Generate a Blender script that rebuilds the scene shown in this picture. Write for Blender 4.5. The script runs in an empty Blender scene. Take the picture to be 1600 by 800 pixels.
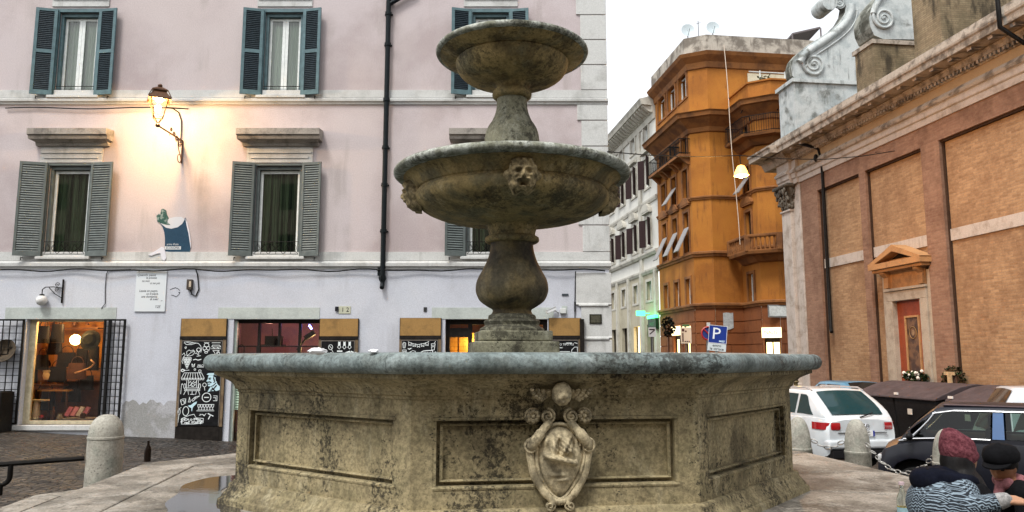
import bpy, math, random
from math import sin, cos, pi, radians, sqrt, atan2, hypot, exp, floor
from mathutils import Vector, Matrix
random.seed(11)
SC = bpy.context.scene
COL = SC.collection
CAMZ, FPX, PITCH = 1.65, 1200.0, radians(7.595)
OFF = {}

# ---------------------------------------------------------------- measuring
def ray(px, py):
    u = 400 - py
    y = FPX*cos(PITCH) - u*sin(PITCH)
    return (px-800)/y, (FPX*sin(PITCH) + u*cos(PITCH))/y
def at(px, py, Y):
    a, b = ray(px, py)
    return Vector((a*Y, Y, CAMZ + b*Y))
def on_z(px, py, z):
    a, b = ray(px, py)
    t = (z-CAMZ)/b
    return Vector((a*t, t, z))
class Frame:
    """a vertical plane: u runs along it, out is towards the viewer's side"""
    def __init__(s, o, ang):
        s.o = Vector((o[0], o[1])); s.ang = ang
        s.X = Vector((cos(ang), sin(ang))); s.n = Vector((sin(ang), -cos(ang)))
    def pt(s, u, out, z):
        p = s.o + s.X*u + s.n*out
        return Vector((p.x, p.y, z))
    def uv(s, px, py, out=0.0):
        a, b = ray(px, py)
        d = Vector((a, 1.0))
        t = (s.o.dot(s.n) + out)/d.dot(s.n)
        return (d*t - s.o).dot(s.X), CAMZ + t*b
    def mat(s, u=0, out=0, z=0):
        p = s.pt(u, out, z)
        return Matrix(((s.X.x, -s.n.x, 0, p.x), (s.X.y, -s.n.y, 0, p.y), (0, 0, 1, p.z), (0, 0, 0, 1)))

# ---------------------------------------------------------------- mesh builder
class MB:
    def __init__(s):
        s.v = []; s.f = []; s.m = []; s.sl = 0; s.M = None
    def add(s, verts, faces):
        b = len(s.v)
        if s.M is not None: verts = [s.M @ Vector(p) for p in verts]
        s.v += [tuple(p) for p in verts]
        s.f += [tuple(i+b for i in f) for f in faces]
        s.m += [s.sl]*len(faces)
    def hexa(s, p):   # 8 points: bottom 4 ccw, top 4
        s.add(p, [(3,2,1,0),(4,5,6,7),(0,1,5,4),(1,2,6,5),(2,3,7,6),(3,0,4,7)])
    def box(s, x0, x1, y0, y1, z0, z1):
        s.hexa([(x0,y0,z0),(x1,y0,z0),(x1,y1,z0),(x0,y1,z0),(x0,y0,z1),(x1,y0,z1),(x1,y1,z1),(x0,y1,z1)])
    def fbox(s, fr, u0, u1, o0, o1, z0, z1):   # o1 = outer
        P = fr.pt
        s.hexa([P(u0,o1,z0),P(u1,o1,z0),P(u1,o0,z0),P(u0,o0,z0),P(u0,o1,z1),P(u1,o1,z1),P(u1,o0,z1),P(u0,o0,z1)])
    def quad(s, a, b, c, d): s.add([a,b,c,d], [(0,1,2,3)])
    def fquad(s, fr, u0, u1, z0, z1, out):
        s.quad(fr.pt(u0,out,z0), fr.pt(u1,out,z0), fr.pt(u1,out,z1), fr.pt(u0,out,z1))
    def fprof(s, fr, u0, u1, prof, cap=True):   # profile (out,z) extruded along u
        n = len(prof)
        a = [fr.pt(u0,o,z) for o,z in prof]; b = [fr.pt(u1,o,z) for o,z in prof]
        fs = [(i,(i+1)%n,n+(i+1)%n,n+i) for i in range(n)]
        if cap: fs += [tuple(range(n-1,-1,-1)), tuple(range(n,2*n))]
        s.add(a+b, fs)
    def fpoly(s, fr, pts, o0, o1):   # outline (u,z) given thickness
        n = len(pts)
        a = [fr.pt(u,o1,z) for u,z in pts]; b = [fr.pt(u,o0,z) for u,z in pts]
        s.add(a+b, [tuple(range(n)), tuple(range(2*n-1,n-1,-1))]+[((i+1)%n,i,n+i,n+(i+1)%n) for i in range(n)])
    def lathe(s, prof, n=32, c=(0,0,0), cap0=False, cap1=False, a0=0.0):
        vs = []
        for r,z in prof:
            for k in range(n):
                t = a0+2*pi*k/n; vs.append((c[0]+r*cos(t), c[1]+r*sin(t), c[2]+z))
        fs = []
        for i in range(len(prof)-1):
            for k in range(n):
                k2 = (k+1)%n; fs.append((i*n+k, i*n+k2, (i+1)*n+k2, (i+1)*n+k))
        if cap0: fs.append(tuple(range(n-1,-1,-1)))
        if cap1: fs.append(tuple(range((len(prof)-1)*n, len(prof)*n)))
        s.add(vs, fs)
    def sweep(s, rings, closed=True, cap0=False, cap1=False):   # list of equal point rings
        n = len(rings[0]); vs = [p for r in rings for p in r]; fs = []
        for i in range(len(rings)-1):
            for k in range(n if closed else n-1):
                k2 = (k+1)%n; fs.append((i*n+k, i*n+k2, (i+1)*n+k2, (i+1)*n+k))
        if cap0: fs.append(tuple(range(n-1,-1,-1)))
        if cap1: fs.append(tuple(range((len(rings)-1)*n, len(rings)*n)))
        s.add(vs, fs)
    def tube(s, pts, r, n=6, closed=False, cap=True):
        pts = [Vector(p) for p in pts]; N = len(pts); rings = []; up = None
        for i,p in enumerate(pts):
            if closed: t = pts[(i+1)%N]-pts[i-1]
            else: t = pts[min(i+1,N-1)]-pts[max(i-1,0)]
            if t.length < 1e-9: t = Vector((0,0,1))
            t.normalize()
            if up is None:
                up = Vector((0,0,1)) if abs(t.z) < .9 else Vector((1,0,0))
            b = t.cross(up)
            if b.length < 1e-6: b = t.cross(Vector((0.3,1,0.2)))
            b.normalize(); up = b.cross(t).normalized()
            rr = r[i] if isinstance(r,(list,tuple)) else r
            rings.append([p + b*(rr*cos(2*pi*k/n)) + up*(rr*sin(2*pi*k/n)) for k in range(n)])
        if closed: rings.append(rings[0])
        s.sweep(rings, True, cap and not closed, cap and not closed)
    def ball(s, c, r, nu=14, nv=9, fn=None):
        if not isinstance(r,(tuple,list)): r = (r,r,r)
        rings = []
        for j in range(nv+1):
            ph = -pi/2 + pi*j/nv; ring = []
            for k in range(nu):
                t = 2*pi*k/nu; d = Vector((cos(ph)*cos(t), cos(ph)*sin(t), sin(ph)))
                q = fn(d) if fn else 1.0
                ring.append((c[0]+r[0]*d.x*q, c[1]+r[1]*d.y*q, c[2]+r[2]*d.z*q))
            rings.append(ring)
        s.sweep(rings)
    def capsule(s, a, b, ra, rb, n=12):
        a = Vector(a); b = Vector(b); t = (b-a).normalized(); pts = []; rs = []
        for k in range(5):
            w = pi/2*k/4; pts.append(a - t*(ra*cos(w))); rs.append(max(ra*sin(w),1e-4))
        for k in range(1,4): pts.append(a.lerp(b,k/4)); rs.append(ra+(rb-ra)*k/4)
        for k in range(5):
            w = pi/2*k/4; pts.append(b + t*(rb*sin(w))); rs.append(max(rb*cos(w),1e-4))
        s.tube(pts, rs, n)
    def holes(s, fr, u0, u1, z0, z1, hs, out=0.0, depth=.25):
        """a wall sheet with openings (u0,u1,z0,z1[,arch]) and their reveals"""
        us = sorted(set([u0,u1]+[min(max(h[k],u0),u1) for h in hs for k in (0,1)]))
        zs = sorted(set([z0,z1]+[min(max(h[k],z0),z1) for h in hs for k in (2,3)]))
        for i in range(len(us)-1):
            for j in range(len(zs)-1):
                cu = (us[i]+us[i+1])/2; cz = (zs[j]+zs[j+1])/2
                if any(h[0] < cu < h[1] and h[2] < cz < h[3] for h in hs): continue
                s.fquad(fr, us[i], us[i+1], zs[j], zs[j+1], out)
        P = fr.pt
        for h in hs:
            a,b,c,d = h[:4]; q = out-depth
            arch = len(h) > 4 and h[4]
            s.quad(P(a,out,c),P(a,q,c),P(a,q,d),P(a,out,d)); s.quad(P(b,q,c),P(b,out,c),P(b,out,d),P(b,q,d))
            s.quad(P(a,out,c),P(b,out,c),P(b,q,c),P(a,q,c))
            if not arch: s.quad(P(a,q,d),P(b,q,d),P(b,out,d),P(a,out,d))
            else:
                r = (b-a)/2; m = (a+b)/2; N = 10
                ar = [(m-r*cos(pi*k/N), d-r+r*sin(pi*k/N)) for k in range(N+1)]
                for k in range(N):
                    (ua,za),(ub,zb) = ar[k],ar[k+1]
                    s.quad(P(ua,out,za),P(ub,out,zb),P(ub,out,d),P(ua,out,d))
                    s.quad(P(ua,q,za),P(ub,q,zb),P(ub,out,zb),P(ua,out,za))
    def build(s, name, mat, parent=None, smooth=None, bevel=0, seg=2, weld=False, mods=None):
        vs = s.v; off = Vector((0,0,0))
        if parent is not None: off = OFF.get(parent, off)
        else:
            xs = [p[0] for p in vs]; ys = [p[1] for p in vs]; zs = [p[2] for p in vs]
            off = Vector(((min(xs)+max(xs))/2, (min(ys)+max(ys))/2, min(zs)))
        me = bpy.data.meshes.new(name)
        me.from_pydata([(p[0]-off.x, p[1]-off.y, p[2]-off.z) for p in vs], [], s.f)
        for m in (mat if isinstance(mat,(list,tuple)) else [mat]): me.materials.append(m)
        if isinstance(mat,(list,tuple)): me.polygons.foreach_set('material_index', s.m)
        me.update()
        o = bpy.data.objects.new(name, me); COL.objects.link(o)
        if parent is not None: o.parent = parent
        else: o.location = off
        OFF[o] = off
        if weld: w = o.modifiers.new('weld','WELD'); w.merge_threshold = .0005
        if smooth is not None:
            me.shade_smooth()
            if smooth < 179:
                me.set_sharp_from_angle(angle=radians(smooth))
        if bevel:
            b = o.modifiers.new('bevel','BEVEL'); b.width = bevel; b.segments = seg; b.limit_method = 'ANGLE'; b.angle_limit = radians(40)
        return o

def props(o, label=None, cat=None, group=None, kind=None):
    if label: o['label'] = label
    if cat: o['category'] = cat
    if group: o['group'] = group
    if kind: o['kind'] = kind
    return o
def thing(name, label, cat, loc=(0,0,0), group=None, fixed=True):
    """an Empty at the base; fixed: its parts are modelled in place"""
    o = bpy.data.objects.new(name, None); COL.objects.link(o); o.location = loc
    o.empty_display_size = .2
    OFF[o] = Vector(loc) if fixed else Vector((0,0,0))
    return props(o, label, cat, group)
def copy_tree(o, parent=None):
    c = o.copy(); COL.objects.link(c); c.parent = parent
    for ch in list(o.children): copy_tree(ch, c)
    return c
def text_mesh(body, size, M, name, mat, parent, depth=.002, align='CENTER', sx=1.0, spacing=1.0, space_line=1.0, shear=0):
    cu = bpy.data.curves.new('lettering', 'FONT'); cu.body = body; cu.size = size; cu.extrude = depth
    cu.align_x = align; cu.align_y = 'CENTER'; cu.space_character = spacing; cu.space_line = space_line; cu.resolution_u = 2; cu.shear = shear
    t = bpy.data.objects.new('lettering', cu); COL.objects.link(t)
    dg = bpy.context.evaluated_depsgraph_get()
    me = bpy.data.meshes.new_from_object(t.evaluated_get(dg))
    bpy.data.objects.remove(t); bpy.data.curves.remove(cu)
    off = OFF.get(parent, Vector((0,0,0)))
    R = Matrix(((sx,0,0,0),(0,0,-1,0),(0,1,0,0),(0,0,0,1)))   # text lies in local XZ, facing -Y
    me.transform(Matrix.Translation(-off) @ M @ R)
    me.materials.clear(); me.materials.append(mat)
    o = bpy.data.objects.new(name, me); COL.objects.link(o); o.parent = parent; OFF[o] = off
    return o

# ---------------------------------------------------------------- materials
def lin(c):
    if isinstance(c, str):
        c = c.lstrip('#'); c = [int(c[i:i+2],16)/255 for i in (0,2,4)]
        c = [x/12.92 if x <= .04045 else ((x+.055)/1.055)**2.4 for x in c]
    return (c[0], c[1], c[2], 1)
class NM:
    def __init__(s, name):
        s.mat = bpy.data.materials.new(name); s.mat.use_nodes = True
        s.nt = s.mat.node_tree; s.N = s.nt.nodes
        s.b = s.N['Principled BSDF']; s.out = s.N['Material Output']
        s._pos = None
    def link(s, a, b): s.nt.links.new(a, b)
    def node(s, t, **kw):
        n = s.N.new(t)
        for k,v in kw.items(): setattr(n,k,v)
        return n
    def pos(s):
        if s._pos is None: s._pos = s.node('ShaderNodeNewGeometry').outputs['Position']
        return s._pos
    def obj(s): return s.node('ShaderNodeTexCoord').outputs['Object']
    def mapped(s, src, scale=(1,1,1), rot=(0,0,0), loc=(0,0,0)):
        m = s.node('ShaderNodeMapping'); s.link(src, m.inputs['Vector'])
        m.inputs['Scale'].default_value = scale; m.inputs['Rotation'].default_value = rot; m.inputs['Location'].default_value = loc
        return m.outputs[0]
    def noise(s, vec, scale, detail=6, rough=.6, dist=0):
        n = s.node('ShaderNodeTexNoise'); s.link(vec, n.inputs['Vector'])
        n.inputs['Scale'].default_value = scale; n.inputs['Detail'].default_value = detail
        n.inputs['Roughness'].default_value = rough; n.inputs['Distortion'].default_value = dist
        return n.outputs['Fac']
    def voro(s, vec, scale, feature='F1', rnd=1.0, out='Distance'):
        n = s.node('ShaderNodeTexVoronoi', feature=feature); s.link(vec, n.inputs['Vector'])
        n.inputs['Scale'].default_value = scale; n.inputs['Randomness'].default_value = rnd
        return n.outputs[out]
    def ramp(s, fac, a, b, va=0.0, vb=1.0):
        n = s.node('ShaderNodeMapRange'); s.link(fac, n.inputs[0])
        n.inputs[1].default_value = a; n.inputs[2].default_value = b; n.inputs[3].default_value = va; n.inputs[4].default_value = vb
        n.interpolation_type = 'SMOOTHSTEP'
        return n.outputs[0]
    def math(s, op, a, b=0.0):
        n = s.node('ShaderNodeMath', operation=op)
        for i,x in enumerate((a,b)):
            if isinstance(x,(int,float)): n.inputs[i].default_value = x
            else: s.link(x, n.inputs[i])
        return n.outputs[0]
    def mix(s, fac, a, b, blend='MIX'):
        n = s.node('ShaderNodeMix', data_type='RGBA', blend_type=blend)
        if isinstance(fac,(int,float)): n.inputs[0].default_value = fac
        else: s.link(fac, n.inputs[0])
        for i,x in ((6,a),(7,b)):
            if hasattr(x,'links'): s.link(x, n.inputs[i])
            else: n.inputs[i].default_value = lin(x)
        return n.outputs[2]
    def sep(s, v):
        n = s.node('ShaderNodeSeparateXYZ'); s.link(v, n.inputs[0]); return n.outputs
    def comb(s, x, y, z=0.0):
        n = s.node('ShaderNodeCombineXYZ')
        for i,q in enumerate((x,y,z)):
            if isinstance(q,(int,float)): n.inputs[i].default_value = q
            else: s.link(q, n.inputs[i])
        return n.outputs[0]
    def color(s, c):
        if hasattr(c,'links'): s.link(c, s.b.inputs['Base Color'])
        else: s.b.inputs['Base Color'].default_value = lin(c)
    def set(s, **kw):
        for k,v in kw.items():
            i = s.b.inputs[k.replace('_',' ')]
            if hasattr(v,'links'): s.link(v, i)
            else: i.default_value = v
    def bump(s, h, strength=.3, dist=.02, prev=None):
        n = s.node('ShaderNodeBump'); n.inputs['Strength'].default_value = strength; n.inputs['Distance'].default_value = dist
        s.link(h, n.inputs['Height'])
        if prev is not None: s.link(prev, n.inputs['Normal'])
        s.link(n.outputs[0], s.b.inputs['Normal']); return n.outputs[0]

def plain(name, c, rough=.6, metal=0.0, var=.25, scale=9, bump=.1, coat=0.0, spec=None):
    if spec is None: spec = .12 if max(lin(c)[:3]) < .06 else .35
    m = NM(name); p = m.pos()
    n = m.noise(p, scale, 5, .65)
    d = tuple(x*(1-var) for x in lin(c)[:3]); l = tuple(min(1,x*(1+var*.5)) for x in lin(c)[:3])
    m.color(m.mix(m.ramp(n,.3,.7), d, l))
    m.set(Roughness=m.ramp(m.noise(p, scale*2.3, 4), .3, .7, max(0,rough-.08), min(1,rough+.08)), Metallic=metal, Coat_Weight=coat, Specular_IOR_Level=spec)
    if bump: m.bump(m.noise(p, scale*6, 4), bump, .01)
    return m.mat
def flat(name, c, rough=.5, metal=0.0, coat=0.0, spec=None):
    if spec is None: spec = .12 if max(lin(c)[:3]) < .06 else .4
    m = NM(name); m.color(c); m.set(Roughness=rough, Metallic=metal, Coat_Weight=coat, Specular_IOR_Level=spec); return m.mat
def glow(name, c, e):
    m = NM(name); m.color(c); m.set(Emission_Color=lin(c), Emission_Strength=e); return m.mat
def glassy(name, tint='#ffffff', k=.12, rough=.02, refl=1.0):
    """window glass: clear with a fresnel reflection"""
    m = NM(name); t = m.node('ShaderNodeBsdfTransparent'); t.inputs[0].default_value = lin(tint)
    g = m.node('ShaderNodeBsdfGlossy'); g.inputs['Roughness'].default_value = rough; g.inputs['Color'].default_value = (refl,refl,refl,1)
    fr = m.node('ShaderNodeFresnel'); fr.inputs['IOR'].default_value = 1.6
    mx = m.node('ShaderNodeMixShader'); f = m.math('MINIMUM', m.math('ADD', fr.outputs[0], k), 1.0)
    m.link(f, mx.inputs[0]); m.link(t.outputs[0], mx.inputs[1]); m.link(g.outputs[0], mx.inputs[2]); m.link(mx.outputs[0], m.out.inputs[0])
    return m.mat
def weather(name, base, stain, s1=1.2, lo=.45, hi=.7, amt=.8, streak=0.0, scol=None, grain=.35, rough=.85, bump=.35, pits=0.0, second=None, s2=.5, pitscale=26, bd=.02, soot=0.0, sootc=(.02,.017,.012), sscale=16, wash=0.0, washc=(.6,.56,.45), sws=5.5):
    """mineral surface: base colour, blotches, grain, optional run-off streaks and pits"""
    m = NM(name); p = m.pos()
    n1 = m.noise(p, s1, 8, .62, .3)
    c = m.mix(m.math('MULTIPLY', m.ramp(n1,lo,hi), amt), base, stain)
    if second:
        c = m.mix(m.math('MULTIPLY', m.ramp(m.noise(m.mapped(p,loc=(7,3,9)), s2, 7, .6), .45,.65), .8), c, second)
    if streak:
        n2 = m.noise(m.mapped(p,(1,1,.12)), sws, 6, .6)
        n3 = m.noise(m.mapped(p,loc=(3,1,5)), .9, 4, .5)
        c = m.mix(m.math('MULTIPLY', m.math('MULTIPLY', m.ramp(n2,.5,.72), m.ramp(n3,.42,.6)), streak), c, scol or stain)
    if wash:     # pale lime bloom and run marks
        n4 = m.noise(m.mapped(p,(1,1,.35),loc=(5,8,1)), 4.5, 8, .7)
        c = m.mix(m.math('MULTIPLY', m.ramp(n4,.52,.68), wash), c, washc)
    if soot:     # crisp black crust in clusters
        n5 = m.noise(m.mapped(p,loc=(2,6,4)), sscale, 9, .78)
        n6 = m.noise(m.mapped(p,(1,1,.6),loc=(8,1,7)), 1.7, 6, .65)
        f = m.math('ADD', n5, m.math('MULTIPLY', m.math('SUBTRACT', n6, .5), .9))
        c = m.mix(m.math('MULTIPLY', m.ramp(f,.53,.63), soot), c, sootc)
    g = m.noise(p, 38, 5, .75)
    c = m.mix(grain, c, m.mix(m.ramp(g,.32,.68), (.25,.25,.25), (1.15,1.15,1.15)), 'MULTIPLY')
    h = m.math('ADD', m.math('MULTIPLY', g, .35), m.noise(p, 9, 6, .6))
    if pits:
        v = m.voro(m.mapped(p,(1,1,1.7)), pitscale, 'F1')
        msk = m.ramp(m.noise(m.mapped(p,loc=(1,8,2)), 2.6, 4), .48, .62)
        pm = m.math('MULTIPLY', m.ramp(v,.10,.26,1,0), msk)
        c = m.mix(m.math('MULTIPLY',pm,pits), c, (.03,.028,.022))
        h = m.math('SUBTRACT', h, m.math('MULTIPLY', pm, .8))
    m.color(c); m.set(Roughness=rough, Specular_IOR_Level=.3); m.bump(h, bump, bd)
    return m.mat

# ---------------------------------------------------------------- camera, sky, light
cam = bpy.data.cameras.new('camera'); cam.sensor_width = 36; cam.lens = 27; cam.clip_end = 600; cam.clip_start = .05
co = bpy.data.objects.new('camera', cam); COL.objects.link(co); co.location = (0,0,CAMZ); co.rotation_euler = (pi/2+PITCH,0,0)
SC.camera = co
SUN_EL, SUN_AZ = radians(58), radians(212)     # azimuth from +Y towards +X: behind the camera, a little left
w = bpy.data.worlds.new('World'); SC.world = w; w.use_nodes = True
nt = w.node_tree; bg = nt.nodes['Background']
sky = nt.nodes.new('ShaderNodeTexSky'); sky.sky_type = 'NISHITA'; sky.sun_disc = False
sky.sun_elevation = SUN_EL; sky.sun_rotation = SUN_AZ; sky.air_density = 1.0; sky.dust_density = 1.2; sky.ozone_density = 1.0
hs = nt.nodes.new('ShaderNodeHueSaturation'); hs.inputs['Saturation'].default_value = .14
nt.links.new(sky.outputs[0], hs.inputs['Color']); nt.links.new(hs.outputs[0], bg.inputs[0]); bg.inputs[1].default_value = .15
sl = bpy.data.lights.new('sun','SUN'); sl.energy = 1.3; sl.angle = radians(13); sl.color = (1,.97,.92)
so = bpy.data.objects.new('sun', sl); COL.objects.link(so); so.location = (-6,-10,30)
d = Vector((sin(SUN_AZ)*cos(SUN_EL), cos(SUN_AZ)*cos(SUN_EL), sin(SUN_EL)))
so.rotation_euler = d.to_track_quat('Z','Y').to_euler()
SC.view_settings.view_transform = 'Standard'; SC.view_settings.look = 'None'; SC.view_settings.exposure = 1.17; SC.view_settings.gamma = 1
def lamp(name, loc, power, color, r=.08):
    l = bpy.data.lights.new(name,'POINT'); l.energy = power; l.color = color; l.shadow_soft_size = r
    o = bpy.data.objects.new(name, l); COL.objects.link(o); o.location = loc; return o
# ---------------------------------------------------------------- ground
def sstep(a,b,x):
    t = min(max((x-a)/(b-a),0),1); return t*t*(3-2*t)
def gz(x, y):
    return -.05*min(max(0,x+12.5),22.5)*sstep(4,17,y) + .02*sin(x*1.1+.5)*sin(y*.9)
def m_cobble():
    m = NM('sampietrini cobbles'); p = m.mapped(m.pos(),(1,1,.25))
    wp = m.node('ShaderNodeVectorMath', operation='ADD')
    nn = m.node('ShaderNodeTexNoise'); m.link(p, nn.inputs['Vector']); nn.inputs['Scale'].default_value = 1.5
    sc = m.node('ShaderNodeVectorMath', operation='SCALE'); m.link(nn.outputs['Color'], sc.inputs[0]); sc.inputs['Scale'].default_value = .12
    m.link(p, wp.inputs[0]); m.link(sc.outputs[0], wp.inputs[1])
    e = m.voro(wp.outputs[0], 7.5, 'DISTANCE_TO_EDGE', .55); cc = m.voro(wp.outputs[0], 7.5, 'F1', .55, 'Color')
    gap = m.ramp(e,.03,.16)
    st = m.mix(m.ramp(m.sep(cc)[0],0,1), (.016,.014,.012), (.075,.064,.052))
    st = m.mix(m.math('MULTIPLY',m.ramp(m.noise(p,.7,5),.45,.62),.6), st, (.05,.038,.028))
    m.color(m.mix(gap, (.012,.010,.008), st))
    m.set(Roughness=m.ramp(m.noise(p,2.0,4),.35,.65,.42,.8), Specular_IOR_Level=.4)
    m.bump(m.math('ADD', gap, m.math('MULTIPLY', m.noise(p,30,4),.25)), 1.0, .05)
    return m.mat
COBBLE = m_cobble()
mb = MB(); xs = [-160,-60,-30,-20]+[-16+i*.8 for i in range(41)]+[20,30,60,160]; ys = [-80,-20,-5]+[i*.8 for i in range(0,36)]+[32,40,60,90,220]
for j in range(len(ys)):
    for i in range(len(xs)): mb.v.append((xs[i], ys[j], gz(xs[i],ys[j])))
for j in range(len(ys)-1):
    for i in range(len(xs)-1):
        a = j*len(xs)+i; mb.f.append((a,a+1,a+1+len(xs),a+len(xs))); mb.m.append(0)
props(mb.build('ground', COBBLE, smooth=180), kind='structure')

# ---------------------------------------------------------------- fountain
FD = 7.13; FC = Vector((0.0, FD)); PH0 = radians(7.5)     # axis; turn of the front face
A0 = 2.4*cos(radians(22.5))
def corner_dir(k): t = PH0+radians(22.5+45*k); return Vector((sin(t), -cos(t)))
def face_frame(k, apo=A0):
    t = PH0+radians(45*k); c = FC + Vector((sin(t),-cos(t)))*apo
    return Frame(c, t)
def octo(off, z, fil=.0, n=5):
    """octagon ring at apothem A0+off with rounded corners"""
    R = (A0+off)/cos(radians(22.5)); ring = []
    for k in range(8):
        ca = PH0+radians(22.5+45*k); C = FC + Vector((sin(ca),-cos(ca)))*R
        if fil <= 0:
            ring.append((C.x,C.y,z)); continue
        cc = FC + Vector((sin(ca),-cos(ca)))*(R - fil/cos(radians(22.5)))
        for j in range(n+1):
            t = ca + radians(-22.5+45*j/n); p = cc + Vector((sin(t),-cos(t)))*fil
            ring.append((p.x,p.y,z))
    return ring
STONE = weather('ochre stained travertine', (.37,.305,.172), (.10,.08,.045), s1=2.8, lo=.45, hi=.66, amt=.75, streak=.75, scol=(.04,.033,.02), grain=.65, bump=.22, bd=.008, pits=.95, second=(.25,.21,.115), s2=6, soot=.85, sscale=32, wash=.55, washc=(.52,.46,.30))
RIMST = weather('grey weathered travertine rim', (.235,.285,.28), (.085,.11,.105), soot=.7, sscale=26, wash=.5, washc=(.42,.47,.46), s1=3.2, lo=.4, hi=.66, amt=.8, grain=.6, bump=.5, pits=.8, second=(.165,.19,.175), s2=5, rough=.62, pitscale=34)
BOWLST = weather('dark stained bowl stone', (.40,.295,.125), (.08,.06,.028), soot=.6, sscale=22, wash=.6, washc=(.48,.40,.23), s1=3.4, lo=.44, hi=.66, amt=.8, streak=.7, scol=(.022,.02,.014), grain=.5, bump=.5, pits=.8, second=(.16,.145,.085), s2=4, rough=.8)
LIPST = weather('lichen grey bowl lip', (.50,.52,.46), (.16,.16,.11), soot=.7, sscale=34, s1=7, lo=.42, hi=.62, amt=.85, grain=.6, bump=.6, pits=.9, second=(.2,.2,.14), s2=9, pitscale=44)
STEMST = weather('green grey pedestal stone', (.25,.24,.165), (.07,.065,.04), soot=.7, wash=.5, washc=(.40,.40,.32), s1=4.0, lo=.45, hi=.68, amt=.8, streak=.6, scol=(.03,.03,.022), grain=.5, bump=.5, pits=.7)
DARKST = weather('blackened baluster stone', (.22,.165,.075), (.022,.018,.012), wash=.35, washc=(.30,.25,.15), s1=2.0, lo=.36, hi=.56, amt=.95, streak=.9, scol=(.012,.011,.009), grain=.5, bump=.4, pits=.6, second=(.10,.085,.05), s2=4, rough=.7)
ft = thing('stone_fountain', 'tall tiered stone fountain with an octagonal basin and two round bowls', 'fountain', (0,FD,.58))
SP = Vector((0,0,0))
mb = MB()   # base mouldings
mb.sweep([octo(o,z,.02,2) for o,z in ((.115,.50),(.115,.60),(.11,.622),(.09,.632),(.087,.648),(.07,.668),(.05,.69),(.042,.705),(.042,.72),(.03,.735),(.0,.737))])
base = mb.build('basin_base', STONE, ft, smooth=40)
mb = MB()
mb.sweep([octo(o,z) for o,z in ((-.10,.737),(-.10,1.36))])
mb.sweep([octo(o,z,.015,2) for o,z in ((0,.737),(0,.85),(-.1,.85))]); mb.sweep([octo(o,z,.015,2) for o,z in ((-.1,1.29),(0,1.29),(0,1.395),(-.1,1.395))])
HS = A0*math.tan(radians(22.5))
for k in range(8):       # corner pilasters
    C0 = FC+corner_dir(k)*(A0/cos(radians(22.5))); fa = face_frame(k); fb = face_frame(k+1); w_ = .135
    r0 = [fa.pt(HS-w_,0,0), C0.to_3d(), fb.pt(-HS+w_,0,0), fb.pt(-HS+w_,-.12,0), fa.pt(HS-w_,-.12,0)]
    mb.sweep([[Vector((p.x,p.y,z)) for p in r0] for z in (.85,1.29)])
wall = mb.build('basin_wall', STONE, ft, smooth=35)
for k in range(8):
    fr = face_frame(k); q = HS-.135
    mb = MB(); mb.fquad(fr,-q,q,.85,1.29,-.062)
    for (u0,u1,z0,z1) in ((-q,q,1.268,1.29),(-q,q,.85,.872)): mb.fprof(fr,u0,u1,[(-.07,z0),(.004,z0),(.006,(z0+z1)/2),(-.006,z1),(-.07,z1)])
    for (u0,u1) in ((-q,-q+.022),(q-.022,q)): mb.fbox(fr,u0,u1,-.07,-.004,.872,1.268)
    iq = q-.045
    for (u0,u1,z0,z1) in ((-iq,iq,1.232,1.25),(-iq,iq,.89,.908)): mb.fprof(fr,u0,u1,[(-.07,z0),(-.030,z0+.002),(-.024,(z0+z1)/2),(-.034,z1),(-.07,z1)])
    for s_ in (-1,1): mb.fbox(fr,min(s_*iq,s_*(iq-.018)),max(s_*iq,s_*(iq-.018)),-.07,-.030,.908,1.232)
    mb.build('side_panel', STONE, wall, smooth=30)
mb = MB()   # cove under the rim
prof = [(0,1.395),(.012,1.40),(.012,1.415),(.03,1.425),(.035,1.44)]+[(.035+.125*(t**1.8),1.44+.085*t) for t in (.2,.4,.6,.8,1.0)]+[(.175,1.53),(.175,1.555),(.20,1.56)]
mb.sweep([octo(o,z,.05,3) for o,z in prof])
mb.build('cornice_cove', STONE, ft, smooth=40)
# rim: eight blocks with fine joints near the corners
rp = []
for j in range(15):
    t = -pi*.5 + pi*j/14
    rp.append((.185+.072*cos(t)**.85 if cos(t) > 0 else .205, 1.62+.064*sin(t)))
rp += [(.08,1.688),(-.14,1.688),(-.165,1.67),(-.165,1.40)]
rp.insert(0,(-.12,1.556))
rings = [octo(o,z,.16,6) for o,z in rp]
for k in range(8):
    mb = MB(); idx = [(k*7+j) % 56 for j in range(7)] + [((k+1)*7)%56]
    rr = []
    for r in rings:
        pts = [Vector(r[i]) for i in idx]
        d = (pts[-1]-pts[-2]).normalized(); sh = .16 if k != 7 else .0
        p_in = pts[-1]+0*d
        pts[0] = pts[0]; rr.append(pts)
    # joint just past the corner: trim the straight run
    rr2 = []
    for pts in rr:
        a, b = pts[-2], pts[-1]; L = (b-a).length; e = (b-a)/L
        rr2.append(pts[:-1]+[a+e*(L*.33),a+e*(L*.66),b-e*.0035])
    mb.sweep(rr2, closed=False)
    b_ = mb.build('rim_block', RIMST, ft, smooth=40)
mb = MB(); mb.sweep([octo(-.2,1.40)][0:1]*1) if False else None
mb = MB(); r_ = octo(-.164,1.55); mb.add(r_, [tuple(range(8))])
WATER = NM('basin water'); WATER.color((.03,.045,.04)); WATER.set(Roughness=.04); WATER.bump(WATER.noise(WATER.pos(),6,3),.15,.02)
mb.build('water', WATER.mat, ft)
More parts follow.
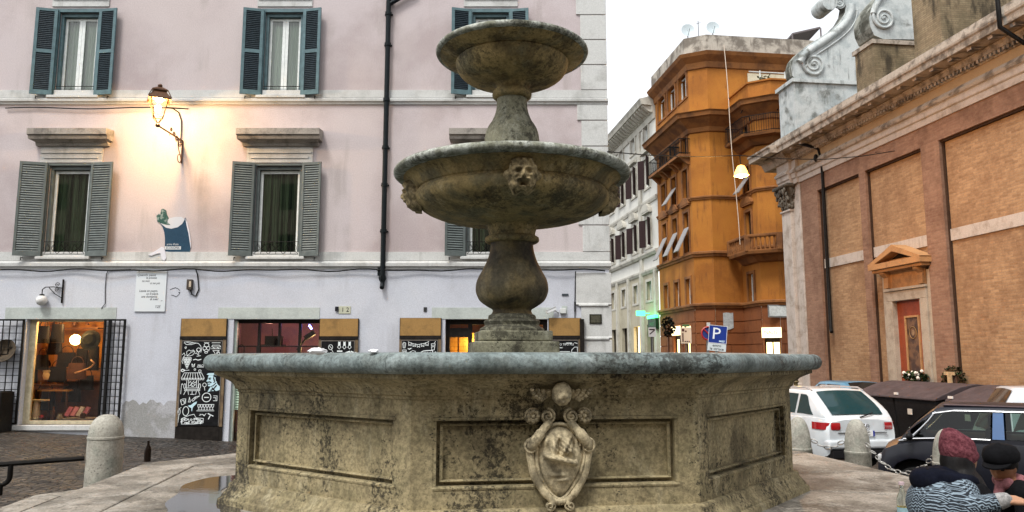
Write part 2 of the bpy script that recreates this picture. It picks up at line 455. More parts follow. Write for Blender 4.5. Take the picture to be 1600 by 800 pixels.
# --- stems and bowls
def turn(name, prof, mat, seg=72, smooth=42, c0=False, c1=False):
    m = MB(); m.lathe(prof, seg, (0,FD,0), c0, c1); return m.build(name, mat, ft, smooth=smooth)
mb = MB(); fr = face_frame(0, 0)
for h, z0, z1 in ((.385,1.42,1.655),(.375,1.66,1.80),(.325,1.803,1.895)):
    mb.fbox(fr,-h,h,-h,h,z0,z1)
o = mb.build('plinth', STEMST, ft, bevel=.012)
turn('pedestal_base', [(.30,1.895),(.30,1.915),(.285,1.93),(.262,1.94),(.25,1.955),(.255,1.97),(.262,1.985),(.25,2.0),(.222,2.01),(.222,2.03),(.215,2.045),(.195,2.055)], STEMST)
def cr(pts, n=6):    # smooth curve through points
    P = [pts[0]]+list(pts)+[pts[-1]]; out = []
    for i in range(1,len(P)-2):
        for k in range(n):
            t = k/n; r = []
            for d_ in range(len(P[0])):
                a,b,c,e = P[i-1][d_],P[i][d_],P[i+1][d_],P[i+2][d_]
                r.append(.5*((2*b)+(-a+c)*t+(2*a-5*b+4*c-e)*t*t+(-a+3*b-3*c+e)*t**3))
            out.append(tuple(r))
    out.append(tuple(pts[-1])); return out
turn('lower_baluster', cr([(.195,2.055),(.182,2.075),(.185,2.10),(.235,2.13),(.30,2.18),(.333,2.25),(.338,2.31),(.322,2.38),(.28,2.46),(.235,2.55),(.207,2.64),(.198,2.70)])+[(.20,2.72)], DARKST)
turn('lower_collar', [(.20,2.72),(.235,2.722),(.252,2.735),(.256,2.752),(.250,2.772),(.232,2.784),(.215,2.786),(.215,2.80),(.222,2.83),(.235,2.87),(.25,2.885)], BOWLST)
big = [(.235,2.87)]+cr([(.25,2.885),(.38,2.905),(.63,2.95),(.80,3.01),(.885,3.07),(.915,3.13),(.905,3.175)],5)+[(.885,3.19),(.885,3.205)]+cr([(.90,3.21),(.925,3.245),(.955,3.285),(1.0,3.315)],4)+[(1.02,3.317),(1.02,3.325)]
turn('lower_bowl', big, BOWLST, 96)
lip = [(1.015,3.322)]+[(1.062+.052*cos(t),3.362+.042*sin(t)) for t in [-pi*.6+pi*1.05*j/10 for j in range(11)]]+[(1.02,3.405),(.96,3.395),(.90,3.33),(.7,3.2)]
lb = turn('bowl_lip', lip, LIPST, 96)
mb = MB(); mb.lathe([(.0,3.345),(.93,3.345)],64,(0,FD,0)); mb.build('water', WATER.mat, ft)
turn('upper_baluster', [(.2,3.3)]+cr([(.235,3.45),(.258,3.60),(.262,3.70),(.252,3.78),(.232,3.835),(.208,3.875),(.20,3.885)],5)+cr([(.198,3.887),(.178,3.93),(.158,3.985),(.147,4.05),(.144,4.12)],5), STEMST)
turn('upper_collar', [(.142,4.12),(.165,4.125),(.184,4.14),(.190,4.165),(.184,4.19),(.168,4.21),(.155,4.215),(.155,4.23),(.165,4.25),(.19,4.265)], BOWLST)
top = [(.17,4.255)]+cr([(.19,4.265),(.31,4.283),(.43,4.32),(.50,4.37),(.535,4.43),(.545,4.475)],5)+[(.535,4.488)]+cr([(.56,4.49),(.62,4.508),(.67,4.53),(.70,4.552)],3)
turn('upper_bowl', top, BOWLST, 96)
lip = [(.695,4.548)]+[(.712+.024*cos(t),4.575+.028*sin(t)) for t in [-pi*.6+pi*1.05*j/8 for j in range(9)]]+[(.69,4.60),(.62,4.56),(.5,4.5)]
turn('bowl_lip', lip, LIPST, 96)
mb = MB(); mb.lathe([(.0,4.56),(.62,4.56)],48,(0,FD,0)); mb.build('water', WATER.mat, ft)
mb = MB(); mb.lathe([(.03,4.5),(.03,4.62),(.018,4.64),(.0,4.64)],10,(0,FD,0)); mb.build('spout', DARKST, ft)
# --- grotesque masks round the lower bowl
def gauss(x,z,cx,cz,sx,sz): return exp(-((x-cx)/sx)**2-((z-cz)/sz)**2)
def mask_h(x,z):    # x,z in -1..1, relief height in face units
    r = hypot(x/.78, z/.92); h = .62*sqrt(max(0,1-r*r)) if r < 1 else 0
    h += .34*gauss(x,z,0,-.02,.13,.2)+.16*gauss(abs(x),z,.07,-.16,.1,.09)                 # nose
    h += .26*gauss(abs(x),z,.27,.27,.2,.085) - .24*gauss(abs(x),z,.27,.10,.13,.08) + .09*gauss(abs(x),z,.27,.10,.07,.05)
    h += .24*gauss(abs(x),z,.42,-.10,.17,.15)                                              # cheeks
    h += .26*gauss(abs(x),z,.20,-.30,.17,.08) - .45*gauss(x,z,0,-.47,.17,.10) + .22*gauss(x,z,0,-.64,.14,.09)
    h += .20*gauss(abs(x),z,.33,-.55,.10,.22)+.16*gauss(abs(x),z,.5,-.62,.09,.18)           # beard curls
    h += .34*gauss(abs(x),z,.74,-.58,.13,.17)+.26*gauss(abs(x),z,.80,.02,.10,.15)+.30*gauss(abs(x),z,.72,.42,.14,.18)
    h += .3*gauss(abs(x),z,.42,.70,.17,.14)+.26*gauss(x,z,0,.62,.16,.16)
    h += .05*sin(x*21+z*9)*(1 if r > .75 else 0)
    return h
def mask_edge(t):
    return .93+.09*cos(6*t)+.05*cos(10*t+.6)
MASKST = weather('carved stone relief', (.56,.47,.30), (.16,.125,.07), s1=8, lo=.48, hi=.68, amt=.8, grain=.6, bump=.5, soot=.5, sscale=30, second=(.2,.17,.11), s2=11)
FACEST = weather('ochre mask stone', (.40,.31,.165), (.08,.06,.03), s1=8, lo=.45, hi=.62, amt=.85, grain=.6, bump=.5, soot=.6, sscale=28)
for k in range(4):
    t = PH0+radians(90*k-2); fr = Frame(FC+Vector((sin(t),-cos(t)))*.90, t)
    mb = MB(); NR, NA = 34, 96; vs = []; fs = []; wx, wz, cz = .155, .165, 3.155
    for i in range(NR+1):
        for j in range(NA):
            a = 2*pi*j/NA; q = i/NR; e = mask_edge(a)*q; x = e*cos(a); z = e*sin(a)
            h = mask_h(x,z)*(1 if i < NR else 0)
            vs.append(fr.pt(x*wx, (-.03 if i == NR else .025)+h*.125+.03*z, cz+z*wz))
    for i in range(NR):
        for j in range(NA):
            j2 = (j+1)%NA; fs.append((i*NA+j,(i+1)*NA+j,(i+1)*NA+j2,i*NA+j2))
    mb.add(vs,fs); mb.build('grotesque_mask', FACEST, lb, smooth=180)
# --- coat of arms on the front face
fr = face_frame(0)
def spiral(mb, fr, u, z, r, turns, out, hand=1, a0=0, tr=.011, n=40):
    pts = []; rs = []
    for i in range(n+1):
        q = i/n; a = a0+hand*2*pi*turns*q; rr = r*(1-q*.86)
        pts.append(fr.pt(u+rr*cos(a), out+.022*q, z+rr*sin(a))); rs.append(tr*.72*(1-.4*q))
    mb.tube(pts, rs, 6)
su, sz_ = 0.0, 1.055
arms = thing('coat_of_arms', None, None, (0,0,0)); del arms
mb = MB(); NR, NA = 44, 128; vs = []; fs = []
def shield_edge(a):
    x, z = cos(a), sin(a)
    rx = .152*(1-.30*max(0,-z)**1.6)-.012*max(0,z)**3; rz = .19 if z > 0 else .265
    return x*rx*(1+.05*cos(3*a)), z*rz
for i in range(NR+1):
    for j in range(NA):
        a = 2*pi*j/NA; ex, ez = shield_edge(a); q = i/NR; x, z = ex*q, ez*q
        h = .085*sqrt(max(0,1-q*q))+.01
        h += .035*gauss(x,z,.035,.075,.035,.045)+.03*gauss(x,z,.06,.03,.028,.022)+.03*gauss(x,z,-.045,.05,.014,.05)+.026*gauss(x,z,.065,.115,.016,.016)+.026*gauss(x,z,-.09,.09,.018,.03)+.028*gauss(x,z,.0,.115,.012,.02)+.022*gauss(x,z,-.07,.0,.022,.018)+.02*gauss(x,z,.015,.035,.012,.03)-.03*gauss(x,z,-.005,.07,.010,.05)-.022*gauss(x,z,.09,.06,.012,.03)
        h += .034*exp(-(((z+.02+x*.25)/.016)**4))*(1 if abs(x) < .105 else 0)+.02*gauss(x,z,-.055,-.02,.03,.02)+.016*gauss(x,z,-.02,-.115,.05,.012)+.016*gauss(x,z,.015,-.145,.04,.010)
        h += .009*sin(x*170+z*60)*sin(z*150)*gauss(x,z,.03,.05,.06,.07)
        vs.append(fr.pt(su+x, (-.05 if i == NR else 0)+h, sz_+z))
for i in range(NR):
    for j in range(NA):
        j2 = (j+1)%NA; fs.append((i*NA+j,(i+1)*NA+j,(i+1)*NA+j2,i*NA+j2))
mb.add(vs,fs); arms = mb.build('coat_of_arms', MASKST, ft, smooth=180)
mb = MB()
for s_ in (-1,1):    # scrolled frame
    mb.tube([fr.pt(su+s_*x,o,z) for x,o,z in cr([(.06,.05,1.262),(.095,.06,1.225),(.14,.075,1.17),(.172,.06,1.125),(.185,.04,1.08),(.172,.035,1.0),(.155,.035,.93),(.12,.04,.87),(.085,.05,.82),(.055,.05,.79),(.05,.05,.76)],5)],
            [.026]*8+[.034]*10+[.026]*23+[.022]*10, 8)
    spiral(mb,fr,su+s_*.075,1.292,.047,2.0,.05,s_,pi*.5 if s_>0 else pi*.5,.015)
    spiral(mb,fr,su+s_*.178,1.112,.050,2.0,.055,-s_,0 if s_<0 else pi,.015)
    spiral(mb,fr,su+s_*.062,.752,.034,1.6,.05,s_,pi/2,.012)
    mb.ball(fr.pt(su+s_*.062,.035,.752),.026); mb.ball(fr.pt(su+s_*.178,.028,1.112),.042); mb.ball(fr.pt(su+s_*.075,.022,1.292),.040)
    mb.tube([fr.pt(su+s_*x,.045,z) for x,z in ((.0,.775),(.03,.78),(.055,.80))],.022,8)
mb.tube([fr.pt(su+shield_edge(2*pi*j/48)[0],.045,sz_+shield_edge(2*pi*j/48)[1]) for j in range(48)],.014,6,True)
mb.build('scroll_frame', MASKST, arms, smooth=60)
for s_ in (-1,1):    # rosettes
    mb = MB(); c = fr.pt(su+s_*.163,.035,1.292)
    for k in range(8):
        a = 2*pi*k/8; mb.ball(fr.pt(su+s_*.163+.03*cos(a),.035,1.292+.03*sin(a)),(.0155,.0155,.0155),8,6)
    mb.ball(c,.016,8,6); mb.lathe([(.001,0)],3) if False else None
    mb.tube([fr.pt(su+s_*.163+.046*cos(2*pi*k/16),.015,1.292+.046*sin(2*pi*k/16)) for k in range(16)],.008,6,True)
    mb.build('rosette', MASKST, arms, smooth=180)
mb = MB()            # cherub head with face
hc = fr.pt(su+.005,.115,1.432)
Xh = Vector((fr.X.x,fr.X.y,0)); Nh = Vector((fr.n.x,fr.n.y,0))
def head_fn(d):
    x = d.dot(Xh); f = d.dot(Nh); z = d.z; q = 1.0
    if f > 0:
        q += .16*gauss(x,z,0,-.05,.13,.18)-.10*gauss(abs(x),z,.33,.12,.14,.10)+.07*gauss(abs(x),z,.35,.3,.2,.08)+.09*gauss(abs(x),z,.42,-.28,.2,.18)-.09*gauss(x,z,0,-.47,.18,.05)+.06*gauss(x,z,0,-.37,.14,.05)+.09*gauss(x,z,0,-.72,.2,.15)
    if z > .35 or f < -.1: q += .05+.06*sin(9*x+3)*sin(11*z+8*f)
    return q
mb.ball(hc,(.060,.060,.070),40,28,head_fn); mb.build('cherub_head', MASKST, arms, smooth=180)
for s_ in (-1,1):
    mb = MB()
    for k in range(5):
        a = radians(10-14*k); L = .11-.012*k
        for q in (0,.33,.66,1):
            mb.ball(fr.pt(su+s_*(.075+L*q*cos(a)),.085-.006*k+.03*q,1.435+L*q*sin(a)*.6+.012-.006*k),(.020-.006*q,.016,.013),8,6)
    mb.build('cherub_wing', MASKST, arms, smooth=180)
# --- stepped platform
TRAV = weather('grey worn paving slabs', (.36,.325,.275), (.12,.11,.09), soot=.6, sscale=12, wash=.4, washc=(.5,.48,.43), s1=2.0, lo=.42, hi=.6, amt=.9, grain=.6, bump=.6, pits=.75, second=(.21,.19,.16), s2=3, rough=.62, pitscale=30)
def plat(R):
    return R*cos(radians(22.5))-A0
mb = MB(); a1 = plat(3.93)
mb.sweep([octo(a1-.03,-1.2),octo(a1-.03,.44)]); 
am = (a1+.30)*.5
for (o0,o1,sub,ph) in ((.10,am-.004,2,0),(am+.004,a1,2,.5)):
    for k in range(8):
        fa = face_frame(k)
        for j in range(sub):
            tA, tB = -1+2*j/sub, -1+2*(j+1)/sub
            def P(o,t,z):
                h = (A0+o)*math.tan(radians(22.5)); e = .004
                return fa.pt((h-e)*t+ (e if abs(t) < 1 and t == tA else (-e if abs(t) < 1 else 0)), o, z)
            lift = random.uniform(-.004,.003)
            mb.hexa([P(o1,tA,.42),P(o1,tB,.42),P(o0,tB,.42),P(o0,tA,.42),P(o1,tA,.58+lift),P(o1,tB,.58+lift),P(o0,tB,.58+lift),P(o0,tA,.58+lift)])
props(mb.build('platform', TRAV, bevel=.014), kind='structure')
mb = MB(); a2 = plat(5.3)
mb.sweep([octo(o,z) for o,z in ((a2,-1.4),(a2,.185),(a2-.015,.2),(a2-.30,.2),(a2-.30,.1))])
props(mb.build('step_kerb', TRAV), kind='structure')
mb = MB(); mb.sweep([octo(o,z) for o,z in ((a2-.299,.185),(a1-.1,.19))])
props(mb.build('step_paving', COBBLE), kind='structure')
PUD = NM('puddle'); PUD.color((.05,.045,.038)); PUD.set(Roughness=.03, Specular_IOR_Level=.8); PUD.bump(PUD.noise(PUD.pos(),14,3),.03,.01)
mb = MB()
pz = .5875
pl = [on_z(x,y,pz) for x,y in ((372,742),(362,757),(345,768),(372,790),(368,812),(300,818),(240,822),(262,800),(258,786),(278,771),(286,758),(318,748),(345,744))]
pl = [Vector((x,y,pz)) for x,y in [p[:2] for p in cr([tuple(p) for p in pl]+[tuple(pl[0])],4)][:-1]]
mb.add(pl,[tuple(range(len(pl)))]); props(mb.build('puddle', PUD.mat), kind='structure')
# ---------------------------------------------------------------- pink building with shops
YA = 18.5
FA = Frame((0,YA), 0.0)
UV = FA.uv
PINK = weather('faded pink plaster', (.53,.465,.465), (.42,.35,.345), s1=.45, lo=.4, hi=.62, amt=.9, streak=.6, scol=(.36,.31,.29), grain=.22, bump=.12, rough=.92, second=(.56,.49,.475), s2=.22, sws=2.4)
LAV = weather('pale lavender plaster', (.53,.55,.605), (.43,.445,.49), s1=.5, lo=.45, hi=.7, amt=.7, streak=.45, scol=(.33,.33,.35), grain=.22, bump=.14, rough=.9, second=(.58,.595,.63), s2=.25, sws=2.4)
TRIM = weather('pale travertine trim', (.56,.565,.545), (.32,.32,.30), s1=1.6, lo=.48, hi=.72, amt=.6, streak=.5, scol=(.26,.26,.24), grain=.22, bump=.25, pits=.35)
LINT = weather('green grey marble lintel', (.46,.50,.47), (.34,.37,.35), s1=2.2, lo=.42, hi=.65, amt=.6, grain=.22, bump=.12)
GREYP = weather('grey cement patch', (.30,.30,.29), (.44,.44,.46), s1=1.7, lo=.48, hi=.62, amt=.8, streak=.4, grain=.35, bump=.3)
TEAL = plain('blue teal shutter paint', (.085,.150,.165), .5, var=.25, scale=6)
GREY_SH = plain('grey green shutter paint', (.105,.125,.12), .55, var=.22, scale=6)
LOUV = plain('dark louvre paint', (.022,.034,.042), .55, var=.3)
WHITEP = plain('white window paint', (.72,.75,.72), .45, var=.12)
IRON = plain('dark wrought iron', (.012,.011,.010), .5, metal=.3, var=.4)
CABLE = flat('black cable', (.012,.012,.012), .6)
GLASS = glassy('window glass', '#eef6f2', .02, refl=.85)
SGLASS = glassy('shop glass', '#ffffff', .02)
DARKROOM = flat('unlit room', (.02,.02,.018), .9)
def m_curtain(name, a, b):
    m = NM(name); p = m.obj()
    wv = m.noise(m.mapped(m.pos(),(9,9,.18)), 1.6, 3, .5)
    m.color(m.mix(m.ramp(wv,.35,.65), a, b)); m.set(Roughness=.9); m.bump(wv,.6,.05); return m.mat
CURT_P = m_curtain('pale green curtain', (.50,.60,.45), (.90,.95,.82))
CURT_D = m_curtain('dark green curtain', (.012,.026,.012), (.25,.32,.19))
def pxr(x0, y0, x1, y1, out=0):
    """pixel box on the facade -> u0,u1,z0,z1"""
    cx, cy = (x0+x1)/2, (y0+y1)/2
    return UV(x0,cy,out)[0], UV(x1,cy,out)[0], UV(cx,y1,out)[1], UV(cx,y0,out)[1]
zU = UV(400,157)[1]; zL = UV(400,413)[1]; ZTOP = 15.2
XR = UV(949,300)[0]; XL = -24.0
bld = thing('pink_building', 'pink plastered building with shuttered windows and small shops at street level', 'building', (XL/2+XR/2,YA+5,-.6))
wins = []
for c,(uxl,uxr,lxl,lxr) in enumerate(((90,152,73,139),(413,472,398,470),(738,795,729,790))):
    wins.append(('u',c,pxr(uxl,20,uxr,150))); wins.append(('l',c,pxr(lxl,259,lxr,401)))
for k in (-1,):   # one more column beyond the left edge of the photograph
    for kind,c,r in (wins[0],wins[1]):
        wins.append((kind,9,(r[0]-5.05,r[1]-5.05,r[2],r[3])))
for kind,c,r in [w_ for w_ in wins if w_[0]=='u']: wins.append(('t',c,(r[0],r[1],r[2]+4.0,r[3]+4.0)))
ZSH = UV(97,664)[1]
shop1 = pxr(36,499,160,664); shop1 = (shop1[0],shop1[1],ZSH,shop1[3])
door2 = pxr(362,499,499,681); door2 = (door2[0],door2[1],-.42,door2[3])
door3 = pxr(695,499,856,681); door3 = (door3[0],door3[1],-.62,door3[3])
hs = [tuple(w_[2]) for w_ in wins]
mb = MB()
mb.holes(FA, XL, XR, zL, ZTOP, hs, 0, .22)
z_ = ZTOP; P = FA.pt
mb.quad(P(XR,0,-3),P(XR,-13,-3),P(XR,-13,z_),P(XR,0,z_)); mb.quad(P(XL,-13,-3),P(XL,0,-3),P(XL,0,z_),P(XL,-13,z_)); mb.quad(P(XL,-13,-3),P(XL,-13,z_),P(XR,-13,z_),P(XR,-13,-3))
upper = mb.build('upper_wall', PINK, bld)
mb = MB(); mb.holes(FA, XL, XR, -3, zL, [shop1,door2,door3], .03, .35); mb.build('ground_floor_wall', LAV, bld)
mb = MB(); mb.fprof(FA, XL-.4, XR+.4, [(-13,ZTOP),(.75,ZTOP),(.75,ZTOP+.12),(-13,ZTOP+.5)]); mb.fprof(FA,XL,XR,[(-.1,ZTOP-.5),(.1,ZTOP-.5),(.16,ZTOP-.3),(.5,ZTOP-.12),(.55,ZTOP),(-.1,ZTOP)]); mb.build('roof', TRIM, bld)
def course(z, h, out):
    mb = MB(); mb.fprof(FA, XL, XR+.05, [(-.05,z-h/2-.05),(out*.4,z-h/2-.05),(out*.5,z-h/2),(out*.95,z-h/2+.02),(out,z),(out,z+.03),(out*.7,z+.05),(out*.62,z+h/2-.03),(out*.3,z+h/2),(-.05,z+h/2)])
    return mb
mb = course(zU,.12,.085); mb.fprof(FA,XL,XR+.03,[(-.05,zU+.07),(.028,zU+.07),(.028,zU+.26),(-.05,zU+.26)]); mb.build('string_course', TRIM, bld)
mb = course(zL,.15,.10); mb.fprof(FA,XL,XR+.03,[(-.05,zL+.085),(.03,zL+.085),(.03,zL+.30),(-.05,zL+.30)]); mb.build('string_course', TRIM, bld)
# quoins
mb = MB(); z = zL+.30; k = 0
while z < ZTOP-.6:
    h = .66
    if z < zU+.26 and z+h > zU-.1: h = max(.1,zU-.105-z); 
    w_ = .72 if k%2 else .62
    mb.fbox(FA,XR-w_,XR+.035,-.3,.036,z+.012,z+h-.012)
    z += h; k += 1
    if abs(z-(zU-.105)) < .02: z = zU+.26
for z0,h,w_ in ((zL-.15-.82,.76,.80),(zL-.15-1.62,.75,.68),(zL-.15-2.42,.74,.80),(zL-.15-3.5,1.02,.72),(zL-.15-4.7,1.15,.8)):
    mb.fprof(FA,XR-w_,XR+.05,[(-.2,z0-.03),(.06,z0-.03),(.075,z0),(.055,z0+.03),(.055,z0+h),(-.2,z0+h)])
    mb.fprof(FA,XR-w_+.06,XR-.03,[(.02,z0+.03),(.05,z0-.052),(.085,z0-.05),(.085,z0-.01),(.058,z0+.02)])
mb.build('quoins', TRIM, bld, bevel=.008)
def shutter(u_h, side, wd, z0, z1, ang, style, parent):
    """leaf hinged at u_h opening to side (-1 left, +1 right), ang from the wall plane"""
    fr = Frame((FA.pt(u_h,.05,0).x, FA.pt(u_h,.05,0).y), -ang if side > 0 else ang)
    a, b = (0,wd) if side > 0 else (-wd,0)
    mb = MB(); st = .075 if style == 'u' else .055; t = .04; H = z1-z0
    mb.fbox(fr,a,a+st,0,t,z0,z1); mb.fbox(fr,b-st,b,0,t,z0,z1)
    rails = [(z0,z0+.12),(z1-.07,z1)]
    if style == 'u': rails.append((z0+H*.5-.045,z0+H*.5+.045))
    for r0,r1 in rails: mb.fbox(fr,a+st,b-st,.001,t-.001,r0,r1)
    o_ = None
    lv = MB(); n = int(H/(.052 if style == 'u' else .062))
    for i in range(n):
        z = z0+.10+(H-.17)*(i+.5)/n
        if style == 'u' and abs(z-(z0+H*.5)) < .05: continue
        lv.hexa([fr.pt(a+st,.036,z-.024),fr.pt(b-st,.036,z-.024),fr.pt(b-st,.028,z-.024),fr.pt(a+st,.028,z-.024),fr.pt(a+st,.012,z+.02),fr.pt(b-st,.012,z+.02),fr.pt(b-st,.004,z+.02),fr.pt(a+st,.004,z+.02)])
    mats = (TEAL,LOUV) if style == 'u' else (GREY_SH,GREY_SH)
    if style == 'u': lv.fquad(fr,a+st,b-st,z0+.1,z1-.05,.002)
    else: lv.sl = 1; lv.fquad(fr,a+st,b-st,z0+.1,z1-.05,.002)
    o_ = mb.build('shutter', mats[0], parent)
    lv.build('louvres', [mats[1],LOUV], parent)
    return o_
def scroll_rail(mb, u0, u1, z0, z1, out):
    for z in (z0,z1): mb.tube([FA.pt(u0,out,z),FA.pt(u1,out,z)],.008,5)
    n = max(2,int((u1-u0)/.3)); w_ = (u1-u0)/n
    for k in range(n):
        c = u0+w_*(k+.5)
        for s_ in (-1,1):
            mb.tube([FA.pt(c+s_*w_*.48*(1-t*.55)*abs(cos(t*pi*1.1)),out,z0+(z1-z0)*t) for t in [i/10 for i in range(11)]],.006,4)
            mb.tube([FA.pt(c+s_*w_*.22+w_*.15*cos(a),out,(z0+z1)/2+.08*sin(a)) for a in [2*pi*i/12 for i in range(13)]],.005,4)
        mb.tube([FA.pt(c,out,z0),FA.pt(c,out,z1)],.006,4)
for kind,c,(u0,u1,z0,z1) in wins:
    st = 'l' if kind == 'l' else 'u'
    mb = MB(); q = -.16
    mb.sl = 0
    mb.fbox(FA,u0,u0+.07,q-.05,q+.12,z0,z1); mb.fbox(FA,u1-.07,u1,q-.05,q+.12,z0,z1); mb.fbox(FA,u0+.07,u1-.07,q-.05,q+.12,z1-.09,z1)
    if st == 'u':
        mb.fbox(FA,u0-.09,u0,-.02,.045,z0,z1+.09); mb.fbox(FA,u1,u1+.09,-.02,.045,z0,z1+.09); mb.fbox(FA,u0,u1,-.02,.045,z1,z1+.09)
    else:
        mb.fbox(FA,u0-.06,u0,-.02,.035,z0,z1+.05); mb.fbox(FA,u1,u1+.06,-.02,.035,z0,z1+.05); mb.fbox(FA,u0,u1,-.02,.035,z1,z1+.05)
    mb.sl = 1; a, b = u0+.075, u1-.075
    m_ = (a+b)/2
    bars = [(a,a+.06),(b-.06,b)]
    if st == 'u': bars += [(m_-.075,m_-.003),(m_+.003,m_+.075)]
    for x0,x1 in bars: mb.fbox(FA,x0,x1,q-.03,q+.03,z0+.02,z1-.10)
    for y0,y1 in ((z0+.02,z0+.12),(z1-.17,z1-.10)): mb.fbox(FA,a+.06,b-.06,q-.03,q+.025,y0,y1)
    wo = mb.build('window', [TEAL if st == 'u' else GREY_SH, WHITEP], bld)
    if st == 'u':
        for x0,x1 in ((a+.06,m_-.075),(m_+.075,b-.06)):
            g = MB(); g.fquad(FA,x0,x1,z0+.12,z1-.17,q); g.build('pane', GLASS, wo)
    else:
        g = MB(); g.fquad(FA,a+.06,b-.06,z0+.12,z1-.17,q); g.build('pane', GLASS, wo)
    cm = MB(); N = 26
    gap = .32 if (st == 'l') else .0
    pts = []
    for i in range(N+1):
        t = i/N; u = a+(b-a)*t
        pts.append((u, q-.13+.025*sin(i*2.1+c)))
    segs = [(0,N)]
    for s0,s1 in segs:
        for i in range(s0,s1):
            cm.quad(FA.pt(pts[i][0],pts[i][1],z0),FA.pt(pts[i+1][0],pts[i+1][1],z0),FA.pt(pts[i+1][0],pts[i+1][1],z1),FA.pt(pts[i][0],pts[i][1],z1))
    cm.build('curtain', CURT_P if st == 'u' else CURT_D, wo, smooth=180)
    sm = MB(); sm.fbox(FA,u0-.14,u1+.14,-.1,.11,z0-.07,z0-.002); sm.build('sill', TRIM, wo, bevel=.008)
    rm = MB()
    if st == 'l': scroll_rail(rm,u0+.02,u1-.02,z0+.06,z0+.36,.03)
    else: rm.tube([FA.pt(u0+.02,.02,z0+.24),FA.pt(u1-.02,.02,z0+.24)],.01,5); rm.tube([FA.pt(u0+.02,.02,z0+.17),FA.pt(u1-.02,.02,z0+.17)],.006,5)
    rm.build('guard_rail', IRON, wo)
    wd = .50 if st == 'u' else .56
    if kind == 'l' : wd = (.60,.52,.50,.5,.5,.5,.5,.5,.5,.55)[c]
    shutter(u0-.03,-1,wd,z0+.0,z1+.06,radians(13 if st=='u' else 16),st,wo)
    shutter(u1+.03,1,wd*.95,z0+.0,z1+.06,radians(9+3*(c%2)),st,wo)
    for uu in (u0-.03-wd*.75,u1+.03+wd*.7):
        hb = MB(); hb.tube([FA.pt(uu,0,z0-.03),FA.pt(uu,.10,z0-.03),FA.pt(uu,.10,z0-.10)],.011,5); hb.build('shutter_stay', IRON, wo)
    if kind == 'l':      # hood above
        c0, c1 = u0-.42, u1+.48
        zb = UV(100,222)[1]; zt = UV(100,207)[1]
        hm = MB(); hm.fprof(FA,c0+.08,c1-.08,[(-.05,zb-.12),(.10,zb-.12),(.13,zb-.05),(.24,zb),(-.05,zb)]); hm.fprof(FA,c0,c1,[(-.05,zb+.001),(.30,zb+.001),(.32,zb+.08),(.37,zb+.10),(.38,zt),(-.05,zt+.05)])
        hm.build('hood', weather('weathered grey hood stone',(.36,.33,.29),(.12,.11,.10),s1=3,amt=.9,streak=.5,grain=.3), wo)
        fm = MB(); fm.fbox(FA,u0-.25,u1+.25,-.02,.03,z1+.075,zb-.122); fm.fprof(FA,u0-.22,u1+.22,[(.02,z1+.35),(.05,z1+.35),(.06,z1+.31),(.02,z1+.30)]); fm.fprof(FA,u0-.14,u1+.14,[(.02,z1+.22),(.05,z1+.22),(.055,z1+.18),(.02,z1+.17)])
        fm.build('frieze', TRIM, wo)
    else:
        fm = MB(); fm.fbox(FA,u0-.22,u1+.22,-.02,.03,z1+.16,z1+.60); fm.fprof(FA,u0-.20,u1+.20,[(.02,z1+.38),(.05,z1+.38),(.06,z1+.34),(.02,z1+.33)]); fm.build('frieze', TRIM, wo)
# lintels, base patch
for x0,x1 in ((10,183),(342,500),(675,768)):
    u0,u1,z0,z1 = pxr(x0,480,x1,498.5)
    if x0 == 675: u1 = UV(865,490)[0]
    mb = MB(); mb.fbox(FA,u0,u1,-.1,.042,z0,z1-.01); mb.build('lintel', LINT, bld)
u0,u1,z0,z1 = pxr(190,628,277,690)
mb = MB(); pts = [(u0,-3),(u1,-3)]+[(u1-(u1-u0)*t,z1+.05*sin(t*17)+.04*sin(t*41+1)) for t in [i/16 for i in range(17)]]
mb.fpoly(FA,pts,.0,.036); mb.build('cement_patch', GREYP, bld)
# drain pipe
up = UV(604,200)[0]; mb = MB(); zb = UV(595,425)[1]
mb.tube([FA.pt(up,.10,ZTOP-.3),FA.pt(up,.10,zb),FA.pt(up,.10,zb-.25)],.062,10)
for z in (UV(600,72)[1],UV(600,158)[1],UV(600,232)[1],UV(600,290)[1],UV(600,362)[1],UV(600,24)[1]): mb.tube([FA.pt(up,.10,z-.04),FA.pt(up,.10,z+.04)],.082,10); mb.fbox(FA,up-.1,up+.1,-.02,.05,z-.015,z+.015)
mb.tube([FA.pt(up,.10,zb-.2),FA.pt(up,.10,zb-.32),FA.pt(up,.17,zb-.40)],.055,10); mb.tube([FA.pt(up-.1,.08,zb-.1),FA.pt(up-.1,.08,zb+.1)],.03,6); mb.tube([FA.pt(up-.03,.08,zb-.16),FA.pt(up+.03,.14,zb-.16)],.085,8)
a_ = UV(612,10); b_ = UV(650,-14); mb.tube([FA.pt(up,.1,a_[1]),FA.pt(b_[0],.1,b_[1])],.055,8)
mb.build('drain_pipe', plain('blackened iron pipe',(.012,.016,.018),.45,.3), bld, smooth=50)
